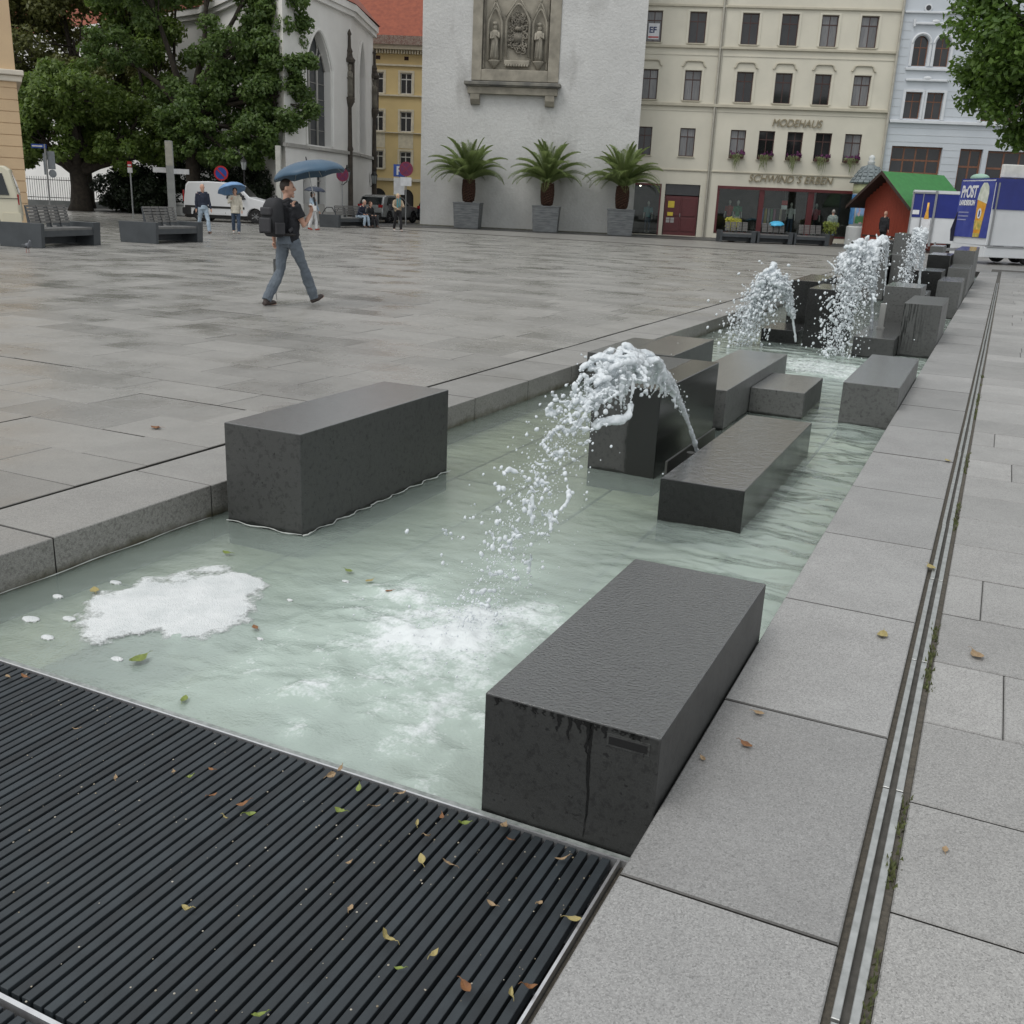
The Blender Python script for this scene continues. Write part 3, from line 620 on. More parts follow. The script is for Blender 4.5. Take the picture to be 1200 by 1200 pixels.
# ------------------------------------------------------------------ fallen leaves
def leaf_mesh(seed, l=.05, wd=.018, curl=.3):
    rs = random.Random(seed); m_ = MB(); n = 6; vs = []
    for i in range(n+1):
        k = i/n; x = (k-.5)*l; hw = wd*math.sin(math.pi*min(1, k*1.02))**.8*(.8+.3*rs.random()); z = curl*l*(k-.5)**2*3+rs.uniform(0, .002); lift = hw*(.5+rs.random()*.6)*curl*1.6
        vs += [(x, -hw, z+lift), (x, 0, z), (x, hw, z+lift*rs.uniform(.6, 1.3))]
    fs = []
    for i in range(n): a = i*3; fs += [(a, a+1, a+4, a+3), (a+1, a+2, a+5, a+4)]
    m_.add(vs, fs); m_.tube([(l*.48, 0, curl*l*.7), (l*.62, .002, curl*l*.8+.002), (l*.8, .004, curl*l*.6)], [.0012, .001, .0008], 5)
    return m_
LEAFC = {'yellow': M('leaf_yellow', (.36, .30, .12), .6, (.26, .21, .08), 60, .3, 200), 'green': M('leaf_green', (.19, .24, .045), .5, (.13, .17, .03), 60, .3, 200),
         'brown': M('leaf_brown', (.24, .11, .04), .7, (.14, .06, .025), 60, .3, 200), 'tan': M('leaf_tan', (.34, .24, .14), .7, (.22, .15, .08), 60, .3, 200)}
grate_leaves = [(-3.06, 2.25, 'tan'), (-3.01, 2.28, 'brown'), (-2.21, 1.95, 'tan'), (-2.08, 2.06, 'tan'), (-2.02, 2.06, 'green'), (-1.99, 2.13, 'brown'), (-1.89, 2.02, 'brown'), (-1.78, 1.95, 'yellow'), (-1.78, 2.03, 'brown'), (-1.73, 2.0, 'green'),
 (-1.6, 1.6, 'yellow'), (-1.64, 2.33, 'tan'), (-1.65, 2.29, 'tan'), (-1.53, 2.27, 'green'), (-1.51, 2.14, 'green'), (-1.4, 2.31, 'tan'), (-1.43, 2.21, 'tan'), (-1.23, 2.26, 'brown'), (-1.28, 2.2, 'yellow'), (-1.22, 2.16, 'tan'), (-1.16, 2.26, 'green'),
 (-1.05, 2.31, 'tan'), (-1.01, 2.26, 'brown'), (-.84, 2.25, 'tan'), (-1.11, 2.08, 'tan'), (-1.18, 2.06, 'yellow'), (-1.24, 1.8, 'tan'), (-1.1, 1.75, 'yellow'), (-.93, 1.99, 'tan'), (-.82, 2.05, 'tan'), (-.97, 1.76, 'yellow'), (-.85, 1.7, 'brown'),
 (-1.02, 1.68, 'green'), (-.75, 1.73, 'yellow'), (-1.22, 1.41, 'green'), (-.715, 2.04, 'yellow'), (-.72, 1.77, 'brown'), (-.73, 1.6, 'tan'), (-2.55, 2.1, 'tan'), (-1.35, 1.95, 'tan')]
for i, (x, y, c) in enumerate(grate_leaves):
    l = rnd.uniform(.024, .046); mb = leaf_mesh(300+i, l, l*rnd.uniform(.17, .32), rnd.uniform(.15, .5))
    o = mb.build('fallen_leaf', LEAFC[c], None, (x, y, -.149), rnd.uniform(0, 6.28), fix=False); o.rotation_euler.x = rnd.gauss(0, .25); o.rotation_euler.y = rnd.gauss(0, .2)
    o.location.z += .008
    where = ('far left corner of the grating' if x < -2.5 else 'left middle of the grating' if x < -1.7 else 'grating just below the weir lip' if y > 2.24 and x < -1.3 else 'grating in front of the nearest block' if y > 2.15 else 'right edge bar of the grating' if x > -.76 else 'near right part of the grating' if y < 1.85 and x > -1.15 else 'middle of the grating' if y > 1.85 else 'lower middle of the grating')
    tag(o, {'yellow': 'curled pale yellow leaf on the ', 'green': 'green leaf on the ', 'brown': 'curled brown leaf on the ', 'tan': 'dry tan leaf on the '}[c]+where, 'leaf', 'leaves strewn over the grating')
for i, (x, y, z, c, l, lb) in enumerate([(-.19, 4.02, .004, 'yellow', .075, 'pale yellow leaf on the edging slabs between pool and drain'), (.16, 4.01, .004, 'tan', .08, 'ochre brown leaf on the pavement right of the drain'),
  (-.48, 2.88, .004, 'brown', .05, 'rust brown leaf on granite beside the nearest block'), (-.58, 2.73, .004, 'tan', .03, 'tiny tan leaf at the foot of the nearest block'), (-.07, 5.0, .006, 'yellow', .07, 'pale leaf lying across the drain rails'),
  (-5.09, 5.09, .005, 'brown', .09, 'reddish leaf alone on the left paving'), (-.12, 7.46, .005, 'yellow', .06, 'far yellow leaf beside the drain'), (.12, 2.6, .004, 'tan', .03, 'tiny pale leaf on the right paving near the drain joint'), (-.49, 3.11, .004, 'tan', .04, 'dry straw coloured leaf on the edging beside the block'),
  (-3.34, 3.77, WZ+.012, 'green', .06, 'yellow green leaf floating behind the foam patch'), (-2.81, 2.64, WZ+.012, 'green', .09, 'bright green leaf floating before the foam patch'), (-2.62, 3.11, WZ+.012, 'brown', .05, 'brown leaf floating right of the foam patch'), (-2.67, 3.88, WZ+.012, 'green', .055, 'green leaf floating near the large left block'),
  (-2.51, 3.82, WZ+.012, 'yellow', .05, 'yellow leaf floating near the churn'), (-2.43, 2.48, WZ+.012, 'green', .05, 'olive leaf floating close to the weir lip'), (-3.5, 3.06, WZ+.012, 'yellow', .07, 'yellow leaf stuck in the foam by the kerb'), (-2.36, 3.76, WZ+.012, 'brown', .04, 'orange brown leaf afloat between block and churn')]):
    o = leaf_mesh(500+i, l, l*.3, .2).build('fallen_leaf', LEAFC[c], None, (x, y, z), rnd.uniform(0, 6.28), fix=False); tag(o, lb, 'leaf')
cb_ = MB(); rs_ = random.Random(88)
for i in range(240):
    x = -.75-rs_.random()**1.5*2.6; y = rs_.uniform(1.2, 2.33); q = rs_.uniform(.0012, .0035)
    cb_.add([Vector((x, y, -.154))+Vector((v.x, v.y, v.z*.6))*q for v in ICO1[0]], ICO1[1])
tag(cb_.build('litter_crumbs', M('crumb_pale', (.45, .42, .36), .8, (.2, .16, .1), 30), fix=False), 'pale crumbs and seed specks strewn over the grating', 'litter', kind='stuff')
# moss and litter in the drain joint
MOSS = M('moss', (.07, .085, .03), .9, (.11, .12, .045), 40)
mm_ = MB(); rs_ = random.Random(15)
for i in range(1900):
    y = 1.3+rs_.random()**1.2*11; dn = mnoise.noise(Vector((y*1.4, 3, 1)))
    if dn < .02 or rs_.random() < .3: continue
    x = .003+rs_.gauss(0, .008); h = rs_.uniform(.004, .016)*(1+dn); a = rs_.uniform(0, 3.14); s_ = rs_.uniform(.003, .008)
    dx, dy = math.cos(a)*s_, math.sin(a)*s_; mm_.add([(x-dx, y-dy, -.008), (x+dx, y+dy, -.008), (x+rs_.gauss(0, .006), y+rs_.gauss(0, .006), h)], [(0, 1, 2)])
tag(mm_.build('moss', MOSS, fix=False), 'green moss tufts growing along the slot drain', 'moss', kind='stuff')
lt = MB()
for i in range(160):
    y = 1.2+rs_.random()*4; x = -.037+rs_.gauss(0, .005); s_ = rs_.uniform(.006, .018); a = rs_.uniform(0, 6.28); dx, dy = math.cos(a)*s_, math.sin(a)*s_
    lt.add([(x-dx*.4, y-dy, -.03), (x+dy*.3, y+dx*.3, -.018), (x+dx*.4, y+dy, -.026), (x-dy*.3, y-dx*.3, -.03)], [(0, 1, 2, 3)])
tag(lt.build('drain_litter', LEAFC['brown'], fix=False), 'brown leaf litter caught in the drain slot', 'litter', kind='stuff')
# ------------------------------------------------------------------ buildings
A19 = R(19)
def dirv(a): return Vector((math.cos(a), math.sin(a), 0))
def facade(mb, u0, u1, z0, z1, ops, depth=.22, y=0.):
    """front wall in the local x-z plane with real openings and their reveals"""
    us = sorted({u0, u1, *[a for o in ops for a in o[:2]]}); zs = sorted({z0, z1, *[a for o in ops for a in o[2:4]]})
    us = [u for u in us if u0 <= u <= u1]; zs = [z for z in zs if z0 <= z <= z1]
    for i in range(len(us)-1):
        for k in range(len(zs)-1):
            cu, cz = (us[i]+us[i+1])/2, (zs[k]+zs[k+1])/2
            if any(o[0] < cu < o[1] and o[2] < cz < o[3] for o in ops): continue
            mb.quad((us[i], y, zs[k]), (us[i+1], y, zs[k]), (us[i+1], y, zs[k+1]), (us[i], y, zs[k+1]))
    for o in ops:
        a, b, c, d = o[:4]
        mb.quad((a, y, c), (a, y+depth, c), (a, y+depth, d), (a, y, d)); mb.quad((b, y, c), (b, y, d), (b, y+depth, d), (b, y+depth, c))
        mb.quad((a, y, d), (a, y+depth, d), (b, y+depth, d), (b, y, d)); mb.quad((a, y, c), (b, y, c), (b, y+depth, c), (a, y+depth, c))
def arch_curve(a, b, zs, zt, pointed, n=10):
    m = (a+b)/2; pts = []
    for i in range(2*n+1):
        k = i/(2*n)
        if pointed:
            q = k*2 if k <= .5 else (1-k)*2; x = a+(m-a)*q if k <= .5 else b-(b-m)*q; z = zs+(zt-zs)*math.sin(q*math.pi/2)**.85*(1-.12*(1-q)*q)
            z = zs+(zt-zs)*(1-(1-q)**1.8)
        else:
            th = math.pi*(1-k); x = m+(b-a)/2*math.cos(th); z = zs+(zt-zs)*math.sin(th)
        pts.append((x, z))
    return pts
def arch_fill(mb, a, b, zs, zt, pointed, depth=.22, y=0.):
    """the wall between a rectangular opening's top corners and the arch, with the arch's soffit"""
    p = arch_curve(a, b, zs, zt, pointed)
    for (x0, z0), (x1, z1) in zip(p[:-1], p[1:]):
        mb.quad((x0, y, z0), (x1, y, z1), (x1, y, zt), (x0, y, zt)); mb.quad((x0, y, z0), (x0, y+depth, z0), (x1, y+depth, z1), (x1, y, z1))
GLASS = M('window_glass', (.014, .014, .016), .06, (.026, .026, .028), .8, spec=.55, vary=.4, co='World')
GLASSC = M('window_curtain_glass', (.19, .19, .19), .10, (.13, .13, .14), 3, vary=.25, stretch=(9, 9, .6))
FR_BR = M('window_frame_brown', (.065, .028, .022), .45, (.05, .02, .016), 8)
FR_WH = M('window_frame_white', (.62, .61, .58), .5, (.5, .5, .47), 8)
def window(par, a, b, c, d, yd, fr, cols=2, transom=.68, glass=None, sill=None, sillm=None, bar=.05, round_=None, curtain=False):
    m_ = MB(); t_ = bar
    m_.box(a, a+t_, yd-.05, yd, c, d).box(b-t_, b, yd-.05, yd, c, d).box(a+t_, b-t_, yd-.05, yd, c, c+t_).box(a+t_, b-t_, yd-.05, yd, d-t_, d)
    cx = [a+t_+(b-a-2*t_)*i/cols for i in range(cols+1)]
    for x in cx[1:-1]: m_.box(x-t_*.45, x+t_*.45, yd-.046, yd-.004, c+t_, d-t_)
    zt = c+(d-c)*transom if transom else None
    if zt: m_.box(a+t_, b-t_, yd-.048, yd-.002, zt-t_*.5, zt+t_*.5)
    o = m_.build('window', fr, par)
    zz = [(c+t_, (zt-t_*.5) if zt else d-t_)] + ([(zt+t_*.5, d-t_)] if zt else [])
    for i in range(cols):
        for j, (za, zb) in enumerate(zz):
            x0 = cx[i]+(t_*.45 if i else 0); x1 = cx[i+1]-(t_*.45 if i < cols-1 else 0)
            MB().box(x0, x1, yd-.03, yd-.018, za, zb).build('pane', (GLASSC if (curtain and j < 2) else (glass or GLASS)), o)
    if sill: MB().box(a-.05, b+.05, -.07, .12, c-.055, c-.001).build('sill', sillm, o)
    return o
def shell(par, name, mat, u0, u1, z0, z1, dep, y0=.3):
    """sides, back and closing faces of a building body behind its facade"""
    m_ = MB(); m_.quad((u0, 0, z0), (u0, dep, z0), (u0, dep, z1), (u0, 0, z1)).quad((u1, 0, z0), (u1, 0, z1), (u1, dep, z1), (u1, dep, z0)).quad((u0, dep, z0), (u1, dep, z0), (u1, dep, z1), (u0, dep, z1)).quad((u0, 0, z1), (u0, dep, z1), (u1, dep, z1), (u1, 0, z1))
    return m_.build(name, mat, par)
# ---- cream shop building
CREAM = M('cream_render', (.61, .58, .485), .8, (.55, .525, .44), .7, .2, 60, co='World')
CREAM_D = M('cream_trim', (.47, .44, .35), .8, (.42, .39, .31), 2, co='World')
cb = thing('shop_building', 'cream four storey shop building with brown windows beside the tower', 'building', (-15.82, 58.8, 0), A19)
w3 = [(-4.15, -3.3), (-1.82, -.92), (1.01, 1.9), (3.1, 4.0), (5.21, 6.08), (7.28, 8.18)]
w1 = [(-4.2, -3.38), (-1.82, -.97), (.98, 1.83), (2.54, 3.41), (4.10, 4.95), (5.63, 6.51), (7.22, 8.12)]
ops = [(a, b, 10.2, 11.76) for a, b in w3]+[(a, b, 7.28, 8.82) for a, b in w3]+[(a, b, 4.34, 5.84) for a, b in w1]
ops += [(.55, 8.25, .28, 2.86), (-4.35, -2.6, .03, 2.8), (-2.38, -.42, .03, 2.84)]
for a, b in w3: ops.append((a, b, 13.2, 14.7))
mb = MB(); facade(mb, -7.5, 9.38, 0, 16.2, ops, .26); mb.build('wall', CREAM, cb)
shell(cb, 'rear_walls', CREAM, -7.5, 9.38, 0, 16.2, 12)
MB().prism([(-.4, 16.2), (6, 20.5), (12.4, 16.2)], -7.6, 9.4, 'x').build('roof', M('grey_roof', (.10, .085, .08), .8), cb)
for z, h, pr in ((10.0, .13, .12), (7.05, .16, .16), (3.60, .08, .06), (12.05, .12, .1)): MB().box(-7.5, 9.36, -pr, .02, z-h/2, z+h/2).build('string_course', CREAM_D, cb, bevel=.02)
for z in (9.62, 6.76): MB().box(-7.5, 9.36, -.03, .02, z-.03, z+.03).build('string_course', CREAM, cb)
for j, (zr, ws) in enumerate((((10.2, 11.76), w3), ((7.28, 8.82), w3), ((4.34, 5.84), w1), ((13.2, 14.7), w3))):
    for i, (a, b) in enumerate(ws):
        wn = window(cb, a, b, zr[0], zr[1], .2, FR_BR, 2, .70, curtain=(i*7+j*3) % 5 in (0, 3), sill=True, sillm=CREAM_D)
        s_ = MB()
        if j in (0, 1, 3):
            s_.box(a-.13, a-.02, -.035, .02, zr[0], zr[1]+.11).box(b+.02, b+.13, -.035, .02, zr[0], zr[1]+.11).box(a-.02, b+.02, -.035, .02, zr[1]+.015, zr[1]+.11)
            s_.build('surround', CREAM, wn)
        if j == 1:       # curved hood mould
            h_ = MB(); pts = [(a-.2, -.05, zr[1]+.2), (a-.12, -.05, zr[1]+.22), (a-.02, -.05, zr[1]+.44), (a+.1, -.05, zr[1]+.48), (b-.1, -.05, zr[1]+.48), (b+.02, -.05, zr[1]+.44), (b+.12, -.05, zr[1]+.22), (b+.2, -.05, zr[1]+.2)]
            h_.tube(pts, .045, 6); h_.build('hood_mould', CREAM_D, wn)
PURPLE = M('petunia', (.11, .015, .085), .7, (.06, .01, .045), 20); TRAIL = M('trailing_green', (.11, .15, .05), .7, (.2, .21, .1), 15)
for i, (a, b) in enumerate(w1[2:]):
    bx_ = tag(link('flower_box', None, None, tuple(Vector((-15.82, 58.8, 0))+dirv(A19)*((a+b)/2)+Vector((math.sin(A19), -math.cos(A19), 0))*.16+Vector((0, 0, 4.36))), A19), ('leftmost', 'second', 'middle', 'fourth', 'rightmost')[i]+' window flower box with purple blooms and trailing green stems', 'flower box', 'flower boxes on the first floor sills')
    hw = (b-a)/2-.05
    MB().box(-hw, hw, -.1, .09, 0, .15).build('box', M('terracotta_dark', (.09, .04, .03), .7), bx_)
    f1_ = MB(); f2_ = MB(); rs_ = random.Random(60+i)
    for k in range(60):
        x = hw*(.45+rs_.random()*.65) if rs_.random() < .75 else rs_.uniform(-hw, hw); c = Vector((x, rs_.gauss(-.06, .07), .18+abs(rs_.gauss(0, .09)))); q = Euler((rs_.uniform(0, 6), rs_.uniform(0, 6), 0)).to_matrix(); s_ = rs_.uniform(.03, .06)
        f1_.add([c+q @ Vector(p)*s_ for p in ((-1, -1, 0), (1, -1, 0), (1, 1, .3), (-1, 1, .3))], [(0, 1, 2, 3)])
    for k in range(46):
        if rs_.random() < .6: x = rs_.gauss(-.05, .12); z0 = .3*rs_.random(); z1 = -rs_.random()**1.5*.75
        else: x = rs_.uniform(-hw, hw); z0 = .25; z1 = .05
        f2_.tube([(x, -.1, .1+z0*.5), (x+rs_.gauss(0, .04), -.17, (z0+z1)/2), (x+rs_.gauss(0, .06), -.16+rs_.gauss(0, .02), z1)], [.010, .012, .004], 4, cap=False)
    f1_.build('blooms', PURPLE, bx_, fix=False); f2_.build('trailing_stems', TRAIL, bx_, fix=False)
MAROON = M('maroon_paint', (.10, .018, .02), .4, (.08, .014, .016), 4, co='World')
INT = M('shop_interior', (.10, .09, .08), .8, (.05, .045, .04), 1.5); INTF = M('shop_floor', (.22, .2, .17), .5)
sf = MB().box(.55, 8.25, -.06, .06, 2.70, 2.86).box(.55, .68, 0, .12, .28, 2.7).box(8.12, 8.25, 0, .12, .28, 2.7).box(2.92, 3.2, 0, .14, .28, 2.7).box(5.62, 5.95, 0, .14, .28, 2.7).box(.55, 8.25, .0, .12, .24, .36).build('shop_front', MAROON, cb)
def clear_glass():
    m, t, b, o = nodes('shop_glass'); b.inputs['Base Color'].default_value = (.01, .01, .012, 1); b.inputs['Roughness'].default_value = .02
    tr = N(t, 'ShaderNodeBsdfTransparent'); tr.inputs[0].default_value = (.86, .9, .88, 1); fr = N(t, 'ShaderNodeFresnel', IOR=1.4); gl = N(t, 'ShaderNodeBsdfGlossy', Roughness=.02)
    mx = N(t, 'ShaderNodeMixShader'); L(t, math_(t, 'ADD', fr.outputs[0], .01), mx.inputs[0]); L(t, tr.outputs[0], mx.inputs[1]); L(t, gl.outputs[0], mx.inputs[2]); L(t, mx.outputs[0], o.inputs['Surface']); return m
SGL = clear_glass()
for a, b in ((.68, 2.92), (3.2, 5.62), (5.95, 8.12)): MB().box(a, b, .07, .082, .36, 2.7).build('pane', SGL, sf)
for (a, b, z0, z1, nm) in ((.55, 8.25, .28, 2.9, 'shop_interior'), (-4.35, -2.6, .02, 2.84, 'display_interior')):
    m_ = MB(); m_.quad((a-.3, 2.4, z0), (b+.3, 2.4, z0), (b+.3, 2.4, z1), (a-.3, 2.4, z1)).quad((a-.3, .27, z0), (a-.3, 2.4, z0), (a-.3, 2.4, z1), (a-.3, .27, z1)).quad((b+.3, .27, z0), (b+.3, .27, z1), (b+.3, 2.4, z1), (b+.3, 2.4, z0)).quad((a-.3, .2, z1), (a-.3, 2.4, z1), (b+.3, 2.4, z1), (b+.3, .2, z1))
    m_.build(nm, INT, cb); MB().quad((a-.3, .1, z0+.05), (b+.3, .1, z0+.05), (b+.3, 2.4, z0+.05), (a-.3, 2.4, z0+.05)).build('shop_floor', INTF, cb)
dsp = MB().box(-4.35, -2.6, -.05, .1, 2.72, 2.82).box(-2.68, -2.6, -.03, .1, .03, 2.72).box(-4.35, -4.28, -.03, .1, .03, 2.72).build('display_frame', MAROON, cb); MB().box(-4.28, -2.68, .05, .06, .1, 2.72).build('pane', SGL, dsp)
dr_ = MB().box(-2.34, -.46, .14, .22, .03, 2.2).build('double_door', MAROON, cb)
for x in (-2.26, -1.36): MB().box(x, x+.8, .11, .14, .25, 1.0).build('door_panel', MAROON, dr_, bevel=.02); MB().box(x, x+.8, .11, .14, 1.1, 2.1).build('door_panel', MAROON, dr_, bevel=.02)
MB().box(-2.34, -.46, .15, .2, 2.25, 2.82).build('fanlight', GLASS, cb); MB().tube([(-1.44, .05, 1.05), (-1.44, .05, 1.25)], .02, 8).build('door_handle', STEEL, dr_)
YEL = M('notice_yellow', (.62, .48, .05), .6); GRYN = M('notice_grey', (.35, .34, .33), .6)
for x, z, w_, h_, mt in ((-2.15, 1.55, .36, .36, YEL), (-2.15, 1.1, .32, .2, YEL), (-2.2, .72, .2, .14, GRYN), (-1.95, .72, .2, .14, GRYN), (-2.2, .88, .2, .12, GRYN), (-1.95, .88, .2, .12, GRYN)): MB().box(x, x+w_, .10, .108, z, z+h_).build('notice', mt, dr_)
GOLD = M('sign_letters', (.26, .22, .14), .5, (.21, .175, .11), 6)
for txt, u0, z, size, sx in (('MODEHAUS', 3.16, 6.10, .56, .96), ("SCHWIND´S ERBEN", 2.2, 3.15, .56, .98)):
    o = text_mesh(txt, size, .03, GOLD, 'sign_lettering', cb, (u0, -.06, z), (R(90), 0, 0), shear=.22, bold=.0)
    wd = max(v.co.x for v in o.data.vertices); tgt = 2.74 if txt[0] == 'M' else 4.66; o.scale.x = tgt/wd
o = MB().tube([(-.05, -.1, 0), (-.05, -.1, 16)], .055, 8).build('downpipe', M('zinc_pipe', (.44, .42, .36), .5, metal=.3), cb)
MB().tube([(.07, -.06, 0), (.07, -.06, 16)], .03, 8).build('downpipe', M('zinc_pipe', (0, 0, 0)), cb)
MB().tube([(9.33, -.14, 0), (9.33, -.14, 16)], .07, 8).build('downpipe', M('zinc_pipe', (0, 0, 0)), cb)
nw = MB().box(-4.02, -3.42, .12, .135, 10.35, 11.15).build('window_notice', M('paper_white', (.72, .73, .76), .6), cb)
text_mesh('EF', .42, .003, M('ink_blue', (.03, .05, .14), .6), 'notice_print', nw, (-3.98, .115, 10.68), (R(90), 0, 0), bold=.012)
MB().box(-4.0, -3.44, .112, .119, 10.42, 10.5).build('notice_print', M('ink_red', (.5, .1, .1), .6), nw)
SPOT = bpy.data.materials.new('spot_light'); SPOT.use_nodes = True; SPOT.node_tree.nodes['Principled BSDF'].inputs['Emission Color'].default_value = (1, .93, .8, 1); SPOT.node_tree.nodes['Principled BSDF'].inputs['Emission Strength'].default_value = 6
for x, y, z in ((2.5, 1., 2.8), (5.2, .9, 2.8), (4.4, 1.2, 2.8), (7.0, 1., 2.8), (-3.8, .7, 2.7)): MB().lathe([(.03, -.05), (.05, 0)], 10, (x, y, z)).build('ceiling_spot', SPOT, cb)
# ---- pale grey building at the right with arched windows
PALE = M('pale_grey_render', (.52, .555, .59), .7, (.48, .515, .55), .8, .15, 50, co='World'); PALE_T = M('white_trim', (.62, .64, .66), .6, (.57, .59, .61), 3, co='World'); OAK = M('oak_frame', (.20, .085, .045), .45, (.15, .06, .03), 6)
gb = thing('grey_building', 'pale grey building with paired arched windows and brown wooden ground floor', 'building', (-15.82, 58.8, 0), A19)
cols_ = [(10.17, 10.93), (11.30, 12.06)]
offs = [0, 4.1, 8.2]; ops = []; arcs = []
for dx in offs:
    for a, b in cols_: ops += [(a+dx, b+dx, 9.38, 10.88), (a+dx-.05, b+dx+.05, 6.74, 8.08)]; arcs.append((a+dx, b+dx))
ops += [(9.8, 12.5, 2.9, 5.32), (13.45, 14.65, .2, 5.3), (14.92, 17.6, .2, 5.25), (18.4, 21.2, .2, 5.25)]
mb = MB(); facade(mb, 9.42, 23, 0, 15.5, ops, .3)
for a, b in arcs: arch_fill(mb, a, b, 10.5, 10.88, False, .3)
mb.build('wall', PALE, gb); shell(gb, 'rear_walls', PALE, 9.42, 23, 0, 15.5, 11); MB().prism([(-.3, 15.5), (5.5, 19.5), (11.3, 15.5)], 9.44, 23.2, 'x').build('roof', M('grey_roof', (0, 0, 0)), gb)
rb = MB()
for z in np.arange(.5, 6.3, .36):
    for xa, xb in (((9.45, 9.78), (12.52, 13.43), (17.65, 18.35), (21.25, 23)) if z < 5.4 else ((9.45, 23),)): rb.box(xa, xb, -.012, .005, z, z+.02)
for z in np.arange(6.9, 12, .42):
    rb.box(9.45, 9.9, -.012, .005, z, z+.02)
    for dx in offs: rb.box(12.3+dx, 14.0+dx-.05, -.012, .005, z, z+.02)
for dx in offs:
    for a, b in cols_:
        a += dx; b += dx
        window(gb, a, b, 9.38, 10.88, .24, OAK, 2, .62); wn = window(gb, a-.05, b+.05, 6.74, 8.08, .24, OAK, 2, .66)
        MB().box(a-.2, a-.06, -.06, .02, 6.7, 8.2).box(b+.06, b+.2, -.06, .02, 6.7, 8.2).box(a-.06, b+.06, -.06, .02, 8.09, 8.22).build('surround', PALE_T, wn)
        h_ = MB(); h_.tube([(x, -.03, z+.0) for x, z in arch_curve(a-.1, b+.1, 10.5, 10.98, False)], .07, 6); h_.box(a-.16, a-.03, -.06, .02, 9.38, 10.5).box(b+.03, b+.16, -.06, .02, 9.38, 10.5); h_.build('arch_surround', PALE_T, wn)
    MB().box(9.9+dx, 12.3+dx, -.12, .02, 9.16, 9.3).build('sill_band', PALE_T, gb, bevel=.02); MB().box(10+dx, 12.2+dx, -.14, .02, 11.40, 11.52).build('hood', PALE_T, gb, bevel=.03); MB().box(10+dx, 12.2+dx, -.14, .02, 8.62, 8.74).build('hood', PALE_T, gb, bevel=.03)
    for xx in (10.02, 12.18): MB().tube([(xx+dx, -.1, 11.3), (xx+dx, -.1, 11.66)], .07, 8).build('hood_finial', PALE_T, gb)
    for zz in (11.56, 8.78): MB().ell((11.1+dx, -.1, zz), (.22, .06, .1)).build('hood_ornament', PALE_T, gb)
    for xx in (10.62, 11.9): MB().lathe([(.2, -.02), (.2, .02), (.13, .03)], 20, (0, 0, 0)).build('roundel', PALE_T, gb).matrix_local = Matrix.Translation((xx+dx, -.03, 12.22)) @ Matrix.Rotation(R(90), 4, 'X')
    for xx in (10.62, 11.9): MB().lathe([(.13, 0), (.13, .02)], 20).build('roundel_pane', GLASS, gb).matrix_local = Matrix.Translation((xx+dx, -.05, 12.22)) @ Matrix.Rotation(R(90), 4, 'X')
MB().box(9.45, 23, -.15, .02, 6.5, 6.66).build('string_course', PALE_T, gb, bevel=.02); MB().box(9.45, 23, -.12, .02, 11.95, 12.05).build('string_course', PALE_T, gb, bevel=.02)
tag(rb.build('rustication_lines', M('groove', (.5, .52, .53), .8), gb), kind='stuff')
wn = window(gb, 9.8, 12.5, 3.9, 5.32, .26, OAK, 4, .5, bar=.09); MB().box(9.8, 12.5, .1, .26, 2.9, 3.9).build('wood_panel', OAK, gb)
window(gb, 13.45, 14.65, 2.6, 5.3, .26, OAK, 2, .66, bar=.1); MB().box(13.45, 14.65, .1, .26, .2, 2.6).build('wood_panel', OAK, gb)
window(gb, 14.92, 17.6, 2.6, 5.25, .26, OAK, 3, .66, bar=.1); MB().box(14.92, 17.6, .1, .26, .2, 2.6).build('wood_panel', OAK, gb)
window(gb, 18.4, 21.2, 2.6, 5.25, .26, OAK, 3, .66, bar=.1); MB().box(18.4, 21.2, .1, .26, .2, 2.6).build('wood_panel', OAK, gb)
# ---- the white tower with its carved relief
def tower_mat():
    m, t, b, o = nodes('tower_render'); w = coords(t, 'World'); b.inputs['Roughness'].default_value = .9
    c = mixc(t, ramp(t, tnoise(t, w, .5, 7, .65), [(.35, 0.), (.7, 1.)]), (.585, .588, .575), (.49, .492, .482))
    st = ramp(t, tnoise(t, coords(t, 'World', (.8, .8, .35)), .55, 6, .6), [(.56, 0.), (.72, .75)])
    c = mixc(t, st, c, (.30, .295, .28)); c = mixc(t, ramp(t, tnoise(t, w, 9, 6, .7), [(.4, 0.), (.75, .35)]), c, (.40, .395, .38))
    L(t, c, b.inputs['Base Color']); bump(t, b, tnoise(t, w, 7, 7, .65), .8, .05); return m
TOW = tower_mat()
SAND = M('weathered_sandstone', (.33, .305, .25), .9, (.21, .195, .16), 1.6, .5, 30, co='World'); SAND_D = M('sandstone_dark', (.24, .22, .18), .9, (.13, .12, .10), 2.2, .5, 30, co='World'); LEDGE = M('ledge_stone', (.10, .10, .095), .9, (.22, .21, .18), 1.4, .4, 30, co='World')
tw = thing('white_tower', 'broad rough rendered white tower with a carved stone relief', 'tower', (-24.55, 53.39, 0), A19)
CX = -1.03
m_ = MB(); facade(m_, -6.12, 5.9, 0, 30, [(CX-2.35, CX+2.40, 7.7, 14.2)], .28)
m_.quad((-6.12, 0, 0), (-6.12, 11, 0), (-6.12, 11, 30), (-6.12, 0, 30)).quad((5.9, 0, 0), (5.9, 0, 30), (5.9, 11, 30), (5.9, 11, 0)).quad((-6.12, 11, 0), (5.9, 11, 0), (5.9, 11, 30), (-6.12, 11, 30)).quad((-6.12, 0, 30), (-6.12, 11, 30), (5.9, 11, 30), (5.9, 0, 30))
m_.build('wall', TOW, tw)
rl_ = MB().box(CX-2.35, CX+2.40, .26, .4, 7.7, 14.2).build('relief_panel', SAND, tw)
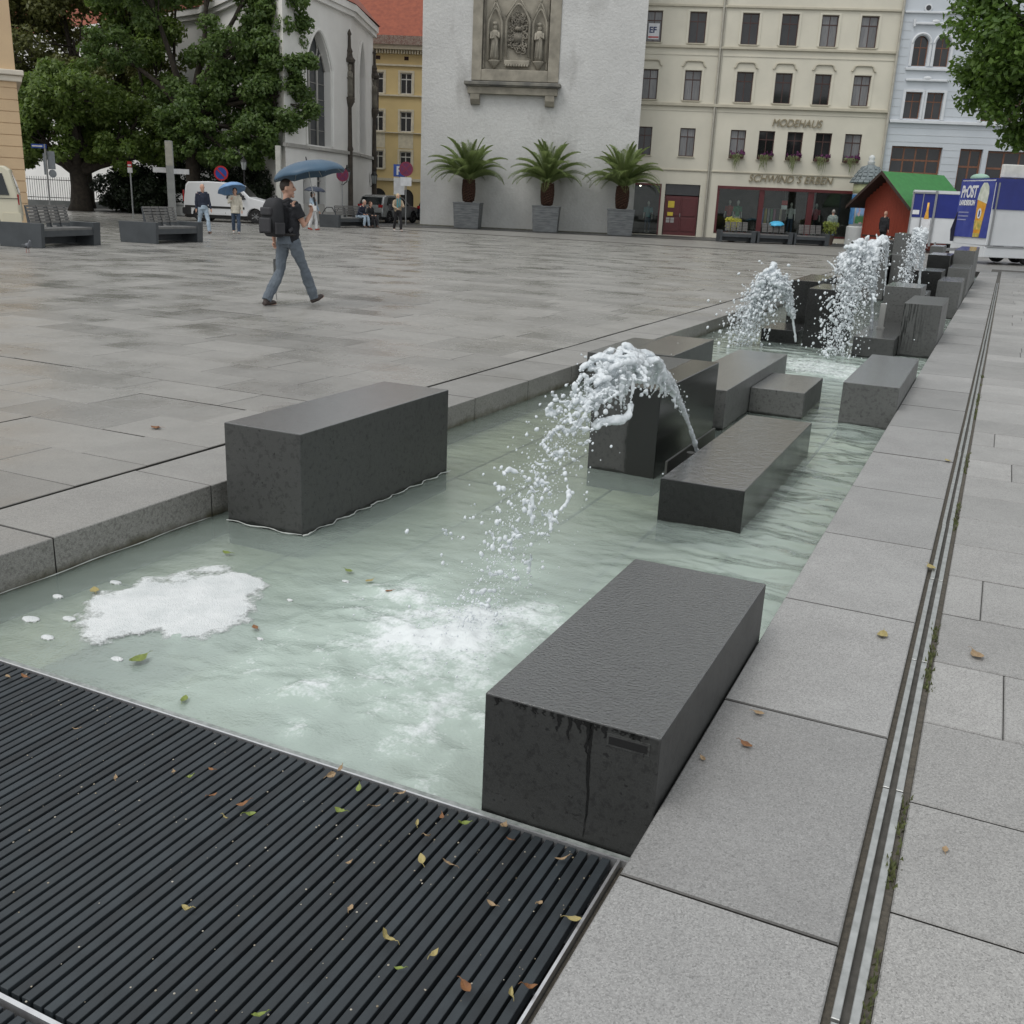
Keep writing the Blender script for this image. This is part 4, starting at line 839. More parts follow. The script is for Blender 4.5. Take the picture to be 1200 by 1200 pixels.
MB().box(CX-2.35, CX-1.82, -.06, .27, 7.72, 14.2).box(CX+1.80, CX+2.40, -.06, .27, 7.72, 14.2).box(CX-1.82, CX+1.8, -.04, .27, 7.72, 8.3).build('relief_frame', SAND, tw, bevel=.03)
for x in (-1.75, 1.70): MB().tube([(CX+x, .16, 8.35), (CX+x, .16, 14.2)], .06, 8).build('colonnette', SAND_D, tw)
MB().box(CX-2.68, CX+2.56, -.55, .05, 7.46, 7.64).box(CX-2.60, CX+2.5, -.48, .05, 7.40, 7.459).build('ledge', LEDGE, tw, bevel=.04)
MB().box(CX-2.5, CX+2.4, -.36, .05, 7.02, 7.40).build('ledge_course', SAND, tw, bevel=.03)
for x in (-2.34, 1.74): MB().prism([(-.34, 7.02), (-.34, 6.75), (-.2, 6.5), (.02, 6.48), (.02, 7.02)], CX+x, CX+x+.5, 'x').build('corbel', SAND, tw)
def gothic_frame(cx, hw, z0, zs, zt):
    m_ = MB(); p = arch_curve(cx-hw, cx+hw, zs, zt, True, 8); m_.tube([(cx-hw, .12, z0)]+[(x, .12, z) for x, z in p]+[(cx+hw, .12, z0)], .07, 6)
    m_.tube([(cx-hw*1.1, .1, zs+.2)]+[(cx, .06, zt+.35)], .04, 5).tube([(cx+hw*1.1, .1, zs+.2)]+[(cx, .06, zt+.35)], .04, 5).ell((cx, .08, zt+.42), (.09, .09, .14)); return m_
for x, hw, z0, zs, zt in ((-1.15, .36, 8.75, 10.6, 11.3), (.08, .62, 8.95, 10.7, 11.55), (1.27, .36, 8.75, 10.6, 11.3)): gothic_frame(CX+x, hw, z0, zs, zt).build('niche_frame', SAND, tw, smooth=True); 
def statue_fig(m_, x, y, z, h, rs):
    m_.lathe([(.20*h/1.9, 0), (.24*h/1.9, .1*h), (.19*h/1.9, .45*h), (.2*h/1.9, .55*h), (.23*h/1.9, .72*h), (.12*h/1.9, .8*h)], 12, (x, y, z), 1, .7); m_.ell((x+.01, y, z+.88*h), (.115*h/1.9, .11*h/1.9, .09*h)); m_.lathe([(.12*h/1.9, .92*h), (.14*h/1.9, 1.0*h), (.05*h/1.9, 1.02*h)], 8, (x, y, z))
    m_.tube([(x-.2*h/1.9, y-.02, z+.74*h), (x-.22*h/1.9, y-.14*h/1.9, z+.56*h), (x-.02, y-.2*h/1.9, z+.58*h)], [.06, .055, .04], 8).tube([(x+.2*h/1.9, y-.02, z+.74*h), (x+.24*h/1.9, y-.1*h/1.9, z+.58*h), (x+.08, y-.2*h/1.9, z+.66*h)], [.06, .055, .04], 8)
    for k in range(6): a = rs.uniform(-1.4, 1.4); m_.tube([(x+.18*h/1.9*math.sin(a), y-.13*h/1.9*math.cos(a), z+.6*h), (x+.25*h/1.9*math.sin(a*.8), y-.17*h/1.9*math.cos(a), z+.02)], [.02, .035], 5)
for i, x in enumerate((-1.15, 1.25)):
    m_ = MB(); statue_fig(m_, CX+x, .1, 8.78, 1.85, random.Random(i)); o = m_.build('statue', SAND, tw, smooth=True)
    MB().lathe([(.05, -.42), (.16, -.25), (.30, -.06), (.31, 0)], 12, (CX+x, .12, 8.76)).build('statue_console', SAND, tw, smooth=True)
ar = MB(); rs_ = random.Random(3)          # carved coat of arms
for k in range(150):
    x = rs_.uniform(-.5, .5); z = rs_.uniform(9.25, 11.2)
    if abs(x) > .52-(max(0, z-10.5))*.6: continue
    a = rs_.uniform(0, 6.28); r = rs_.uniform(.06, .16); ar.tube([(CX+.08+x+r*math.cos(a+q*.9), .2-.06*math.sin(q), z+r*math.sin(a+q*.9)) for q in range(5)], [.02, .035, .04, .035, .015], 5)
ar.prism([(CX-.12, 9.7), (CX+.28, 9.7), (CX+.3, 10.1), (CX+.08, 10.15), (CX-.14, 10.1)], .1, .25); ar.lathe([(.16, 0), (.2, .12), (.1, .2)], 10, (CX+.08, .16, 10.25))
ar.build('coat_of_arms', SAND_D, tw, smooth=True)
MB().box(CX-.62, CX+.78, .06, .27, 8.55, 8.8).build('arms_console', SAND, tw, bevel=.05)
for k in range(9): MB().ell((CX-.5+k*.145, .06, 8.52), (.07, .09, .07)).build('console_boss', SAND, tw, smooth=True)
MB().box(-6.3, 6.1, -.22, .0, -.02, .05).build('base_strip', M('base_weeds', (.12, .12, .09), .95, (.2, .2, .17), 5, .6, 30), tw)
# ---- white gothic church with polygonal end
CHW = M('church_plaster', (.80, .79, .76), .85, (.73, .72, .69), .6, .25, 30, co='World'); CHT = M('church_stone', (.42, .41, .38), .85, (.34, .33, .31), 2, co='World'); LEAD = M('leaded_glass', (.035, .04, .045), .3, (.06, .065, .07), 3, vary=.2)
TILE_R = M('red_roof_tiles', (.30, .085, .045), .8, (.22, .06, .035), 3, .5, 25, co='World')
ch = thing('church', 'white plastered gothic church with tall pointed windows and red roof', 'church')
pa = [Vector((-84, 63, 0)), Vector((-45.5, 51.5, 0)), Vector((-34.1, 44.17, 0)), Vector((-35.78, 52.58, 0)), Vector((-38.78, 59.48, 0)), Vector((-75, 74, 0))]
def wallseg(a, b, z1, wins):
    d = (b-a); ln = d.length; ang = math.atan2(d.y, d.x); m_ = MB(); ops = [(w_[0], w_[1], w_[2], w_[4]) for w_ in wins]
    facade(m_, 0, ln, 0, z1, ops, .45)
    for w_ in wins:
        if w_[5] is not None: arch_fill(m_, w_[0], w_[1], w_[3], w_[4], w_[5], .45)
    o = m_.build('wall', CHW, ch, tuple(a), ang)
    MB().box(.0, ln+.05, -.14, .02, 3.72, 3.9).build('string_course', CHT, o); MB().box(-.05, ln+.1, -.35, .02, z1-.35, z1).box(-.05, ln+.1, -.22, .02, z1-.6, z1-.35).build('cornice', CHW, o)
    for w_ in wins:
        a0, b0, c0, zs, zt, ptd = w_[:6]; n = w_[6] if len(w_) > 6 else 3; g_ = MB(); p = arch_curve(a0, b0, zs, zt, ptd if ptd is not None else False) if ptd is not None else [(a0, zt), (b0, zt)]
        poly = [(a0, c0)]+[(x, z) for x, z in p]+[(b0, c0)]; g_.prism(poly, .40, .43); wobj = g_.build('window', LEAD, o)
        bars = MB()
        for k in range(1, n): x = a0+(b0-a0)*k/n; bars.tube([(x, .36, c0), (x, .36, zs+(zt-zs)*.25 if ptd is not None else zt)], .07, 6)
        if ptd:
            for k in range(n): xa = a0+(b0-a0)*k/n; xb = a0+(b0-a0)*(k+1)/n; bars.tube([(x, .36, z) for x, z in arch_curve(xa, xb, zs, zs+(zt-zs)*.45, True, 5)], .055, 5)
            cx = (a0+b0)/2; r = (b0-a0)*.2; bars.tube([(cx+r*math.cos(q*.52), .36, zs+(zt-zs)*.6+r*math.sin(q*.52)) for q in range(13)], .05, 5)
            for z in np.arange(c0+.8, zs, .8): bars.box(a0, b0, .37, .39, z, z+.03)
            bars.build('tracery', CHT, wobj, smooth=True)
            ms = MB(); ms.tube([(a0-.1, -.02, c0)]+[(x+(x-cx)*.12, -.02, z+.1) for x, z in p]+[(b0+.1, -.02, c0)], .1, 6); ms.build('moulding', CHW, wobj)
            MB().prism([(-.2, c0-.2), (.42, c0+.02), (.42, c0-.25), (-.2, c0-.25)], a0-.15, b0+.15, 'x').build('sill', CHT, wobj)
        elif ptd is None: MB().box(a0-.0, b0, .3, .38, zs, zs+.06).build('transom', CHT, wobj)
    return o
EV = 11.75
wallseg(pa[0], pa[1], EV, [(3, 5.2, 3.95, 8.0, 9.6, True), (11, 13.2, 3.95, 8.0, 9.6, True)])
wallseg(pa[1], pa[2], EV, [(2.6, 4.9, 3.95, 8.0, 9.6, True)])
wallseg(pa[2], pa[3], EV, [(2.6, 5.7, 3.98, 7.9, 9.7, True), (2.0, 2.9, .35, 2.1, 2.7, None, 2), (3.75, 4.9, .35, 2.1, 2.7, None, 2)])
wallseg(pa[3], pa[4], EV, [(2.2, 4.3, 3.98, 8.4, 10.2, True, 2)])
wallseg(pa[4], pa[5], EV, [])
m_ = MB(); ap = Vector((-46, 56, 21)); ap2 = Vector((-78, 67, 21)); e = [Vector((p.x, p.y, EV+.02))+(p-Vector((-47, 57, 0))).normalized()*.5 for p in pa]
for i in range(1, 4): m_.add([e[i], e[i+1], ap], [(0, 1, 2)])
m_.add([e[0], e[1], ap, ap2], [(0, 1, 2, 3)]); m_.add([e[4], e[5], ap2, ap], [(0, 1, 2, 3)]); m_.build('roof', TILE_R, ch)
MB().prism([(-.12, 0), (.1, .9), (.1, -.1), (-.12, -.1)], 0, 12, 'x').build('plinth', CHT, ch, tuple(pa[2]+Vector((0, 0, 0))), math.atan2((pa[3]-pa[2]).y, (pa[3]-pa[2]).x)).scale.x = (pa[3]-pa[2]).length/12
# slender column with statue on the corner of the church
STN = M('dark_statue_stone', (.09, .075, .06), .85, (.05, .042, .035), 4, .4, 40); 
for bx, by, lb in ((-35.62, 52.2, 'dark slender column with a canopied statue at the church corner'), (-38.55, 59.3, 'second dark statue column at the far church edge, mostly hidden')):
    sc_ = thing('statue_column', lb, 'statue column', (bx, by, 0), 0, 'statue columns on the church corners')
    MB().lathe([(.26, 0), (.26, .5), (.17, .7), (.15, 3.9), (.2, 4.0), (.14, 4.2), (.11, 6.3), (.22, 6.5), (.3, 6.75), (.28, 6.85)], 12).build('shaft', STN, sc_, smooth=True)
    f_ = MB(); statue_fig(f_, 0, 0, 6.85, 1.75, random.Random(8)); f_.build('statue', SAND_D, sc_, smooth=True)
    MB().lathe([(.3, 8.7), (.34, 8.85), (.2, 9.0), (.16, 9.2), (.19, 9.3), (.1, 9.5), (.08, 10.1), (.13, 10.2), (.02, 10.45)], 8).build('canopy', STN, sc_)
    MB().box(-.06, .06, .0, .42, 6.6, 8.9).build('wall_anchor', STN, sc_)
# ---- yellow house behind the church
YW = M('yellow_render', (.60, .47, .23), .8, (.55, .43, .21), 1, .15, 50, co='World'); YT = M('yellow_trim', (.60, .55, .42), .7)
yb = thing('yellow_house', 'yellow rendered house with white windows seen between church and tower', 'building', (-42.12, 68.01, 0), R(23))
cols_ = [(-4.0, -3.15), (-1.92, -1.1), (.13, 1.0), (2.2, 3.05)]; ops = []
for a, b in cols_: ops += [(a, b, 8.66, 10.1), (a, b, 6.05, 7.46), (a, b, 3.4, 4.68)]
arcs = [(-2.1, -.9), (.2, 1.2)]; ops += [(a, b, 0, 2.0) for a, b in arcs]
m_ = MB(); facade(m_, -6, 6, 0, 11.7, ops, .2)
for a, b in arcs: arch_fill(m_, a, b, 1.4, 2.0, False, .2)
m_.build('wall', YW, yb); shell(yb, 'rear_walls', YW, -6, 6, 0, 11.7, 9)
for a, b in arcs: MB().box(a, b, .17, .2, 0, 2.0).build('arched_door', GLASS, yb)
for z0, z1 in ((8.66, 10.1), (6.05, 7.46), (3.4, 4.68)):
    for a, b in cols_:
        wn = window(yb, a, b, z0, z1, .14, FR_WH, 2, .7, sill=True, sillm=YT, bar=.07); MB().box(a-.16, a-.01, -.03, .02, z0, z1+.16).box(b+.01, b+.16, -.03, .02, z0, z1+.16).box(a-.01, b+.01, -.03, .02, z1+.01, z1+.16).build('surround', YT, wn)
for a, b in cols_:
    MB().box(a-.12, b+.12, -.02, .02, 4.9, 5.95).build('apron_panel', YT, yb); MB().box((a+b)/2-.16, (a+b)/2+.16, -.02, .02, 10.95, 11.2).build('vent', GLASS, yb)
for z, h in ((8.55, .1), (10.6, .12), (2.66, .2), (5.98, .06)): MB().box(-6, 6, -.12, .01, z-h/2, z+h/2).build('string_course', YT, yb)
MB().box(-6.1, 6.1, -.5, .02, 11.62, 11.95).build('eaves', YT, yb); den = MB()
for k in range(60): den.box(-6+k*.2, -5.9+k*.2, -.35, .0, 11.35, 11.6)
tag(den.build('dentils', YT, yb), kind='stuff')
MB().add([(-6.2, -.6, 11.95), (6.2, -.6, 11.95), (2.4, 5, 17.5), (-4, 5, 17.5), (6.2, 9.5, 11.95), (-6.2, 9.5, 11.95)], [(0, 1, 2, 3), (1, 4, 2), (0, 3, 5), (3, 2, 4, 5)]).build('roof', TILE_R, yb)
MB().box(-6.3, 6.3, -.68, -.45, 11.9, 12.5).build('roof_edge', M('roof_edge_tiles', (.16, .08, .06), .85, (.3, .26, .22), 14), yb)
wh = thing('white_gable_house', 'plain white gable wall rising behind the yellow house', 'building', (-40.5, 80, 0), R(23))
MB().box(-7, 7, 0, 8, 0, 17.2).build('wall', M('white_wall', (.66, .66, .65), .85, (.6, .6, .6), .6), wh); MB().prism([(-.3, 17.2), (4, 17.9), (8.3, 17.2)], -7.2, 7.2, 'x').build('roof', M('grey_roof', (0, 0, 0)), wh)
# ---- corner of a cream house at the far left
PEACH = M('peach_render', (.60, .44, .27), .8, (.55, .40, .25), 1, .2, 40, co='World'); PTR = M('peach_trim', (.66, .60, .50), .75, (.58, .53, .45), 2)
lb_ = thing('corner_house', 'peach coloured corner house with white pilaster at the left edge', 'building', (-38.67, 31.75, 0), R(-128))
m_ = MB()
for k in range(13): m_.box(0, 8, -.0, 9, k*.38, k*.38+.352)
m_.box(.02, 7.98, .03, 8.97, 0, 4.95); m_.build('wall', PEACH, lb_)
MB().box(-.25, 8.2, -.28, 9.2, 4.95, 5.12).box(-.18, 8.1, -.2, 9.1, 4.75, 4.949).build('cornice', PTR, lb_, bevel=.03)
MB().box(0, 8, 0, 9, 5.12, 14).build('upper_wall', PEACH, lb_); MB().box(-.1, 1.0, -.12, .9, 5.12, 5.9).box(-.06, .95, -.08, .85, 5.9, 14).box(-.1, .6, -.12, .5, 4.25, 4.7).build('pilaster', PTR, lb_, bevel=.02)
MB().add([(-.4, -.4, 14), (8.4, -.4, 14), (8.4, 9.4, 14), (-.4, 9.4, 14), (4, 4.5, 18)], [(0, 1, 4), (1, 2, 4), (2, 3, 4), (3, 0, 4), (3, 2, 1, 0)]).build('roof', TILE_R, lb_)
# ------------------------------------------------------------------ trees
def leaf_material(name, c1, c2, trans=.42):
    m, t, b, o = nodes(name); b.inputs['Roughness'].default_value = .5
    rn = N(t, 'ShaderNodeNewGeometry').outputs['Random Per Island']; c = mixc(t, rn, c1, c2)
    L(t, c, b.inputs['Base Color']); tl = N(t, 'ShaderNodeBsdfTranslucent'); L(t, mixc(t, .5, c, tuple(x*1.6 for x in c2)), tl.inputs[0])
    mx = N(t, 'ShaderNodeMixShader'); mx.inputs[0].default_value = trans; L(t, b.outputs[0], mx.inputs[1]); L(t, tl.outputs[0], mx.inputs[2]); L(t, mx.outputs[0], o.inputs['Surface']); return m
LF_MAPLE = leaf_material('maple_leaves', (.075, .13, .027), (.16, .23, .05)); LF_DARK = leaf_material('dark_leaves', (.06, .11, .03), (.12, .185, .045)); LF_OLIVE = leaf_material('olive_leaves', (.09, .105, .03), (.16, .17, .055)); LF_CHEST = leaf_material('chestnut_leaves', (.055, .11, .02), (.12, .20, .035)); LF_YEW = leaf_material('yew_leaves', (.012, .022, .010), (.024, .04, .016), .15)
BARK = M('bark', (.055, .045, .035), .95, (.03, .025, .02), 6, .7, 40)
def foliage(clumps, n, size, seed, droop=.25, flat=.5):
    """leaf faces gathered in clumps; each leaf is a small folded kite"""
    rs = np.random.RandomState(seed); C = np.array([c[:3] for c in clumps]); Rr = np.array([c[3] for c in clumps])
    pr = Rr**2; pr /= pr.sum(); k = rs.choice(len(C), n, p=pr); d = rs.normal(size=(n, 3)); d /= np.linalg.norm(d, axis=1)[:, None]
    r = rs.rand(n)**.45; P = C[k]+d*(Rr[k]*r)[:, None]*np.array([1, 1, .72])
    nrm = d*.6+rs.normal(size=(n, 3))*.55+np.array([0, 0, flat]); nrm /= np.linalg.norm(nrm, axis=1)[:, None]
    ax = np.cross(nrm, rs.normal(size=(n, 3))); ax /= np.linalg.norm(ax, axis=1)[:, None]; bx = np.cross(nrm, ax)
    s = size*(.6+.8*rs.rand(n))[:, None]; ax[:, 2] -= droop*.5
    v0 = P-ax*s*.5; v1 = P+bx*s*.36-nrm*s*.10; v2 = P+ax*s*.6-np.array([0, 0, 1])*s*droop*.4; v3 = P-bx*s*.36-nrm*s*.10
    V = np.stack([v0, v1, v2, v3], 1).reshape(-1, 3); i = np.arange(n)*4; F = np.stack([i, i+1, i+2, i+3], 1)
    m_ = MB(); m_.v = V.tolist(); m_.f = F.tolist(); return m_
def make_tree(name, label, base, lobes, n, size, mat, seed, trunk_r=.3, fork=3., group=None, nclump=26, extra=None):
    """lobes: ellipsoids (x,y,z,rx,ry,rz) in local coordinates that the limbs reach into"""
    rs = random.Random(seed); t_ = thing(name, label, 'tree', base, 0, group); w_ = MB(); clumps = []
    w_.tube([(0, 0, -.1), (.05, 0, .4), (.02, .03, fork*.6), (0, 0, fork)], [trunk_r*1.35, trunk_r, trunk_r*.85, trunk_r*.8], 10)
    for (x, y, z, rx, ry, rz) in lobes:
        c = Vector((x, y, z)); mid = Vector((x*.45+rs.gauss(0, .2), y*.45+rs.gauss(0, .2), fork+(z-fork)*.5)); w_.tube([(0, 0, fork*.92), mid*.5+Vector((0, 0, fork*.5)), mid, c], [trunk_r*.6, trunk_r*.45, trunk_r*.32, trunk_r*.14], 7)
        for q in range(nclump):
            d = Vector((rs.gauss(0, 1), rs.gauss(0, 1), rs.gauss(0, 1))).normalized()*rs.uniform(.55, 1.02); p = c+Vector((d.x*rx, d.y*ry, d.z*rz)); r = rs.uniform(.22, .42)*min(rx, rz)+.2
            clumps.append((p.x, p.y, p.z, r))
            if q % 2 == 0: m = c*.5+p*.5+Vector((0, 0, -.15)); w_.tube([c.lerp(mid, rs.uniform(0, .8)), m, p], [trunk_r*.14, trunk_r*.09, .015], 5, cap=False)
    w_.build('trunk', BARK, t_, smooth=True, fix=False)
    o = foliage(clumps, n, size, seed+1).build('crown', mat, t_, fix=False); return t_
make_tree('maple_tree', 'dense low round maple with a dark trunk beside the iron fence', (-46.6, 42.1, 0), [(0, 0, 5.0, 3.0, 3.0, 2.1), (-2.2, -1.6, 4.4, 2.0, 2.0, 1.7), (2.4, 1.9, 4.2, 2.2, 2.2, 1.7), (1.0, -1.2, 5.9, 2.3, 2.3, 1.5), (-1.4, 0, 6.2, 2.0, 2.0, 1.3), (3.6, 2.6, 3.3, 1.3, 1.3, 1.0), (0, -2.2, 3.6, 1.8, 1.6, 1.2), (2.6, .6, 3.4, 1.8, 1.6, 1.1), (-2.6, -1.6, 3.4, 1.6, 1.5, 1.1)], 52000, .20, LF_MAPLE, 21, .55, 2.2, 'trees before the church', 22)
make_tree('lime_tree', 'tall olive green tree rising behind the round maple', (-51.5, 47, 0), [(0, 0, 9.5, 3.6, 3.6, 3.0), (-3, -2.4, 9, 2.6, 2.6, 2.8), (2.6, 2.4, 9.2, 2.8, 2.8, 2.4), (-1, 0, 13, 3, 3, 2.6), (3.4, 1.2, 12.6, 2.6, 2.6, 2.2), (-4.2, -3, 12, 2.4, 2.4, 2.4), (-5.2, -4.2, 8.4, 2.4, 2.4, 2.4), (-5.6, -4.4, 12, 2.4, 2.2, 2.4), (-2.6, -2.4, 6.4, 2.2, 2.2, 1.7), (1.5, -1, 7.2, 2.4, 2.4, 1.6)], 56000, .22, LF_OLIVE, 31, .45, 4.5, 'trees before the church', 20)
make_tree('ash_tree', 'open branching tree with dark limbs in front of the church wall', (-40.2, 44.0, 0), [(-1.5, -1.2, 11.5, 2.4, 2.0, 1.9), (-3.2, -1.8, 8.2, 1.6, 1.5, 1.1), (1.2, .6, 12.8, 2.4, 2.2, 1.8), (4.0, 1.9, 11.2, 2.2, 2.0, 1.5), (2.4, .2, 8.4, 2.1, 2.0, 1.6), (3.6, .2, 6.2, 2.0, 1.9, 1.5), (2.2, -.6, 4.6, 2.1, 1.9, 1.3), (4.6, .0, 4.4, 1.7, 1.5, 1.2), (-.5, -.2, 5.6, 1.8, 1.8, 1.4), (4.9, 1.5, 10.4, 2.1, 1.7, 1.2), (4.0, 1.2, 12.0, 2.3, 2.0, 1.2), (4.4, 1.0, 8.0, 1.6, 1.5, 1.2), (5.6, .6, 6.2, 1.7, 1.4, 1.3), (6.0, .9, 7.6, 1.2, 1.1, .9), (4.7, 1.1, 9.0, 1.7, 1.5, 1.3), (4.9, .8, 7.2, 1.6, 1.4, 1.2), (5.2, 2.0, 12.4, 1.9, 1.8, 1.1), (3.0, -.4, 3.2, 1.8, 1.5, .9), (.6, -.6, 3.6, 1.6, 1.5, .9)], 70000, .19, LF_DARK, 41, .42, 5.0, 'trees before the church', 17)
make_tree('lime_tree', 'narrow green tree between the maple and the open branching tree', (-45.8, 47.5, 0), [(0, 0, 8.5, 2.2, 2.2, 2.4), (.5, .4, 5.6, 2.2, 2.2, 1.9), (-1, -.8, 11.2, 2.0, 2.0, 1.8), (1.2, .8, 12.6, 1.6, 1.6, 1.4)], 20000, .21, LF_MAPLE, 51, .3, 3.5, 'trees before the church', 16)
for i, (x, y, r, h, lb) in enumerate(((-44.6, 44.6, 1.7, 2.6, 'dark yew bush left of the stone cross pillar'), (-43.0, 46.4, 1.9, 3.2, 'dark yew bush right behind the stone cross pillar'), (-40.9, 47.8, 2.0, 3.4, 'dark yew bush above the roof of the white van'), (-38.6, 47.2, 1.9, 3.2, 'dark yew bush behind the bonnet of the white van'), (-36.9, 46.2, 1.5, 2.8, 'dark yew bush at the church wall behind the stone post'), (-47.2, 45.8, 1.6, 2.4, 'dark yew bush right of the maple trunk'))):
    make_tree('yew_bush', lb, (x, y, 0), [(0, 0, h*.55, r, r, h*.5), (.3, .2, h*.3, r*1.05, r*1.05, h*.3)], 8000, .16, LF_YEW, 600+i, .14, .5, 'yew bushes under the trees', 26)
make_tree('chestnut_tree', 'big chestnut crown hanging into view at the upper right', (2.1, 34.4, 0), [(-.3, 0, 6.9, 3.0, 2.8, 2.2), (-2.5, -.4, 7.0, 1.9, 1.9, 1.8), (-2.2, -.2, 4.8, 1.5, 1.6, 1.0), (-.8, -.8, 4.6, 1.7, 1.7, .95), (1.6, 0, 5.5, 2.2, 2.4, 1.8), (-.6, .4, 9.4, 3.2, 2.8, 1.9), (-2.9, .3, 5.8, 1.3, 1.5, 1.1), (2.0, .4, 8.4, 2.4, 2.4, 2), (-1.6, -.3, 4.0, .9, .9, .5)], 60000, .16, LF_CHEST, 71, .38, 3.4, None, 26)
# ------------------------------------------------------------------ palms in zinc tubs before the tower
FROND = leaf_material('palm_frond', (.11, .165, .05), (.21, .26, .10), .4); ZINC = M('zinc_tub', (.19, .20, .205), .5, (.11, .118, .122), 2.5, .1, 30, metal=.5, stretch=(1, 1, 7)); PTR_ = M('palm_trunk', (.085, .04, .025), .95, (.04, .02, .014), 14, .6, 40); STALK = M('palm_stalk', (.17, .15, .05), .7)
def frond_mesh(seed, ln, lift, droop):
    rs = random.Random(seed); m_ = MB(); n = 14; pts = []; p = Vector((0, 0, 0)); a = lift
    for i in range(n+1):
        pts.append(p.copy()); p = p+Vector((math.cos(a), 0, math.sin(a)))*ln/n; a -= droop/n*(.6+1.2*i/n)
    m_.tube(pts, [.03*(1-i/(n+2)) for i in range(n+1)], 5)
    for i in range(2, n+1):
        for k in range(4):
            f = i-1+k/4; b = pts[i-1].lerp(pts[i], k/4); d = (pts[i]-pts[i-1]).normalized(); L_ = .52*math.sin(math.pi*min(1, (f/n)*.85+.15))**.7*ln/2.2*rs.uniform(.85, 1.1)
            for s_ in (-1, 1):
                out = (d*.62+Vector((0, s_*.85, 0))+Vector((0, 0, .38))).normalized(); e = b+out*L_+Vector((0, 0, -.10*L_)); wv = Vector((0, 0, 1)).cross(out).normalized()*.019
                mid = b+out*L_*.5+Vector((0, 0, .02)); m_.add([b-wv*.6, b+wv*.6, mid+wv, mid-wv, e], [(0, 1, 2, 3), (3, 2, 4)])
    return m_
FM = []
for i, (ln, li, dr_) in enumerate(((2.1, 1.45, .45), (2.25, 1.28, .8), (2.3, 1.1, 1.1), (2.35, .92, 1.35), (2.3, .75, 1.5), (2.0, .6, 1.6))):
    me = frond_mesh(800+i, ln, li, dr_).mesh('frond', fix=False); me.materials.append(FROND); FM.append(me)
PDIR = dirv(A19); PB = Vector((-24.0, 51.78, 0))
for i, (u, lb) in enumerate(((-3.09, 'left palm with feathery fronds in a zinc tub'), (1.22, 'middle palm of the three in front of the tower'), (5.26, 'right palm in front of the tower, overlapping the shop building'))):
    p = PB+PDIR*u; rs_ = random.Random(40+i)
    tb = thing('zinc_tub', ('left', 'middle', 'right')[i]+' of the three banded zinc palm tubs before the tower', 'planter', tuple(p), A19, 'zinc tubs before the tower')
    MB().lathe([(.90, 0), (.92, .02), (1.02, 1.28), (1.05, 1.30), (1.05, 1.36), (.98, 1.36), (.96, 1.22)], 4).build('tub', ZINC, tb).rotation_euler.z = R(45)
    tb.children[0].scale = (1.0, 1.0, 1.0)
    for z in (.35, .7, 1.05): k = (.90+(z/1.28)*.12)*.7071+.008; MB().box(-k, k, -k, k, z-.03, z+.03).build('band', ZINC, tb, bevel=.01)
    MB().box(-.66, .66, -.66, .66, 1.15, 1.24).build('soil', DIRT, tb)
    pt_ = thing('palm_tree', lb, 'palm', tuple(p+Vector((0, 0, 1.22))), rs_.uniform(0, 6), 'palms before the tower')
    tr = MB(); tr.lathe([(.17, 0), (.22, .15), (.30, .55), (.33, .95), (.28, 1.2), (.16, 1.45)], 14)
    for k in range(140):
        a = k*2.399; z = .2+1.1*k/140; r = .22+.11*math.sin(min(1, z/1.2)*math.pi*.75); tr.obox((r*math.cos(a), r*math.sin(a), z), (.10, .11, .07), (0, -.5, a))
    tr.build('trunk', PTR_, pt_)
    for k in range(46):
        a = k*2.399+rs_.gauss(0, .1); j = min(5, int(k/46*6)); o = link('frond', FM[j], pt_, (.1*math.cos(a), .1*math.sin(a), 1.35-.02*j), a); o.rotation_euler.y = rs_.gauss(0, .1); s_ = rs_.uniform(.9, 1.12); o.scale = (s_, s_, s_)
# ------------------------------------------------------------------ advertising column
ac = thing('advertising_column', 'round advertising column with shingled grey dome beside the red hut', 'advertising column', (-7.3, 60.1, 0), 0)
ACW = M('column_white', (.60, .62, .61), .6, (.5, .52, .52), 2); ACG = M('column_grey', (.20, .23, .24), .7, (.14, .165, .175), 4)
MB().lathe([(.84, 0), (.84, .95), (.78, 1.0)], 32).build('plinth', ACW, ac, auto=40); MB().lathe([(.74, 1.0), (.74, 3.3)], 32).build('drum', ACW, ac, smooth=True)
MB().lathe([(.76, 2.72), (.76, 3.2)], 32).build('title_band', M('pale_yellow_band', (.62, .62, .38), .6), ac, smooth=True)
MB().lathe([(.9, 3.28), (.92, 3.38), (.82, 3.5), (.62, 3.85), (.42, 4.1), (.2, 4.2)], 24).build('dome', ACG, ac, smooth=True)
for j in range(5):
    r = (.93, .86, .74, .62, .48)[j]; z = (3.34, 3.48, 3.68, 3.86, 4.04)[j]
    for k in range(20-2*j): a = 2*math.pi*k/(20-2*j)+j*.3; MB().obox((r*math.cos(a), r*math.sin(a), z), (.05, r*.28, .17), (0, -.6, a)).build('shingle', ACG, ac)
MB().lathe([(.2, 4.18), (.17, 4.3), (.22, 4.36), (.13, 4.42), (.17, 4.52), (.15, 4.64), (.05, 4.72)], 16).build('finial', ACW, ac, smooth=True)
def curved_poster(name, a0, a1, z0, z1, mat, r=.752):
    m_ = MB(); n = 10
    for i in range(n):
        b0 = a0+(a1-a0)*i/n; b1 = a0+(a1-a0)*(i+1)/n; m_.quad((r*math.cos(b0), r*math.sin(b0), z0), (r*math.cos(b1), r*math.sin(b1), z0), (r*math.cos(b1), r*math.sin(b1), z1), (r*math.cos(b0), r*math.sin(b0), z1))
    return m_.build(name, mat, ac, smooth=True)
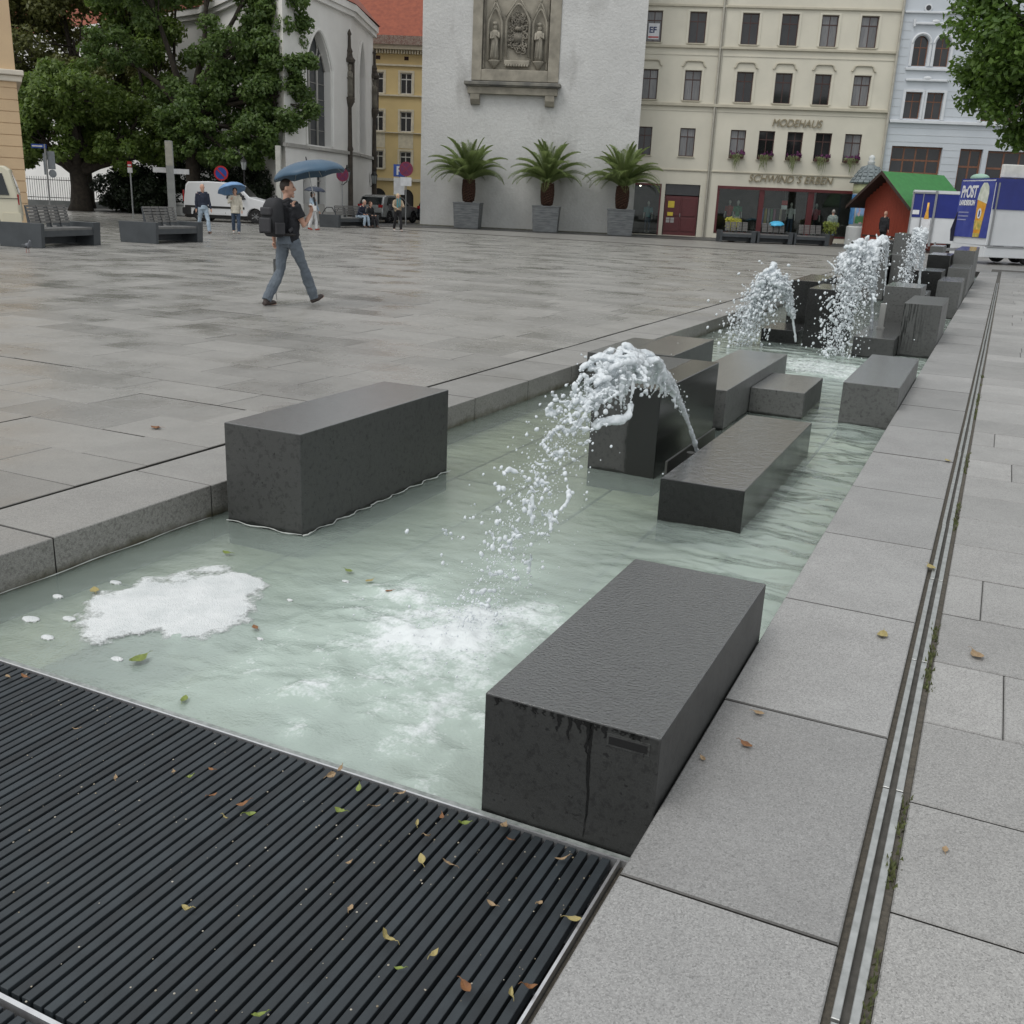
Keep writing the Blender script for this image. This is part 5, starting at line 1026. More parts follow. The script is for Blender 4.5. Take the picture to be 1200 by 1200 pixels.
def poster_mat():
    m, t, b, o = nodes('poster_print'); c = coords(t, 'Object'); v = N(t, 'ShaderNodeTexVoronoi', Scale=5.); L(t, c, v.inputs['Vector']); sp_ = N(t, 'ShaderNodeSeparateXYZ'); L(t, c, sp_.inputs[0])
    a = mixc(t, ramp(t, math_(t, 'MULTIPLY_ADD', tnoise(t, c, 5, 5), .25, math_(t, 'MULTIPLY', sp_.outputs['Z'], .5)), [(.86, 1.), (1.0, 0.)]), (.22, .36, .60), (.05, .17, .06)); a2 = mixc(t, ramp(t, tnoise(t, c, 4, 3), [(.55, 0.), (.6, 1.)]), a, mixc(t, v.outputs['Color'], (.35, .05, .06), (.6, .6, .62))); L(t, a2, b.inputs['Base Color']); return m
PM = poster_mat(); cd = math.atan2(-60.1, 7.3)
curved_poster('poster', cd-.62, cd+.42, 1.15, 2.62, PM); curved_poster('poster', cd-1.6, cd-.75, 1.1, 2.66, M('poster_blue', (.05, .16, .38), .5, (.1, .3, .55), 4)); curved_poster('poster', cd+.5, cd+1.5, 1.1, 2.66, M('poster_pale', (.5, .52, .5), .5, (.3, .35, .4), 4))
# ------------------------------------------------------------------ red wooden hut with green roof
RED = M('red_boards', (.26, .045, .022), .6, (.21, .035, .018), 5, .2, 60, stretch=(1, 1, 9)); GREENR = M('green_roof', (.045, .21, .055), .5, (.035, .17, .045), 4); DKW = M('dark_wood', (.05, .03, .022), .7, (.035, .02, .016), 6)
hut = thing('market_hut', 'red wooden market hut with bright green gable roof', 'hut', (-7.05, 58.15, 0), R(-38))
W_, D_ = 3.1, 3.4
for k in range(16): MB().box(k*W_/16+.004, (k+1)*W_/16-.004, 0, .04, .0, 2.45+1.15*(1-abs((k+.5)/8-1))).build('board', RED, hut)
for k in range(16): MB().box(W_-.04, W_, .05+k*(D_-.05)/16+.004, .05+(k+1)*(D_-.05)/16-.004, 0, 2.4).build('board', RED, hut)
MB().box(.02, .06, .05, D_, 0, 2.4).box(.02, W_-.02, D_-.05, D_, 0, 2.4).build('rear_walls', RED, hut)
MB().box(-.02, W_+.02, -.03, -.002, .55, .62).build('rail', DKW, hut); MB().box(.0, .08, -.035, -.002, .0, 2.4).build('corner_post', RED, hut)
for s_ in (-1, 1):
    x1 = W_/2+s_*(W_/2+.62); MB().add([(W_/2, -.75, 3.78), (x1, -.75, 2.05), (x1, D_+.3, 2.05), (W_/2, D_+.3, 3.78), (W_/2, -.75, 3.70), (x1, -.75, 1.97), (x1, D_+.3, 1.97), (W_/2, D_+.3, 3.70)], [(0, 1, 2, 3), (7, 6, 5, 4), (0, 4, 5, 1), (1, 5, 6, 2), (2, 6, 7, 3)]).build('roof_slope', GREENR, hut)
    MB().add([(W_/2, -.79, 3.80), (x1, -.79, 2.06), (x1, -.79, 1.90), (W_/2, -.79, 3.62), (W_/2, -.752, 3.80), (x1, -.752, 2.06), (x1, -.752, 1.90), (W_/2, -.752, 3.62)], [(0, 1, 2, 3), (7, 6, 5, 4), (0, 4, 5, 1), (1, 5, 6, 2), (2, 6, 7, 3)]).build('barge_board', DKW, hut)
    MB().add([(W_/2, -.74, 3.685), (x1, -.74, 1.955), (x1, D_+.28, 1.955), (W_/2, D_+.28, 3.685)], [(0, 1, 2, 3)]).build('soffit', DKW, hut)
# ------------------------------------------------------------------ beer trailers
TWH = M('trailer_white', (.66, .68, .70), .4, (.6, .62, .64), 1); TBL = M('trailer_blue', (.018, .03, .21), .4, (.015, .025, .18), 2); TBL2 = M('advert_blue', (.035, .05, .26), .45, (.06, .08, .32), 2); TGR = M('trailer_grey', (.30, .31, .32), .5, metal=.3); RUB = M('tyre_rubber', (.018, .018, .019), .8); CHR = M('rim_metal', (.45, .46, .47), .35, (.35, .36, .37), 9, metal=.7)
def wheel(par, x, y, r=.32, w_=.2, rimr=.62, nm='wheel'):
    o = link(nm, None, par, (x, y, r)); o.rotation_euler = (R(90), 0, 0)
    t_ = MB(); t_.lathe([(r*.6, -w_/2), (r*.93, -w_/2), (r, -w_/3), (r, w_/3), (r*.93, w_/2), (r*.6, w_/2)], 26); tt = t_.build('tyre', RUB, o, auto=35)
    m_ = MB(); m_.lathe([(.001, .02), (r*rimr, .02), (r*rimr, -w_/2+.01), (r*rimr*.96, -w_/2-.004), (r*rimr*.8, -w_/2+.03), (.05, -w_/2+.02), (.001, -w_/2+.01)], 24)
    for s_ in (-1, 1):
        for k in range(7): a = k*math.tau/7; m_.obox((r*rimr*.5*math.cos(a), r*rimr*.5*math.sin(a), s_*(w_/2-.01)), (r*rimr*.95, .045, .02), (0, 0, a))
    m_.build('rim', CHR, o, auto=35); return o
t1 = thing('beer_trailer', 'blue and white beer trailer with a large beer glass advert', 'trailer', (-.72, 44.0, 0), R(32))
MB().box(0, 6.2, 0, 2.4, .68, 3.14).build('body', TWH, t1, bevel=.03); MB().box(.02, 6.22, -.025, -.003, 2.03, 3.12).build('blue_band', TBL, t1); MB().box(.0, 6.2, -.03, 2.43, 3.02, 3.16).build('roof_trim', TBL, t1)
MB().box(-.06, 6.2, -.12, 0, .25, .62).build('skirt', TWH, t1, bevel=.02); MB().box(-.07, -.0, .0, 2.4, .25, .66).build('skirt', TWH, t1)
MB().box(.10, .16, -.05, -.003, .7, 3.0).build('corner_rail', TGR, t1); MB().box(0, 6.2, -.14, -.005, .62, .67).build('counter_strip', TGR, t1)
sg = MB().box(.35, 4.6, .2, .42, 3.2, 3.68).build('roof_sign', M('sign_white', (.74, .74, .70), .5), t1, bevel=.03); text_mesh('L', .36, .01, M('sign_dark', (.03, .03, .04), .5), 'sign_lettering', sg, (1.55, .19, 3.28), (R(90), 0, 0))
MB().ell((.3, 1.7, 3.2), (.3, .5, .16)).build('roof_cover', M('pale_green', (.32, .50, .40), .6), t1, smooth=True)
ad = MB().box(-.035, -.003, .02, 2.38, .95, 3.06).build('advert_panel', TBL2, t1)
WPR = M('print_white', (.75, .76, .78), .5); AMB = M('beer_amber', (.62, .27, .03), .4, (.75, .42, .06), 3); FOMP = M('beer_foam_print', (.72, .73, .66), .5, (.5, .55, .45), 4); GLD = M('beer_gold', (.75, .50, .12), .45, (.35, .32, .08), 6)
def flat(poly, mat, nm, x=-.042): return MB().add([(x, p[0], p[1]) for p in poly]+[(x+.004, p[0], p[1]) for p in poly], [tuple(range(len(poly))), tuple(range(2*len(poly)-1, len(poly)-1, -1))]).build(nm, mat, ad)
# panel faces -x; reading left to right is decreasing local y
gy = .70
flat([(gy+.24, 1.0), (gy-.20, 1.0), (gy-.37, 2.3), (gy+.30, 2.38)], AMB, 'beer_print'); flat([(gy+.24, .97), (gy-.2, .97), (gy-.2, 1.12), (gy+.25, 1.12)], GLD, 'glass_foot_print', -.047); flat([(gy+.26, 1.25), (gy-.24, 1.25), (gy-.27, 1.6), (gy+.28, 1.6)], GLD, 'glass_band_print', -.047)
flat([(gy+.32, 2.38), (gy-.38, 2.22), (gy-.42, 2.6), (gy-.36, 2.85), (gy-.2, 3.0), (gy+.05, 3.0), (gy+.22, 2.8)], FOMP, 'beer_foam_print', -.047)
flat([(gy+.02+.14*math.cos(k*.52), 1.86+.2*math.sin(k*.52)) for k in range(12)], WPR, 'emblem_disc', -.050); flat([(gy+.06, 1.74), (gy-.02, 1.74), (gy-.04, 1.94), (gy+.04, 1.98)], TBL, 'emblem_mark', -.055)
def side_text(txt, size, y, z, bold, target):
    o = text_mesh(txt, size, .004, WPR, 'advert_lettering', ad, (-.045, y, z), (R(90), 0, R(-90)), shear=.12, bold=bold); wd = max(v.co.x for v in o.data.vertices); o.scale.x = target/wd; return o
side_text('PrOST', .62, 2.26, 2.46, .02, 1.18); side_text('LANDSKRON', .27, 2.28, 2.16, .012, 1.12)
for z in (1.86, 1.72, 1.58): flat([(2.24, z), (1.5+(.12 if z < 1.6 else 0), z), (1.5+(.12 if z < 1.6 else 0), z+.05), (2.24, z+.05)], M('small_print', (.28, .3, .48), .6), 'small_print')
for x in (1.9, 2.75): wheel(t1, x, .12, .34, .2); wheel(t1, x, 2.2, .34, .2)
MB().prism([(-.1, .55), (-1.5, .45), (-1.5, .38), (-.1, .42)], 1.1, 1.28).build('drawbar', TGR, t1); MB().tube([(-1.4, 1.2, 0), (-1.4, 1.2, .7)], .04, 8).build('jockey_post', TGR, t1)
MB().prism([(-.22, 1.2), (-.04, 1.9), (-.04, .75), (-.16, .75)], 2.3, 2.34).build('hinged_flap', M('flap_dark', (.03, .03, .05), .6), t1)
t2 = thing('beer_trailer', 'white trailer with blue upper band, half hidden behind the green roofed hut', 'trailer', (-4.35, 53.6, 0), R(6))
MB().box(0, 5.2, 0, 2.3, .45, 2.8).build('body', TWH, t2, bevel=.03); MB().box(.03, 5.17, -.02, -.003, 1.62, 2.70).build('blue_band', TBL, t2); MB().box(-.02, 5.22, -.04, 2.34, 2.72, 2.86).build('roof_trim', TWH, t2)
dfr = MB().box(-.05, .0, -.06, -.025, .45, 2.75).box(.95, 1.05, -.08, -.025, .3, 2.85).box(-.05, .95, -.06, -.025, 2.70, 2.78).build('door_frame', TGR, t2); MB().box(.42, .46, -.05, -.024, .5, 2.7).build('door_post', TGR, t2)
bt = MB().lathe([(.10, .75), (.12, .8), (.12, 1.5), (.05, 1.95), (.045, 2.3)], 12, (.7, -.03, 0), 1, .12).build('bottle_print', AMB, t2, smooth=True); MB().box(.58, .82, -.06, -.05, .95, 1.35).build('bottle_label', WPR, t2); MB().box(.5, .9, -.045, -.026, .62, 1.55).build('bottle_panel', WPR, t2)
MB().box(.04, .34, -.028, -.022, 1.75, 1.95).build('band_print', WPR, t2)
for x in (2.2, 3.0): wheel(t2, x, .15, .32, .18); wheel(t2, x, 2.15, .32, .18)
# ------------------------------------------------------------------ vehicles
CARG = M('car_glass', (.012, .015, .016), .05, (.02, .024, .025), 2); BLKP = M('black_plastic', (.02, .02, .021), .55); LRED = M('tail_lamp', (.35, .012, .015), .2); LCLR = M('head_lamp', (.5, .52, .54), .15); PLATE = M('number_plate', (.6, .6, .58), .5)
def vehicle(name, label, loc, rz, prof, wdt, paint, wheels, r, belt, tumb, sides, ends, lamps, extra=None):
    v = thing(name, label, 'car' if 'van' not in name else 'van', loc, rz); n = len(prof)
    arch = []
    for wx in sorted(wheels, reverse=True): arch += [(wx+(r+.07)*math.cos(a), max(.28, r+(r+.07)*math.sin(a))) for a in [k*math.pi/8 for k in range(9)]]
    poly = prof+arch      # prof runs along the top from rear to front bumper; arch closes the underside
    hy = lambda z: wdt/2*(1-max(0, z-belt)*tumb)
    m_ = MB(); secs = [(-1, 1.0, .0), (-.86, 1.0, 1.0), (.86, 1.0, 1.0), (1, 1.0, 0.)]
    N_ = len(poly); cx = sum(p[0] for p in poly)/N_; rings = []
    for s_, _, full in secs:
        k = .975 if not full else 1.; rings.append([(cx+(p[0]-cx)*k, s_*hy(p[1]), p[1] if full else p[1]*.985+.008) for p in poly])
    m_.v = [q for r_ in rings for q in r_]; m_.f = [tuple(range(N_-1, -1, -1)), tuple(3*N_+i for i in range(N_))]
    for j in range(3):
        for i in range(N_): k = (i+1) % N_; m_.f.append((j*N_+i, j*N_+k, (j+1)*N_+k, (j+1)*N_+i))
    body = m_.build('body', paint, v, bevel=.025, auto=30)
    for s_ in (-1, 1):
        for nm, pl_, mt, off in sides:
            q = MB(); a = [(p[0], s_*(hy(p[1])+off), p[1]) for p in pl_]; b = [(p[0], s_*(hy(p[1])-.02), p[1]) for p in pl_]; k = len(pl_); q.add(a+b, [tuple(range(k)), tuple(range(2*k-1, k-1, -1))]+[(i, i+k, (i+1) % k+k, (i+1) % k) for i in range(k)]); q.build(nm, mt, v)
    for nm, (x0, z0, x1, z1), mt, off, ins in ends:
        d = Vector((x1-x0, 0, z1-z0)); nn = Vector((d.z, 0, -d.x)).normalized()*off; w0 = hy(z0)-ins; w1 = hy(z1)-ins
        q = MB().add([(x0+nn.x, -w0, z0+nn.z), (x0+nn.x, w0, z0+nn.z), (x1+nn.x, w1, z1+nn.z), (x1+nn.x, -w1, z1+nn.z), (x0-nn.x, -w0, z0-nn.z), (x0-nn.x, w0, z0-nn.z), (x1-nn.x, w1, z1-nn.z), (x1-nn.x, -w1, z1-nn.z)], [(0, 1, 2, 3), (7, 6, 5, 4), (0, 4, 5, 1), (1, 5, 6, 2), (2, 6, 7, 3), (3, 7, 4, 0)]); q.build(nm, mt, v)
    for nm, (x, y, z, sx, sy, sz), mt in lamps:
        for s_ in (-1, 1): MB().obox((x, s_*y, z), (sx, sy, sz)).build(nm, mt, v, bevel=.015)
    for wx in wheels:
        for s_ in (-1, 1): wheel(v, wx, s_*(wdt/2-.11), r, .2)
    MB().box(min(p[0] for p in prof)+.1, max(p[0] for p in prof)-.1, -wdt/2+.12, wdt/2-.12, .16, .4).build('underbody', BLKP, v)
    return v
WHITE = M('white_car_paint', (.70, .71, .72), .25, (.68, .69, .70), 1); CREAMV = M('cream_car_paint', (.62, .58, .45), .25, (.6, .56, .43), 1); SILV = M('silver_car_paint', (.33, .34, .34), .25, (.3, .31, .31), 1, metal=.5); DARKP = M('dark_car_paint', (.02, .022, .03), .2, (.018, .02, .026), 1)
v = vehicle('panel_van', 'white panel van parked under the trees behind two walkers', (-35.75, 38.75, 0), R(26),
  [(0.05, .3), (0, .5), (.03, 1.05), (.13, 1.66), (.24, 1.78), (1.2, 1.83), (2.2, 1.80), (2.62, 1.7), (3.15, 1.18), (3.85, 1.02), (4.15, .8), (4.2, .45), (4.12, .3)], 1.75, WHITE, (.8, 3.4), .31, .95, .11,
  [('door_window', [(2.05, 1.08), (2.98, 1.08), (2.56, 1.6), (2.1, 1.62)], CARG, .006), ('side_moulding', [(.1, .62), (2.9, .62), (2.9, .72), (.1, .72)], BLKP, .012), ('door_line', [(1.98, .4), (2.0, .4), (2.02, 1.72), (2.0, 1.72)], BLKP, .003), ('door_line', [(1.0, .6), (1.015, .6), (1.02, 1.72), (1.005, 1.72)], BLKP, .003), ('bumper_corner', [(0.02, .3), (.38, .3), (.38, .62), (.02, .62)], BLKP, .012), ('front_bumper_corner', [(3.85, .3), (4.15, .3), (4.18, .55), (3.85, .55)], BLKP, .012)],
  [('windscreen', (2.66, 1.66, 3.12, 1.2), CARG, .014, .1), ('rear_window', (.035, 1.1, .12, 1.6), CARG, -.014, .14), ('rear_bumper', (-.005, .34, -.005, .6), BLKP, .03, 0)],
  [('tail_lamp', (.035, .80, 1.15, .06, .1, .5), LRED), ('head_lamp', (4.0, .66, .86, .25, .3, .16), LCLR), ('wing_mirror', (2.86, .98, 1.16, .12, .18, .2), BLKP)])
v = vehicle('minibus_van', 'cream minibus van cut by the left edge of the picture', (-26.9, 22.1, 0), R(229),
  [(.04, .35), (0, .55), (.04, 1.15), (.2, 1.82), (.34, 1.93), (1.4, 1.97), (3.2, 1.95), (3.6, 1.84), (4.25, 1.15), (4.75, .95), (4.88, .6), (4.84, .35)], 1.9, CREAMV, (.95, 3.95), .34, 1.05, .10,
  [('side_window', [(.28, 1.12), (1.45, 1.12), (1.45, 1.72), (.42, 1.72)], CARG, .006), ('side_window', [(1.55, 1.12), (2.75, 1.12), (2.75, 1.72), (1.55, 1.72)], CARG, .006), ('door_window', [(2.9, 1.12), (3.95, 1.12), (3.5, 1.7), (2.9, 1.72)], CARG, .006), ('door_line', [(1.5, .4), (1.515, .4), (1.515, 1.85), (1.5, 1.85)], BLKP, .003), ('swage_line', [(.05, 1.02), (4.3, 1.02), (4.3, 1.035), (.05, 1.035)], BLKP, .002), ('bumper_corner', [(0.02, .35), (.5, .35), (.5, .62), (.02, .62)], CREAMV, .02)],
  [('windscreen', (3.64, 1.80, 4.2, 1.18), CARG, .014, .1), ('rear_window', (.05, 1.18, .19, 1.76), CARG, -.014, .15)],
  [('tail_lamp', (.06, .86, 1.0, .05, .10, .3), LRED), ('head_lamp', (4.66, .74, .85, .25, .3, .2), LCLR), ('wing_mirror', (3.8, 1.05, 1.2, .14, .2, .22), BLKP)])
hat = [(.06, .32), (0, .5), (.04, .95), (.3, 1.42), (.6, 1.52), (1.6, 1.55), (2.3, 1.45), (2.95, 1.0), (3.8, .88), (4.2, .68), (4.25, .45), (4.18, .3)]
hs_ = [('rear_side_window', [(.5, .98), (1.45, .98), (1.45, 1.42), (.72, 1.42)], CARG, .006), ('door_window', [(1.55, .98), (2.75, .98), (2.2, 1.38), (1.55, 1.42)], CARG, .006), ('door_line', [(1.49, .4), (1.505, .4), (1.505, 1.0), (1.49, 1.0)], BLKP, .003)]
he = [('windscreen', (2.34, 1.42, 2.9, 1.03), CARG, .012, .1), ('rear_window', (.06, .98, .29, 1.4), CARG, -.012, .12), ('rear_bumper', (-.005, .36, -.005, .56), BLKP, .02, .1), ('number_plate', (.015, .66, .03, .78), PLATE, -.02, .62)]
hl = [('tail_lamp', (.06, .72, .92, .1, .28, .16), LRED), ('head_lamp', (4.02, .66, .74, .24, .3, .14), LCLR)]
vehicle('parked_car', 'silver grey hatchback parked behind the seated couple', (-33.6, 51.2, 0), R(88), hat, 1.78, SILV, (.75, 3.35), .31, .92, .2, hs_, he, hl)
vehicle('parked_car', 'dark hatchback parked beside the tower wall', (-31.7, 54.6, 0), R(80), hat, 1.74, DARKP, (.75, 3.35), .31, .92, .2, hs_, he, hl)
# ------------------------------------------------------------------ people
SKIN = M('skin', (.50, .30, .22), .5, (.45, .26, .19), 8, spec=.3); SHOE_D = M('shoe_brown', (.05, .035, .03), .6); SHOE_L = M('shoe_light', (.5, .48, .46), .6); EYE = M('eye_dark', (.02, .015, .012), .3)
FOLD = bpy.data.textures.new('cloth_folds', 'CLOUDS'); FOLD.noise_scale = .09; FOLD.noise_depth = 2
def folds(o, s=.022):
    d = o.modifiers.new('folds', 'DISPLACE'); d.texture = FOLD; d.texture_coords = 'LOCAL'; d.strength = s; d.mid_level = .5; return o
def cloth(name, c, rough=.85, c2=None, sc=9): return M('cloth_'+name, c, rough, c2 or tuple(x*.8 for x in c), sc, .3, 60, bdist=.01)
def hand(mb, wr, dr, up_, s=1., grip=False):
    """palm, four unequal fingers and a thumb from the side of the palm"""
    d = Vector(dr).normalized(); u = Vector(up_); u = (u-d*u.dot(d)).normalized(); n = d.cross(u); w_ = Vector(wr); pl = w_+d*.085*s
    mb.tube([w_, w_+d*.045*s, pl], [.024*s, .033*s, .03*s], 8, flat=.75)
    for i, (o, l) in enumerate(((-.027, .066), (-.009, .076), (.009, .07), (.026, .055))):
        b = w_+d*.075*s+u*o*s; bend = .9 if grip else .3; p1 = b+(d*math.cos(bend*.6)+n*math.sin(bend*.6))*l*.5*s; p2 = p1+(d*math.cos(bend*1.9)+n*math.sin(bend*1.9))*l*.5*s; mb.tube([b, p1, p2], [.0095*s, .009*s, .0075*s], 6)
    b = w_+d*.03*s-u*.026*s; mb.tube([b, b+(d*.6-u*.7+n*.3).normalized()*.032*s, b+(d*.85-u*.5+n*.6).normalized()*.06*s], [.011*s, .0105*s, .008*s], 6)
def person(label, loc, rz, J, wear, h=1.0, voxel=.012, head_turn=0., head_tilt=0., hair=None, hairstyle='short', grip=(False, False), fem=False, sleeve='long', legs='long', parts_extra=None, hold=None):
    """J: joints in local metres (x forward, y left). wear: dict of materials top, trousers, shoes"""
    P = {k: Vector(v)*h for k, v in J.items()}; t_ = thing('person', label, 'person', loc, rz)
    b = MB(); pel, ch_, nk, hd = P['pelvis'], P['chest'], P['neck'], P['head']
    q = Euler((0, head_tilt, head_turn)).to_matrix(); sw = .9 if fem else 1.
    def torso(m_, k, lo=True):
        m_.tube([pel+Vector((0, 0, -.06*h)), pel, pel.lerp(ch_, .45), ch_, P['sl'].lerp(P['sr'], .5)+Vector((0, 0, .0)), nk], [.125*k, .15*k, .132*k*sw, .158*k*sw, .13*k*sw, .055*k], 12, flat=1.0)
    # the trunk is widened sideways by short cross tubes at hips and shoulders
    def trunk(m_, k):
        torso(m_, k*h*.86); m_.tube([P['sl'], P['sr']], .068*k*h, 10); m_.tube([P['hl'], P['hr']], .105*k*h, 10)
        for a, c in (('sl', 'hl'), ('sr', 'hr')): m_.tube([P[a].lerp(ch_, .25), P[a].lerp(P[c], .55).lerp(ch_, .12), P[c].lerp(pel, .2)], [.085*k*h, .088*k*h*sw, .095*k*h], 10)
    def arm(m_, s_, k, upto=1.):
        sh, el, wr = P['s'+s_], P['e'+s_], P['w'+s_]
        if upto >= 1: m_.tube([sh, sh.lerp(el, .5), el, el.lerp(wr, .5), wr], [.056*k*h, .05*k*h, .042*k*h, .038*k*h, .029*k*h], 10)
        else: e2 = sh.lerp(el, upto); m_.tube([sh, sh.lerp(e2, .5), e2], [.062*k*h, .062*k*h, .064*k*h], 10)
    def leg(m_, s_, k, flare=1.):
        hp, kn, an = P['h'+s_], P['k'+s_], P['a'+s_]; m_.tube([hp+Vector((0, 0, .04)), hp.lerp(kn, .35), kn, kn.lerp(an, .3), an], [.088*k*h, .082*k*h, .057*k*h, .056*k*h*(1+(flare-1)*.6), .04*k*h*flare], 10)
    trunk(b, .93); [arm(b, s_, .92) for s_ in 'lr']; [leg(b, s_, .9) for s_ in 'lr']
    b.tube([nk-Vector((0, 0, .04*h)), nk, hd], [.062*h, .055*h, .055*h], 10)
    def hp_(v): return hd+q @ (Vector(v)*h)
    def hell(c, r): b.ell(hp_(c), tuple(x*h for x in r), 14, 10, (0, head_tilt, head_turn))
    hell((-.005, 0, .015), (.096, .076, .112)); hell((.025, 0, -.055), (.062, .055, .062)); b.tube([hp_((.088, 0, .03)), hp_((.112, 0, -.012)), hp_((.09, 0, -.022))], [.010*h, .016*h, .012*h], 8); hell((.078, 0, -.062), (.018, .026, .010)); hell((.07, 0, -.105), (.024, .026, .02))
    for s_ in (-1, 1): hell((-.005, s_*.078, 0), (.022, .012, .034))
    for s_, g_ in zip('lr', grip):
        d = (P['w'+s_]-P['e'+s_]); d = Vector(J['d'+s_]) if 'd'+s_ in J else d; hand(b, P['w'+s_], d, J.get('u'+s_, (1, 0, 0)), h, g_)
    for s_ in 'lr': b.tube([P['a'+s_], P['a'+s_].lerp(P['t'+s_], .5)-Vector((0, 0, .02)), P['t'+s_]], [.04*h, .036*h, .028*h], 8)
    body = b.build('body', SKIN, t_, smooth=True, fix=False); remesh(body, voxel, 2)
    for s_ in (-1, 1): MB().ell(hp_((.086, s_*.031, .02)), (.006*h, .011*h, .007*h), 8, 6).build('eye', EYE, t_)
    c = MB(); trunk(c, 1.06); [arm(c, s_, 1.22, 1. if sleeve == 'long' else .62) for s_ in 'lr']
    if wear.get('coat'):      # hem below the hips
        c.tube([pel+Vector((0, 0, .1)), pel+Vector((0, 0, -.16*h))], [.17*h, .185*h], 14)
    o = c.build('jacket' if sleeve == 'long' else 'shirt', wear['top'], t_, smooth=True, fix=False); remesh(o, voxel, 3); folds(o, .026)
    c = MB(); c.tube([pel+Vector((0, 0, .05*h)), pel+Vector((0, 0, -.08*h))], [.145*h, .15*h], 12); c.tube([P['hl'], P['hr']], .112*h, 10); [leg(c, s_, 1.12, wear.get('flare', 1.35)) for s_ in 'lr']
    o = c.build('trousers', wear['trousers'], t_, smooth=True, fix=False); remesh(o, voxel, 3); folds(o, .03)
    for s_ in 'lr':
        a, tt = P['a'+s_], P['t'+s_]; d = (tt-a); he = a-Vector((d.x, d.y, 0)).normalized()*.05*h; he.z = a.z-.045*h; m_ = MB(); m_.tube([he, a.lerp(tt, .35)-Vector((0, 0, .022*h)), a.lerp(tt, .75), tt], [.040*h, .046*h, .042*h, .026*h], 10, flat=.8); m_.tube([a+Vector((0, 0, .02*h)), a-Vector((0, 0, .03*h))], .046*h, 10)
        o = m_.build('shoe', wear['shoes'], t_, smooth=True, fix=False); remesh(o, .009, 2)
    if hair:
        m_ = MB(); 
        if hairstyle == 'short': m_.ell(hp_((-.022, 0, .036)), (.094*h, .082*h, .102*h), 14, 10, (0, head_tilt, head_turn))
        elif hairstyle == 'bob': m_.ell(hp_((-.025, 0, .03)), (.1*h, .092*h, .112*h), 14, 10, (0, head_tilt, head_turn)); m_.ell(hp_((-.05, 0, -.05)), (.07*h, .088*h, .08*h), 12, 8)
        elif hairstyle == 'fringe': m_.ell(hp_((-.05, 0, -.02)), (.06*h, .078*h, .075*h), 12, 8)
        m_.build('hair', hair, t_, smooth=True)
    return t_
def stand(step=.0, arms=((0, .03), (0, -.03)), lean=0., knee=0.):
    """a walking or standing skeleton; step is half the stride"""
    J = dict(pelvis=(0, 0, .95), chest=(lean*.35, 0, 1.27), neck=(lean*.55, 0, 1.46), head=(lean*.6+.02, 0, 1.62), sl=(lean*.5, .185, 1.41), sr=(lean*.5, -.185, 1.41), hl=(0, .085, .90), hr=(0, -.085, .90))
    for s_, sg, y in (('l', 1, .1), ('r', -1, -.1)):
        f = sg*step; J['k'+s_] = (f*.5+.04+knee*max(0, -sg*step)*.3, y, .5); J['a'+s_] = (f-.02, y, .085+(.05 if f < 0 else 0)); J['t'+s_] = (f+.16, y, .035+(.0 if f < 0 else .035*(step > 0)))
    for s_, sg, (sw, ot) in (('l', 1, arms[0]), ('r', -1, arms[1])):
        J['e'+s_] = (sw*.5+lean*.4, sg*.23, 1.13); J['w'+s_] = (sw+.05+lean*.3, sg*.24, .88)
    return J
DKHAIR = M('hair_dark', (.035, .022, .015), .6, (.02, .014, .01), 20); GREYH = M('hair_grey', (.35, .33, .30), .6); BLONDE = M('hair_blonde', (.50, .40, .24), .6)
# the man with the umbrella, walking away to the right
MB_LOC = (-9.33, 12.08, 0); MB_RZ = R(78)
J = stand(.36); J.update(kl=(-.06, .1, .49), al=(-.33, .1, .08), tl=(-.16, .1, .035), kr=(.22, -.1, .52), ar=(.40, -.1, .095), tr=(.565, -.11, .125), hl=(0, .09, .9), hr=(.03, -.09, .9),
   el=(-.04, .27, 1.13), wl=(.0, .29, .90), er=(.10, -.25, 1.14), wr=(.30, -.17, 1.30), dr=(.25, .1, .9), ur=(0, 1, 0), head=(.02, -.01, 1.63))
BLK = cloth('black_shirt', (.012, .013, .017)); GJ = cloth('grey_jeans', (.10, .12, .145), .9, (.14, .165, .19), 3); 
man = person('man in black t-shirt and grey jeans walking off under a blue umbrella', MB_LOC, MB_RZ, J, dict(top=BLK, trousers=GJ, shoes=SHOE_D, flare=1.5), 1.0, .008, head_turn=R(-52), hair=DKHAIR, grip=(True, True), sleeve='short')
MB().tube([Vector((0, 0, 1.005))+Vector((.155*math.cos(a), .165*math.sin(a), 0)) for a in [k*math.tau/24 for k in range(25)]], .022, 6, cap=False).build('belt', M('belt_leather', (.015, .013, .012), .5), man)
def local_to(loc, rz, v): return Matrix.Rotation(rz, 4, 'Z') @ Vector(v)+Vector(loc)
BPK = cloth('backpack', (.016, .017, .020), .8); BPK2 = cloth('backpack_trim', (.03, .03, .034), .7)
bp = thing('backpack', 'black backpack worn by the man with the blue umbrella', 'backpack', tuple(local_to(MB_LOC, MB_RZ, (-.17, 0, .97))), MB_RZ)
m_ = MB(); m_.add([], []); 
for z, dx, hw in ((.0, .12, .135), (.06, .18, .15), (.25, .20, .155), (.42, .17, .145), (.5, .12, .13), (.53, .06, .10)):
    m_.v += [(0, -hw, z), (-dx*.7, -hw, z), (-dx, -hw*.75, z), (-dx, hw*.75, z), (-dx*.7, hw, z), (0, hw, z)]
for j in range(5):
    for i in range(6): k = (i+1) % 6; m_.f.append((j*6+i, j*6+k, j*6+6+k, j*6+6+i))
m_.f += [tuple(range(5, -1, -1)), tuple(range(30, 36))]
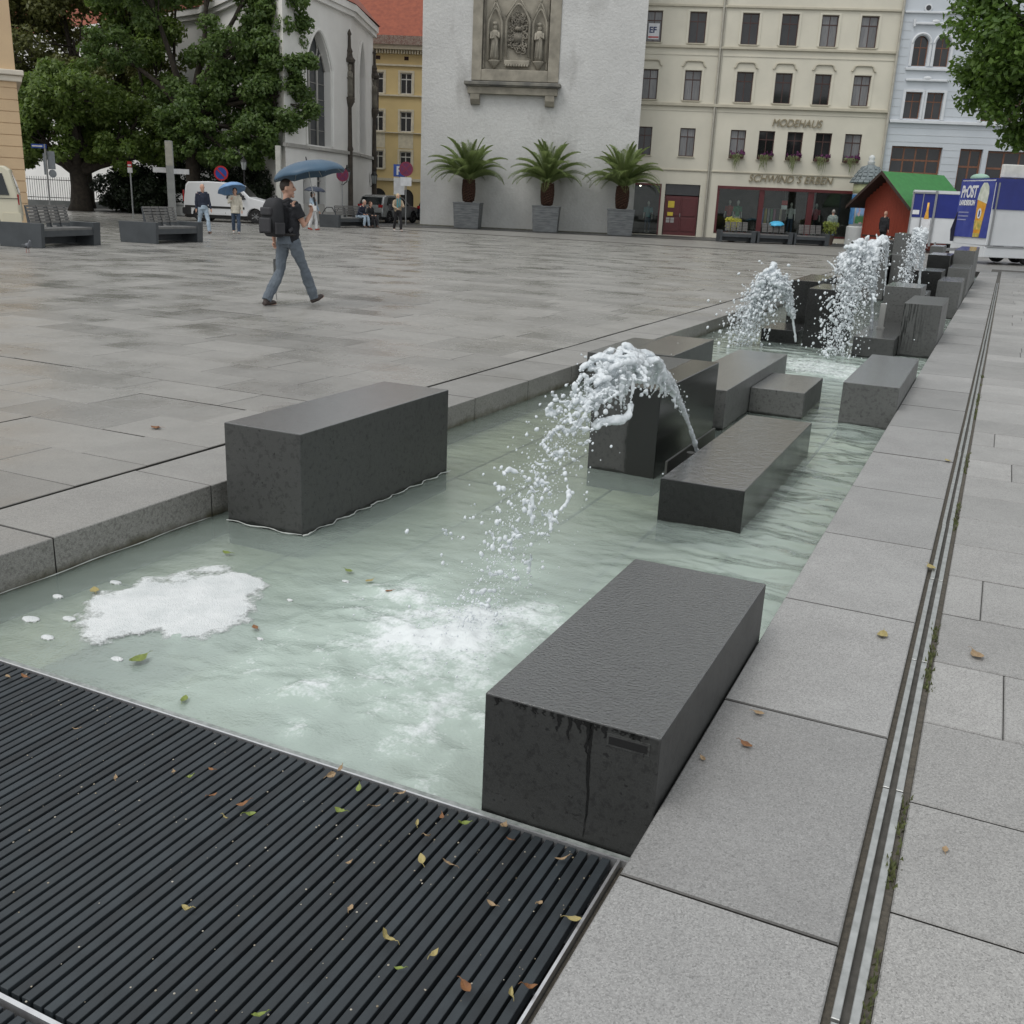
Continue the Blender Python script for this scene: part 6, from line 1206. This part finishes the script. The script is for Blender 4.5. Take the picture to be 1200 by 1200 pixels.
m_.build('bag', BPK, bp, bevel=.02, auto=50); MB().box(-.245, -.2, -.12, .12, .06, .26).build('front_pocket', BPK2, bp, bevel=.02); MB().box(-.225, -.17, -.11, .11, .29, .40).build('upper_pocket', BPK2, bp, bevel=.02)
for s_ in (-1, 1): MB().tube([(-.02, s_*.11, .47), (.10, s_*.12, .52), (.22, s_*.125, .46), (.30, s_*.135, .34), (.24, s_*.16, .2), (.06, s_*.17, .08)], .016, 6, flat=1.6).build('strap', BPK2, bp); MB().box(-.18, -.02, s_*.168-.02, s_*.168+.02, .04, .2).build('side_pocket', BPK2, bp, bevel=.01)
MB().tube([(-.03, -.04, .5), (-.03, -.03, .555), (-.03, .03, .555), (-.03, .04, .5)], .009, 6).build('grab_handle', BPK2, bp)
def umbrella(label, top, axis, r, depth, mat, shaft, rz=0., n=8, grp=None):
    """top of canopy in world, axis pointing from handle to top"""
    u_ = thing('umbrella', label, 'umbrella', top, 0, grp); u_.rotation_euler = Vector(axis).to_track_quat('Z', 'Y').to_euler(); m_ = MB(); rings = 6; per = n*4; m_.v.append((0, 0, 0))
    for i in range(1, rings+1):
        k = i/rings
        for j in range(per):
            a = j*math.tau/per+rz; ph = (j % 4)/4; sag = 1-.055*math.sin(ph*math.pi)*k; z = -depth*(1-math.cos(k*1.35))/(1-math.cos(1.35)); m_.v.append((r*math.sin(k*1.35)/math.sin(1.35)*sag*math.cos(a), r*math.sin(k*1.35)/math.sin(1.35)*sag*math.sin(a), z+(.02*math.sin(ph*math.pi)*k)))
    for j in range(per): m_.f.append((0, 1+j, 1+(j+1) % per))
    for i in range(rings-1):
        for j in range(per): k = (j+1) % per; m_.f.append((1+i*per+j, 1+(i+1)*per+j, 1+(i+1)*per+k, 1+i*per+k))
    o = m_.build('canopy', mat, u_, smooth=True); sd_ = o.modifiers.new('thick', 'SOLIDIFY'); sd_.thickness = .003
    for j in range(n):
        a = j*math.tau/n+rz; MB().tube([(0, 0, -.015)]+[(r*.99*math.sin(k*1.35)/math.sin(1.35)*math.cos(a), r*.99*math.sin(k*1.35)/math.sin(1.35)*math.sin(a), -depth*(1-math.cos(k*1.35))/(1-math.cos(1.35))-.008) for k in (.33, .66, 1.)], .003, 5).build('rib', STEEL, u_)
    MB().tube([(0, 0, .04), (0, 0, -shaft)], .006, 6).build('shaft', STEEL, u_); MB().tube([(0, 0, -shaft), (0, 0, -shaft-.12)], [.014, .016], 8).build('handle', BLKP, u_); MB().lathe([(.012, 0), (.008, .05), (.003, .06)], 8).build('tip', BLKP, u_)
    return u_
UBL = M('umbrella_blue', (.045, .095, .15), .5, (.038, .083, .135), 3)
hr = local_to(MB_LOC, MB_RZ, (.33, -.14, 1.40)); tp = Vector((-9.22, 12.42, 2.02)); axu = (tp-hr).normalized()
axu = Vector((axu.x*.6-.10, axu.y*.6-.1, axu.z)).normalized()
umbrella('steel blue umbrella held over the man with the backpack', tuple(tp), axu, .54, .21, UBL, .50)
hl = local_to(MB_LOC, MB_RZ, (.02, .29, .80))
sb = thing('umbrella_sleeve', 'limp pale bag dangling from the walking man\'s left hand', 'bag', tuple(hl), MB_RZ)
MB().tube([(0, 0, 0), (.01, .01, -.18), (-.01, -.01, -.2)], .004, 5).build('cord', M('sleeve_cloth', (.30, .30, .29), .8), sb); MB().add([(-.05, 0, -.16), (.06, .01, -.15), (.05, .0, -.42), (-.01, .012, -.45), (-.05, .0, -.40), (0, .02, -.28)], [(0, 1, 5), (1, 2, 5), (2, 3, 5), (3, 4, 5), (4, 0, 5)]).tube([(-.01, 0, -.4), (-.02, .0, -.62), (.0, 0, -.75)], [.012, .01, .006], 5).build('bag', M('sleeve_cloth', (0, 0, 0)), sb)
# walkers in the distance
NAVY = cloth('navy_jacket', (.022, .028, .05)); LJ = cloth('light_jeans', (.34, .42, .50)); DJ = cloth('dark_jeans', (.05, .075, .12)); CRM = cloth('cream_coat', (.58, .54, .45)); KNIT = cloth('patterned_knit', (.30, .27, .25), c2=(.12, .12, .14), sc=30); WHT = cloth('white', (.66, .66, .66)); BEI = cloth('beige_jacket', (.42, .33, .23)); TEAL = cloth('teal_top', (.10, .27, .29)); BLKT = cloth('black_trousers', (.014, .014, .016)); ORG = cloth('orange', (.55, .12, .03)); GRN = cloth('grey_green', (.22, .27, .25)); PBL = cloth('pale_blue', (.35, .45, .55))
J = stand(.26, ((.1, 0), (-.08, 0)))
person('bald man in navy jacket and pale jeans walking by the white van', (-25.55, 28.4, 0), R(-25), J, dict(top=NAVY, trousers=LJ, shoes=SHOE_D), .96, .012, hair=None)
J = stand(.12, ((.12, 0), (.15, 0))); J.update(er=(.12, -.25, 1.18), wr=(.16, -.14, 1.30), dr=(0, .1, .5))
person('woman in cream open jacket and dark jeans under a light blue umbrella', (-25.25, 29.75, 0), R(-50), J, dict(top=CRM, trousers=DJ, shoes=SHOE_L, coat=True), .91, .012, hair=DKHAIR, hairstyle='bob', fem=True, grip=(False, True))
umbrella('light blue umbrella tilted behind the woman in the cream jacket', (-25.45, 29.75, 1.74), (-.35, .12, .93), .52, .26, M('umbrella_light_blue', (.16, .30, .52), .5), .55)
J = stand(.14, ((.16, 0), (.1, 0))); J.update(er=(.14, -.24, 1.18), wr=(.2, -.12, 1.30), dr=(0, .1, .5))
person('woman in white trousers carrying a white bag under a dark umbrella', (-26.6, 36.2, 0), R(10), J, dict(top=PBL, trousers=WHT, shoes=cloth('red_shoes', (.35, .05, .03))), .90, .012, hair=DKHAIR, hairstyle='bob', fem=True, grip=(False, True))
umbrella('dark navy umbrella over the woman in white trousers', (-26.5, 36.25, 1.78), (.05, 0, 1), .46, .2, M('umbrella_navy', (.02, .03, .055), .5), .5)
bg_ = thing('shoulder_bag', 'white shoulder bag of the woman under the dark umbrella', 'bag', (-26.45, 36.02, .78), R(10)); MB().box(-.16, .16, -.05, .05, 0, .30).build('bag', WHT, bg_, bevel=.03); MB().tube([(-.12, 0, .28), (-.03, .06, .62), (.12, 0, .28)], .012, 6).build('strap', WHT, bg_)
J = stand(.20, ((.1, 0), (.1, 0))); J.update(el=(.14, .24, 1.16), wl=(.26, .1, 1.18), er=(.08, -.26, 1.16), wr=(.22, -.14, 1.08))
person('fair haired woman in beige jacket and black trousers before the parked cars', (-24.95, 40.3, 0), R(-35), J, dict(top=BEI, trousers=BLKT, shoes=SHOE_L), .94, .012, hair=BLONDE, hairstyle='bob', fem=True)
hb = thing('handbag', 'dark handbag at the hip of the fair haired woman', 'bag', (-25.2, 40.12, .92), R(-35)); MB().box(-.14, .14, -.07, .07, 0, .26).build('bag', BPK, hb, bevel=.04); MB().tube([(-.1, 0, .24), (.05, .04, .55), (.1, 0, .24)], .012, 6).build('strap', BPK, hb)
sf_ = thing('scarf', 'teal scarf hanging down the beige jacket', 'scarf', (-24.82, 40.17, .98), R(-35)); MB().box(-.02, .02, -.10, -.02, 0, .46).build('end', TEAL, sf_, bevel=.01); MB().box(-.02, .02, .02, .09, .1, .46).build('end', TEAL, sf_, bevel=.01)
J = stand(.03); person('person in black standing before the red hut', (-5.75, 55.9, 0), R(60), J, dict(top=cloth('black_coat', (.014, .015, .018)), trousers=BLKT, shoes=SHOE_D, coat=True), 1.06, .014, hair=None)
J = stand(.10); person('person in grey green top at the shop entrance', (-8.75, 58.9, 0), R(100), J, dict(top=GRN, trousers=DJ, shoes=SHOE_D), 1.04, .014, hair=GREYH)
J = stand(.08); person('person in orange jacket behind the bonnet of the white van', (-37.6, 45.0, 0), R(-60), J, dict(top=ORG, trousers=DJ, shoes=SHOE_D), .98, .014, hair=DKHAIR)
def seated(lean=.1): return dict(pelvis=(0, 0, .52), chest=(lean, 0, .84), neck=(lean*1.6, 0, 1.02), head=(lean*1.9+.02, 0, 1.18), sl=(lean*1.4, .18, .97), sr=(lean*1.4, -.18, .97), hl=(.03, .09, .50), hr=(.03, -.09, .50), kl=(.46, .12, .52), kr=(.44, -.12, .51), al=(.5, .12, .09), ar=(.40, -.13, .09), tl=(.67, .13, .04), tr=(.58, -.14, .04), el=(.14, .25, .72), er=(.14, -.25, .72), wl=(.36, .14, .62), wr=(.36, -.14, .62), dl=(1, -.3, -.1), dr=(1, .3, -.1))
person('seated man in dark jacket and pale jeans on the bench near the church', (-28.62, 42.65, 0), R(0), seated(.16), dict(top=NAVY, trousers=LJ, shoes=SHOE_D), 1.0, .014, hair=GREYH)
person('seated woman in black beside the man on the bench', (-28.62, 43.5, 0), R(-12), seated(.08), dict(top=BLKT, trousers=cloth('black_skirt', (.016, .014, .018)), shoes=SHOE_D, coat=True), .93, .014, hair=cloth('auburn_hair', (.10, .05, .03)), hairstyle='bob', fem=True)
# mannequins in the shop windows
def mannequin(label, u, d, z0, top, trs, rz):
    p = Vector((-15.82, 58.8, 0))+dirv(A19)*u+Vector((-math.sin(A19), math.cos(A19), 0))*d+Vector((0, 0, z0)); t_ = thing('mannequin', label, 'mannequin', tuple(p), rz, 'mannequins in the shop windows'); J = stand(.05); P = {k: Vector(v) for k, v in J.items()}
    b = MB(); b.tube([P['neck'], P['head']], [.05, .05], 8).ell(P['head']+Vector((0, 0, .02)), (.09, .075, .12)); [b.tube([P['e'+s], P['w'+s], P['w'+s]+Vector((.02, 0, -.1))], [.036, .028, .024], 8) for s in 'lr']; [b.tube([P['a'+s], P['t'+s]], [.04, .03], 8) for s in 'lr']; b.build('figure', M('mannequin_white', (.55, .53, .5), .4), t_, smooth=True)
    c = MB(); c.tube([(0, 0, .86), (0, 0, 1.1), (0, 0, 1.36), (0, 0, 1.46)], [.16, .14, .17, .07], 12); [c.tube([P['s'+s], P['e'+s]], [.07, .058], 8) for s in 'lr']; remesh(c.build('garment', top, t_, smooth=True, fix=False), .015, 2)
    c = MB(); [c.tube([P['h'+s]+Vector((0, 0, .05)), P['k'+s], P['a'+s]], [.10, .07, .06], 8) for s in 'lr']; remesh(c.build('trousers', trs, t_, smooth=True, fix=False), .015, 2); MB().lathe([(.2, 0), (.2, .02)], 16).build('stand', STEEL, t_)
mannequin('mannequin in teal top and jeans in the narrow display window', -3.25, .55, .1, TEAL, DJ, R(-70)); mannequin('mannequin in a green jacket behind the left shop pane', 1.85, .6, .36, cloth('green_jacket', (.06, .22, .12)), WHT, R(-60)); mannequin('mannequin in a pink blouse behind the right shop pane', 6.25, .6, .36, cloth('pink', (.45, .15, .18)), BLKT, R(-80)); mannequin('mannequin in red behind the left shop pane, further in', 1.45, 1.3, .36, cloth('red_top', (.45, .06, .04)), BLKT, R(-90)); mannequin('mannequin in white behind the middle shop pane', 4.9, .9, .36, WHT, DJ, R(-70))
rk = thing('clothes_rack', 'rack of colourful clothes behind the middle shop pane', 'clothes rack', tuple(Vector((-15.82, 58.8, .34))+dirv(A19)*3.9+Vector((-math.sin(A19), math.cos(A19), 0))*1.5), A19)
MB().tube([(-.8, 0, 0), (-.8, 0, 1.4), (.6, 0, 1.4), (.6, 0, 0)], .02, 6).build('rail', STEEL, rk)
for k, c in enumerate(((.5, .1, .1), (.1, .2, .4), (.5, .4, .1), (.4, .4, .4), (.15, .35, .2), (.45, .2, .3), (.1, .1, .1), (.5, .45, .35))): MB().box(-.75+k*.17, -.63+k*.17, -.2, .2, .5, 1.38).build('garment', M('garment_%d' % k, c, .8), rk, bevel=.03)
sgn = thing('shop_sign', 'small red and white sign hanging in the shop doorway', 'sign', tuple(Vector((-15.82, 58.8, 0))+dirv(A19)*4.42+Vector((-math.sin(A19), math.cos(A19), 0))*.35), A19); MB().box(-.16, .16, 0, .02, 1.95, 2.2).build('upper_plate', M('sign_red', (.45, .03, .03), .5), sgn); MB().box(-.16, .16, 0, .02, 1.72, 1.94).build('lower_plate', WPR, sgn); MB().tube([(0, .01, 2.2), (0, .01, 2.75)], .008, 6).build('cord', STEEL, sgn)
# ------------------------------------------------------------------ benches
BEN = M('bench_steel', (.055, .062, .068), .5, (.042, .048, .053), 3, .1, 60, rvar=.1); SLATB = M('bench_slat', (.19, .185, .175), .6, (.14, .135, .13), 10, .2, 60, stretch=(1, 8, 8)); SEATB = M('bench_seat', (.15, .15, .147), .5, (.11, .11, .108), 5)
def bench(label, loc, rz, ln=2.45, dp=1.15, backs=4, low=False, side=-1):
    """long box bench: solid end panels, seat planks all round, slatted backrests standing in the middle"""
    b = thing('bench', label, 'bench', loc, rz, 'dark box benches on the square'); e = .38*ln/2.45
    for x0, x1 in ((0, e*.35), (ln-e*.8, ln)): MB().prism([(0, 0), (dp, 0), (dp+.03, .58), (-.03, .58)], x0, x1, 'x').build('end_panel', BEN, b, bevel=.008)
    for k in range(5): MB().box(e*.35+.004, ln-e*.8-.004, k*dp/5+.008, (k+1)*dp/5-.008, .40, .46).build('seat_slat', SEATB, b, bevel=.004)
    MB().box(e*.35, ln-e*.8, .0, .06, .26, .40).build('front_beam', BEN, b); MB().box(e*.35, ln-e*.8, dp-.06, dp, .26, .40).build('rear_beam', BEN, b); MB().box(e*.35, ln-e*.8, dp*.45, dp*.55, .05, .4).build('centre_beam', BEN, b)
    bw = (ln*.66)/backs
    for k in range(backs):
        x0 = ln*.16+k*bw
        f = MB().prism([(dp*.46, .42), (dp*.54, .42), (dp*.60, .98), (dp*.57, .98)], x0+.02, x0+.05, 'x').prism([(dp*.46, .42), (dp*.54, .42), (dp*.60, .98), (dp*.57, .98)], x0+bw-.07, x0+bw-.04, 'x').build('back_frame', BEN, b)
        for j in range(6): z = .56+j*.075; y = dp*.455+(z-.42)*dp*.2; MB().box(x0+.015, x0+bw-.035, y-.022, y-.002, z, z+.055).build('back_slat', SLATB, f)
    return b
bench('dark box bench with slatted backs at far left, behind the pigeon', (-21.12, 17.8, 0), R(104)); bench('dark box bench with slatted backs before the white van', (-21.5, 21.95, 0), R(97), 2.2, 1.2); bench('dark box bench with the seated couple near the church', (-28.25, 40.4, 0), R(95), 4.0, 1.0, 3)
for i in range(3):
    p = Vector((-13.25, 52.6, 0))+dirv(R(30))*(i*1.95); bench(('left', 'middle', 'right')[i]+' of the dark benches lined up before the shop windows', tuple(p), R(30), 1.85, .8, 4)
umbrella('small turquoise umbrella open on the bench before the shop', (-10.9, 54.6, 1.12), (.0, -.15, 1), .42, .2, M('umbrella_turquoise', (.05, .38, .62), .45), .4)
for lb, p, c in (('yellow green potted shrub at the right shop window', (-8.55, 57.2, 0), LF_CHEST), ('potted yellow flowers at the left end of the shop benches', (-13.0, 53.9, 0), leaf_material('yellow_flowers', (.35, .36, .06), (.55, .52, .1)))):
    pp = thing('potted_plant', lb, 'potted plant', p); MB().lathe([(.18, 0), (.26, .45), (.29, .5), (.24, .5), (.22, .44)], 16).build('pot', M('pot_clay', (.14, .10, .08), .8), pp, auto=40); foliage([(0, 0, .8, .38), (.15, .1, 1.0, .3), (-.15, 0, 1.05, .28)], 500, .11, 5).build('foliage', leaf_material('bright_shrub', (.16, .22, .04), (.32, .36, .10)) if c is LF_CHEST else c, pp, fix=False)
# ------------------------------------------------------------------ signs, posts, lamps, fence
POLE = M('sign_pole', (.30, .31, .31), .5, (.24, .25, .25), 4, metal=.4); SBL = M('sign_blue', (.02, .07, .32), .4); SRD = M('sign_red_ring', (.42, .02, .03), .4); MAG = M('sign_magenta', (.13, .015, .075), .4); SWH = M('sign_face_white', (.66, .67, .68), .5); SBK = M('sign_back', (.22, .25, .28), .6)
CAMA = R(24.8)
def disc(mb_r0, mb_r1, y, n=28, dz=0.):
    m_ = MB(); m_.v = [(r*math.cos(k*math.tau/n), yy, r*math.sin(k*math.tau/n)+dz) for yy in (y, y+.012) for r in (mb_r0, mb_r1) for k in range(n)]
    for k in range(n):
        q = (k+1) % n; m_.f += [(k, q, n+q, n+k), (2*n+k, 3*n+k, 3*n+q, 2*n+q), (n+k, n+q, 3*n+q, 3*n+k), (k, 2*n+k, 2*n+q, q)]
    return m_
def stop_sign(label, loc, zc, r, hgt, rz=CAMA, extra=None, cross=False, mat=None):
    s_ = thing('road_sign', label, 'road sign', loc, rz, 'round parking restriction signs'); MB().tube([(0, .03, 0), (0, .03, hgt)], .03, 8).build('pole', POLE, s_)
    d = disc(.001, r*.80, -.006, dz=zc).build('sign_face', mat or SBL, s_); disc(r*.78, r, -.014, dz=zc).build('ring', SRD if mat is None else M('sign_ring_faded', (.20, .015, .05), .4), s_)
    MB().obox((0, -.016, zc), (r*1.6, .012, r*.2), (0, R(45), 0)).build('slash', SRD if mat is None else M('sign_ring_faded', (.20, .015, .05), .4), d)
    if cross: MB().obox((0, -.018, zc), (r*1.6, .012, r*.2), (0, R(-45), 0)).build('slash', M('sign_ring_faded', (.20, .015, .05), .4), d)
    if extra: MB().box(-extra/2, extra/2, -.01, .01, zc-r-.5, zc-r-.05).build('sub_plate', SWH, s_)
    return s_
stop_sign('blue and red no parking disc sign above the white van', (-36.07, 41.52, 0), 2.25, .36, 2.6)
stop_sign('magenta disc sign at the church corner beside the walking man\'s umbrella', (-32.5, 46.9, 0), 2.48, .34, 2.85, CAMA+.5, None, True, MAG); stop_sign('magenta disc sign with a plate below, before the yellow house', (-30.16, 49.54, 0), 2.95, .38, 3.3, CAMA, .6, True, MAG)
ps = thing('parking_sign', 'square blue parking sign with white P on a grey post', 'road sign', (-31.0, 50.2, 0), CAMA); MB().tube([(0, .04, 0), (0, .04, 3.2)], .04, 8).build('pole', POLE, ps); f_ = MB().box(-.32, .32, -.01, .012, 2.55, 3.2).build('sign_face', SBL, ps); text_mesh('P', .62, .006, SWH, 'letter', f_, (-.17, -.016, 2.66), (R(90), 0, 0), bold=.02); MB().box(-.3, .3, -.01, .012, 1.6, 2.5).build('sub_plate', SWH, ps)
st_ = thing('street_name_sign', 'blue street name plate on a pole with traffic signs seen from behind', 'street sign', (-40.95, 35.2, 0), CAMA); MB().tube([(0, 0, 0), (0, 0, 3.15)], .045, 8).build('pole', POLE, st_); MB().box(-.62, .08, -.03, .0, 2.96, 3.14).build('name_plate', SBL, st_); MB().box(-.58, -.1, -.036, -.03, 3.02, 3.08).build('plate_print', SWH, st_); MB().box(-.15, -.02, .03, .05, 1.8, 2.75).build('sign_back', SBK, st_); MB().box(.05, .4, .03, .05, 2.05, 2.85).build('sign_back', SBK, st_); MB().lathe([(.18, 0), (.18, .02)], 20).build('round_sign_back', SBK, st_).matrix_local = Matrix.Translation((.24, .05, 1.86)) @ Matrix.Rotation(R(90), 4, 'X')
rs2 = thing('post_sign', 'slim post with a small red and white sign left of the stone cross', 'road sign', (-37.34, 36.77, 0), CAMA); MB().tube([(0, 0, 0), (0, 0, 2.3)], .035, 8).build('pole', POLE, rs2); MB().box(-.11, .11, -.04, -.02, 2.05, 2.28).build('plate', SWH, rs2); MB().box(-.1, .1, -.045, -.02, 2.29, 2.55).build('red_cap', SRD, rs2); MB().box(-.08, .08, -.05, -.046, 2.34, 2.42).build('cap_print', SWH, rs2)
CONC2 = M('pillar_concrete', (.34, .35, .34), .8, (.27, .28, .275), 2, .2, 40)
cr_ = thing('cross_pillar', 'tall grey pillar with a short white cross arm beneath the trees', 'pillar', (-34.55, 36.4, 0), CAMA+.2); cr_.scale = (.78, .78, .78); MB().box(-.2, .2, -.2, .2, 0, 4.45).build('pillar', CONC2, cr_, bevel=.02); MB().box(-.95, -.2, -.06, .06, 2.70, 2.98).build('arm', SWH, cr_); MB().box(.2, 1.05, -.06, .06, 2.66, 2.94).build('arm', SWH, cr_); MB().box(-.19, .19, -.21, -.2, 3.1, 4.4).build('inlay', M('pillar_pale', (.45, .44, .38), .8), cr_)
po = thing('stone_post', 'pale square post rising behind the walking man\'s umbrella', 'post', (-32.29, 41.27, 0), CAMA); MB().box(-.12, .12, -.12, .12, 0, 3.6).build('shaft', M('post_pale', (.48, .48, .44), .8), po, bevel=.01); MB().box(-.16, .16, -.16, .16, 0, .15).build('foot', CONC2, po)
def lantern(par, x, y, z, s=1.):
    m_ = MB(); m_.lathe([(.11*s, 0), (.19*s, .42*s)], 6, (x, y, z)); g_ = m_.build('lantern_glass', M('lantern_glass', (.34, .36, .36), .2, (.28, .3, .3), 3), par)
    f_ = MB(); [f_.tube([(x+.11*s*math.cos(a), y+.11*s*math.sin(a), z), (x+.19*s*math.cos(a), y+.19*s*math.sin(a), z+.42*s)], .012*s, 4) for a in [k*math.tau/6 for k in range(6)]]; f_.lathe([(.21*s, .42*s), (.14*s, .55*s), (.05*s, .62*s), (.03*s, .74*s)], 6, (x, y, z)); f_.build('lantern_frame', BLKP, par)
lp = thing('street_lamp', 'old style street lamp standing in the dark under the trees', 'street lamp', (-35.6, 42.7, 0)); lp.scale = (.8, .8, .8); MB().lathe([(.14, 0), (.12, .5), (.06, .7), (.05, 3.05), (.07, 3.1)], 12).build('post', BLKP, lp, smooth=True); lantern(lp, 0, 0, 3.1, 1.1)
for lb, x, y in (('black wall lantern on the church left of the statue column', -34.95, 50.9), ('black wall lantern at the far church edge', -38.1, 58.6)):
    wl = thing('wall_lantern', lb, 'wall lantern', (x, y, 2.2)); MB().tube([(-.75, .3, -.1), (-.4, .15, -.2), (0, 0, .0)], .025, 6).build('bracket', BLKP, wl); lantern(wl, 0, 0, .02, 1.2)
IRON = M('iron_black', (.02, .02, .02), .6)
fe = thing('iron_fence', 'black iron railing on a low wall before the church', 'fence', (-57.5, 43.2, 0), R(46))
MB().box(0, 9.6, -.15, .15, 0, .35).build('low_wall', CONC2, fe); MB().box(0, 9.6, -.02, .02, .5, .54).build('rail', IRON, fe); MB().box(0, 9.6, -.02, .02, 1.55, 1.59).build('rail', IRON, fe)
bar_ = MB().box(-.012, .012, -.012, .012, .35, 1.75).mesh('bar'); bar_.materials.append(IRON)
for k in range(74): link('bar', bar_, fe, (.06+k*.13, 0, 0))
fe2 = thing('garden_wall', 'low pale wall under the dark bushes behind the benches', 'wall', (-50.6, 49.4, 0), R(-28)); MB().box(0, 13, -.2, .2, 0, .55).build('wall', CONC2, fe2); MB().box(-.05, 13.05, -.26, .26, .552, .64).build('coping', CONC2, fe2, bevel=.02)
for k, x in enumerate((0, .9)):
    bs = thing('bike_stand', ('left', 'right')[k]+' curved steel bicycle stand at the church foot', 'bicycle stand', (-32.9+x*.2, 46.2+x, 0), R(70)); MB().tube([(-.45, 0, 0), (-.4, 0, .5), (-.15, 0, .8), (.2, 0, .8), (.42, 0, .5), (.45, 0, 0)], .025, 8).build('hoop', IRON, bs); MB().box(-.5, .5, -.03, .03, 0, .012).build('foot_plate', IRON, bs)
# ------------------------------------------------------------------ pigeon
pg = thing('pigeon', 'grey pigeon walking before the far left bench', 'pigeon', (-20.05, 16.5, 0), R(-10)); PGM = M('pigeon_grey', (.14, .15, .165), .6, (.09, .095, .11), 20); PGD = M('pigeon_dark', (.03, .035, .04), .5)
b = MB(); b.tube([(-.13, 0, .125), (-.06, 0, .135), (.02, 0, .15), (.08, 0, .165), (.11, 0, .21), (.12, 0, .24)], [.02, .05, .065, .055, .034, .028], 12); b.ell((.13, 0, .255), (.034, .026, .027)); b.tube([(.155, 0, .252), (.18, 0, .243)], [.01, .003], 6); b.tube([(-.1, 0, .13), (-.22, 0, .10)], [.03, .018], 8, flat=.4)
remesh(b.build('body', PGM, pg, smooth=True, fix=False), .006, 2)
for s_ in (-1, 1): MB().ell((-.03, s_*.055, .145), (.11, .016, .045), 12, 8, (0, .15, 0)).build('wing', PGD, pg, smooth=True); MB().tube([(.0, s_*.025, .10), (.01, s_*.03, .05), (.0, s_*.03, .006)], .006, 6).tube([(-.02, s_*.03, .005), (.035, s_*.03, .005)], .005, 5).build('leg', M('pigeon_leg', (.35, .10, .08), .6), pg)
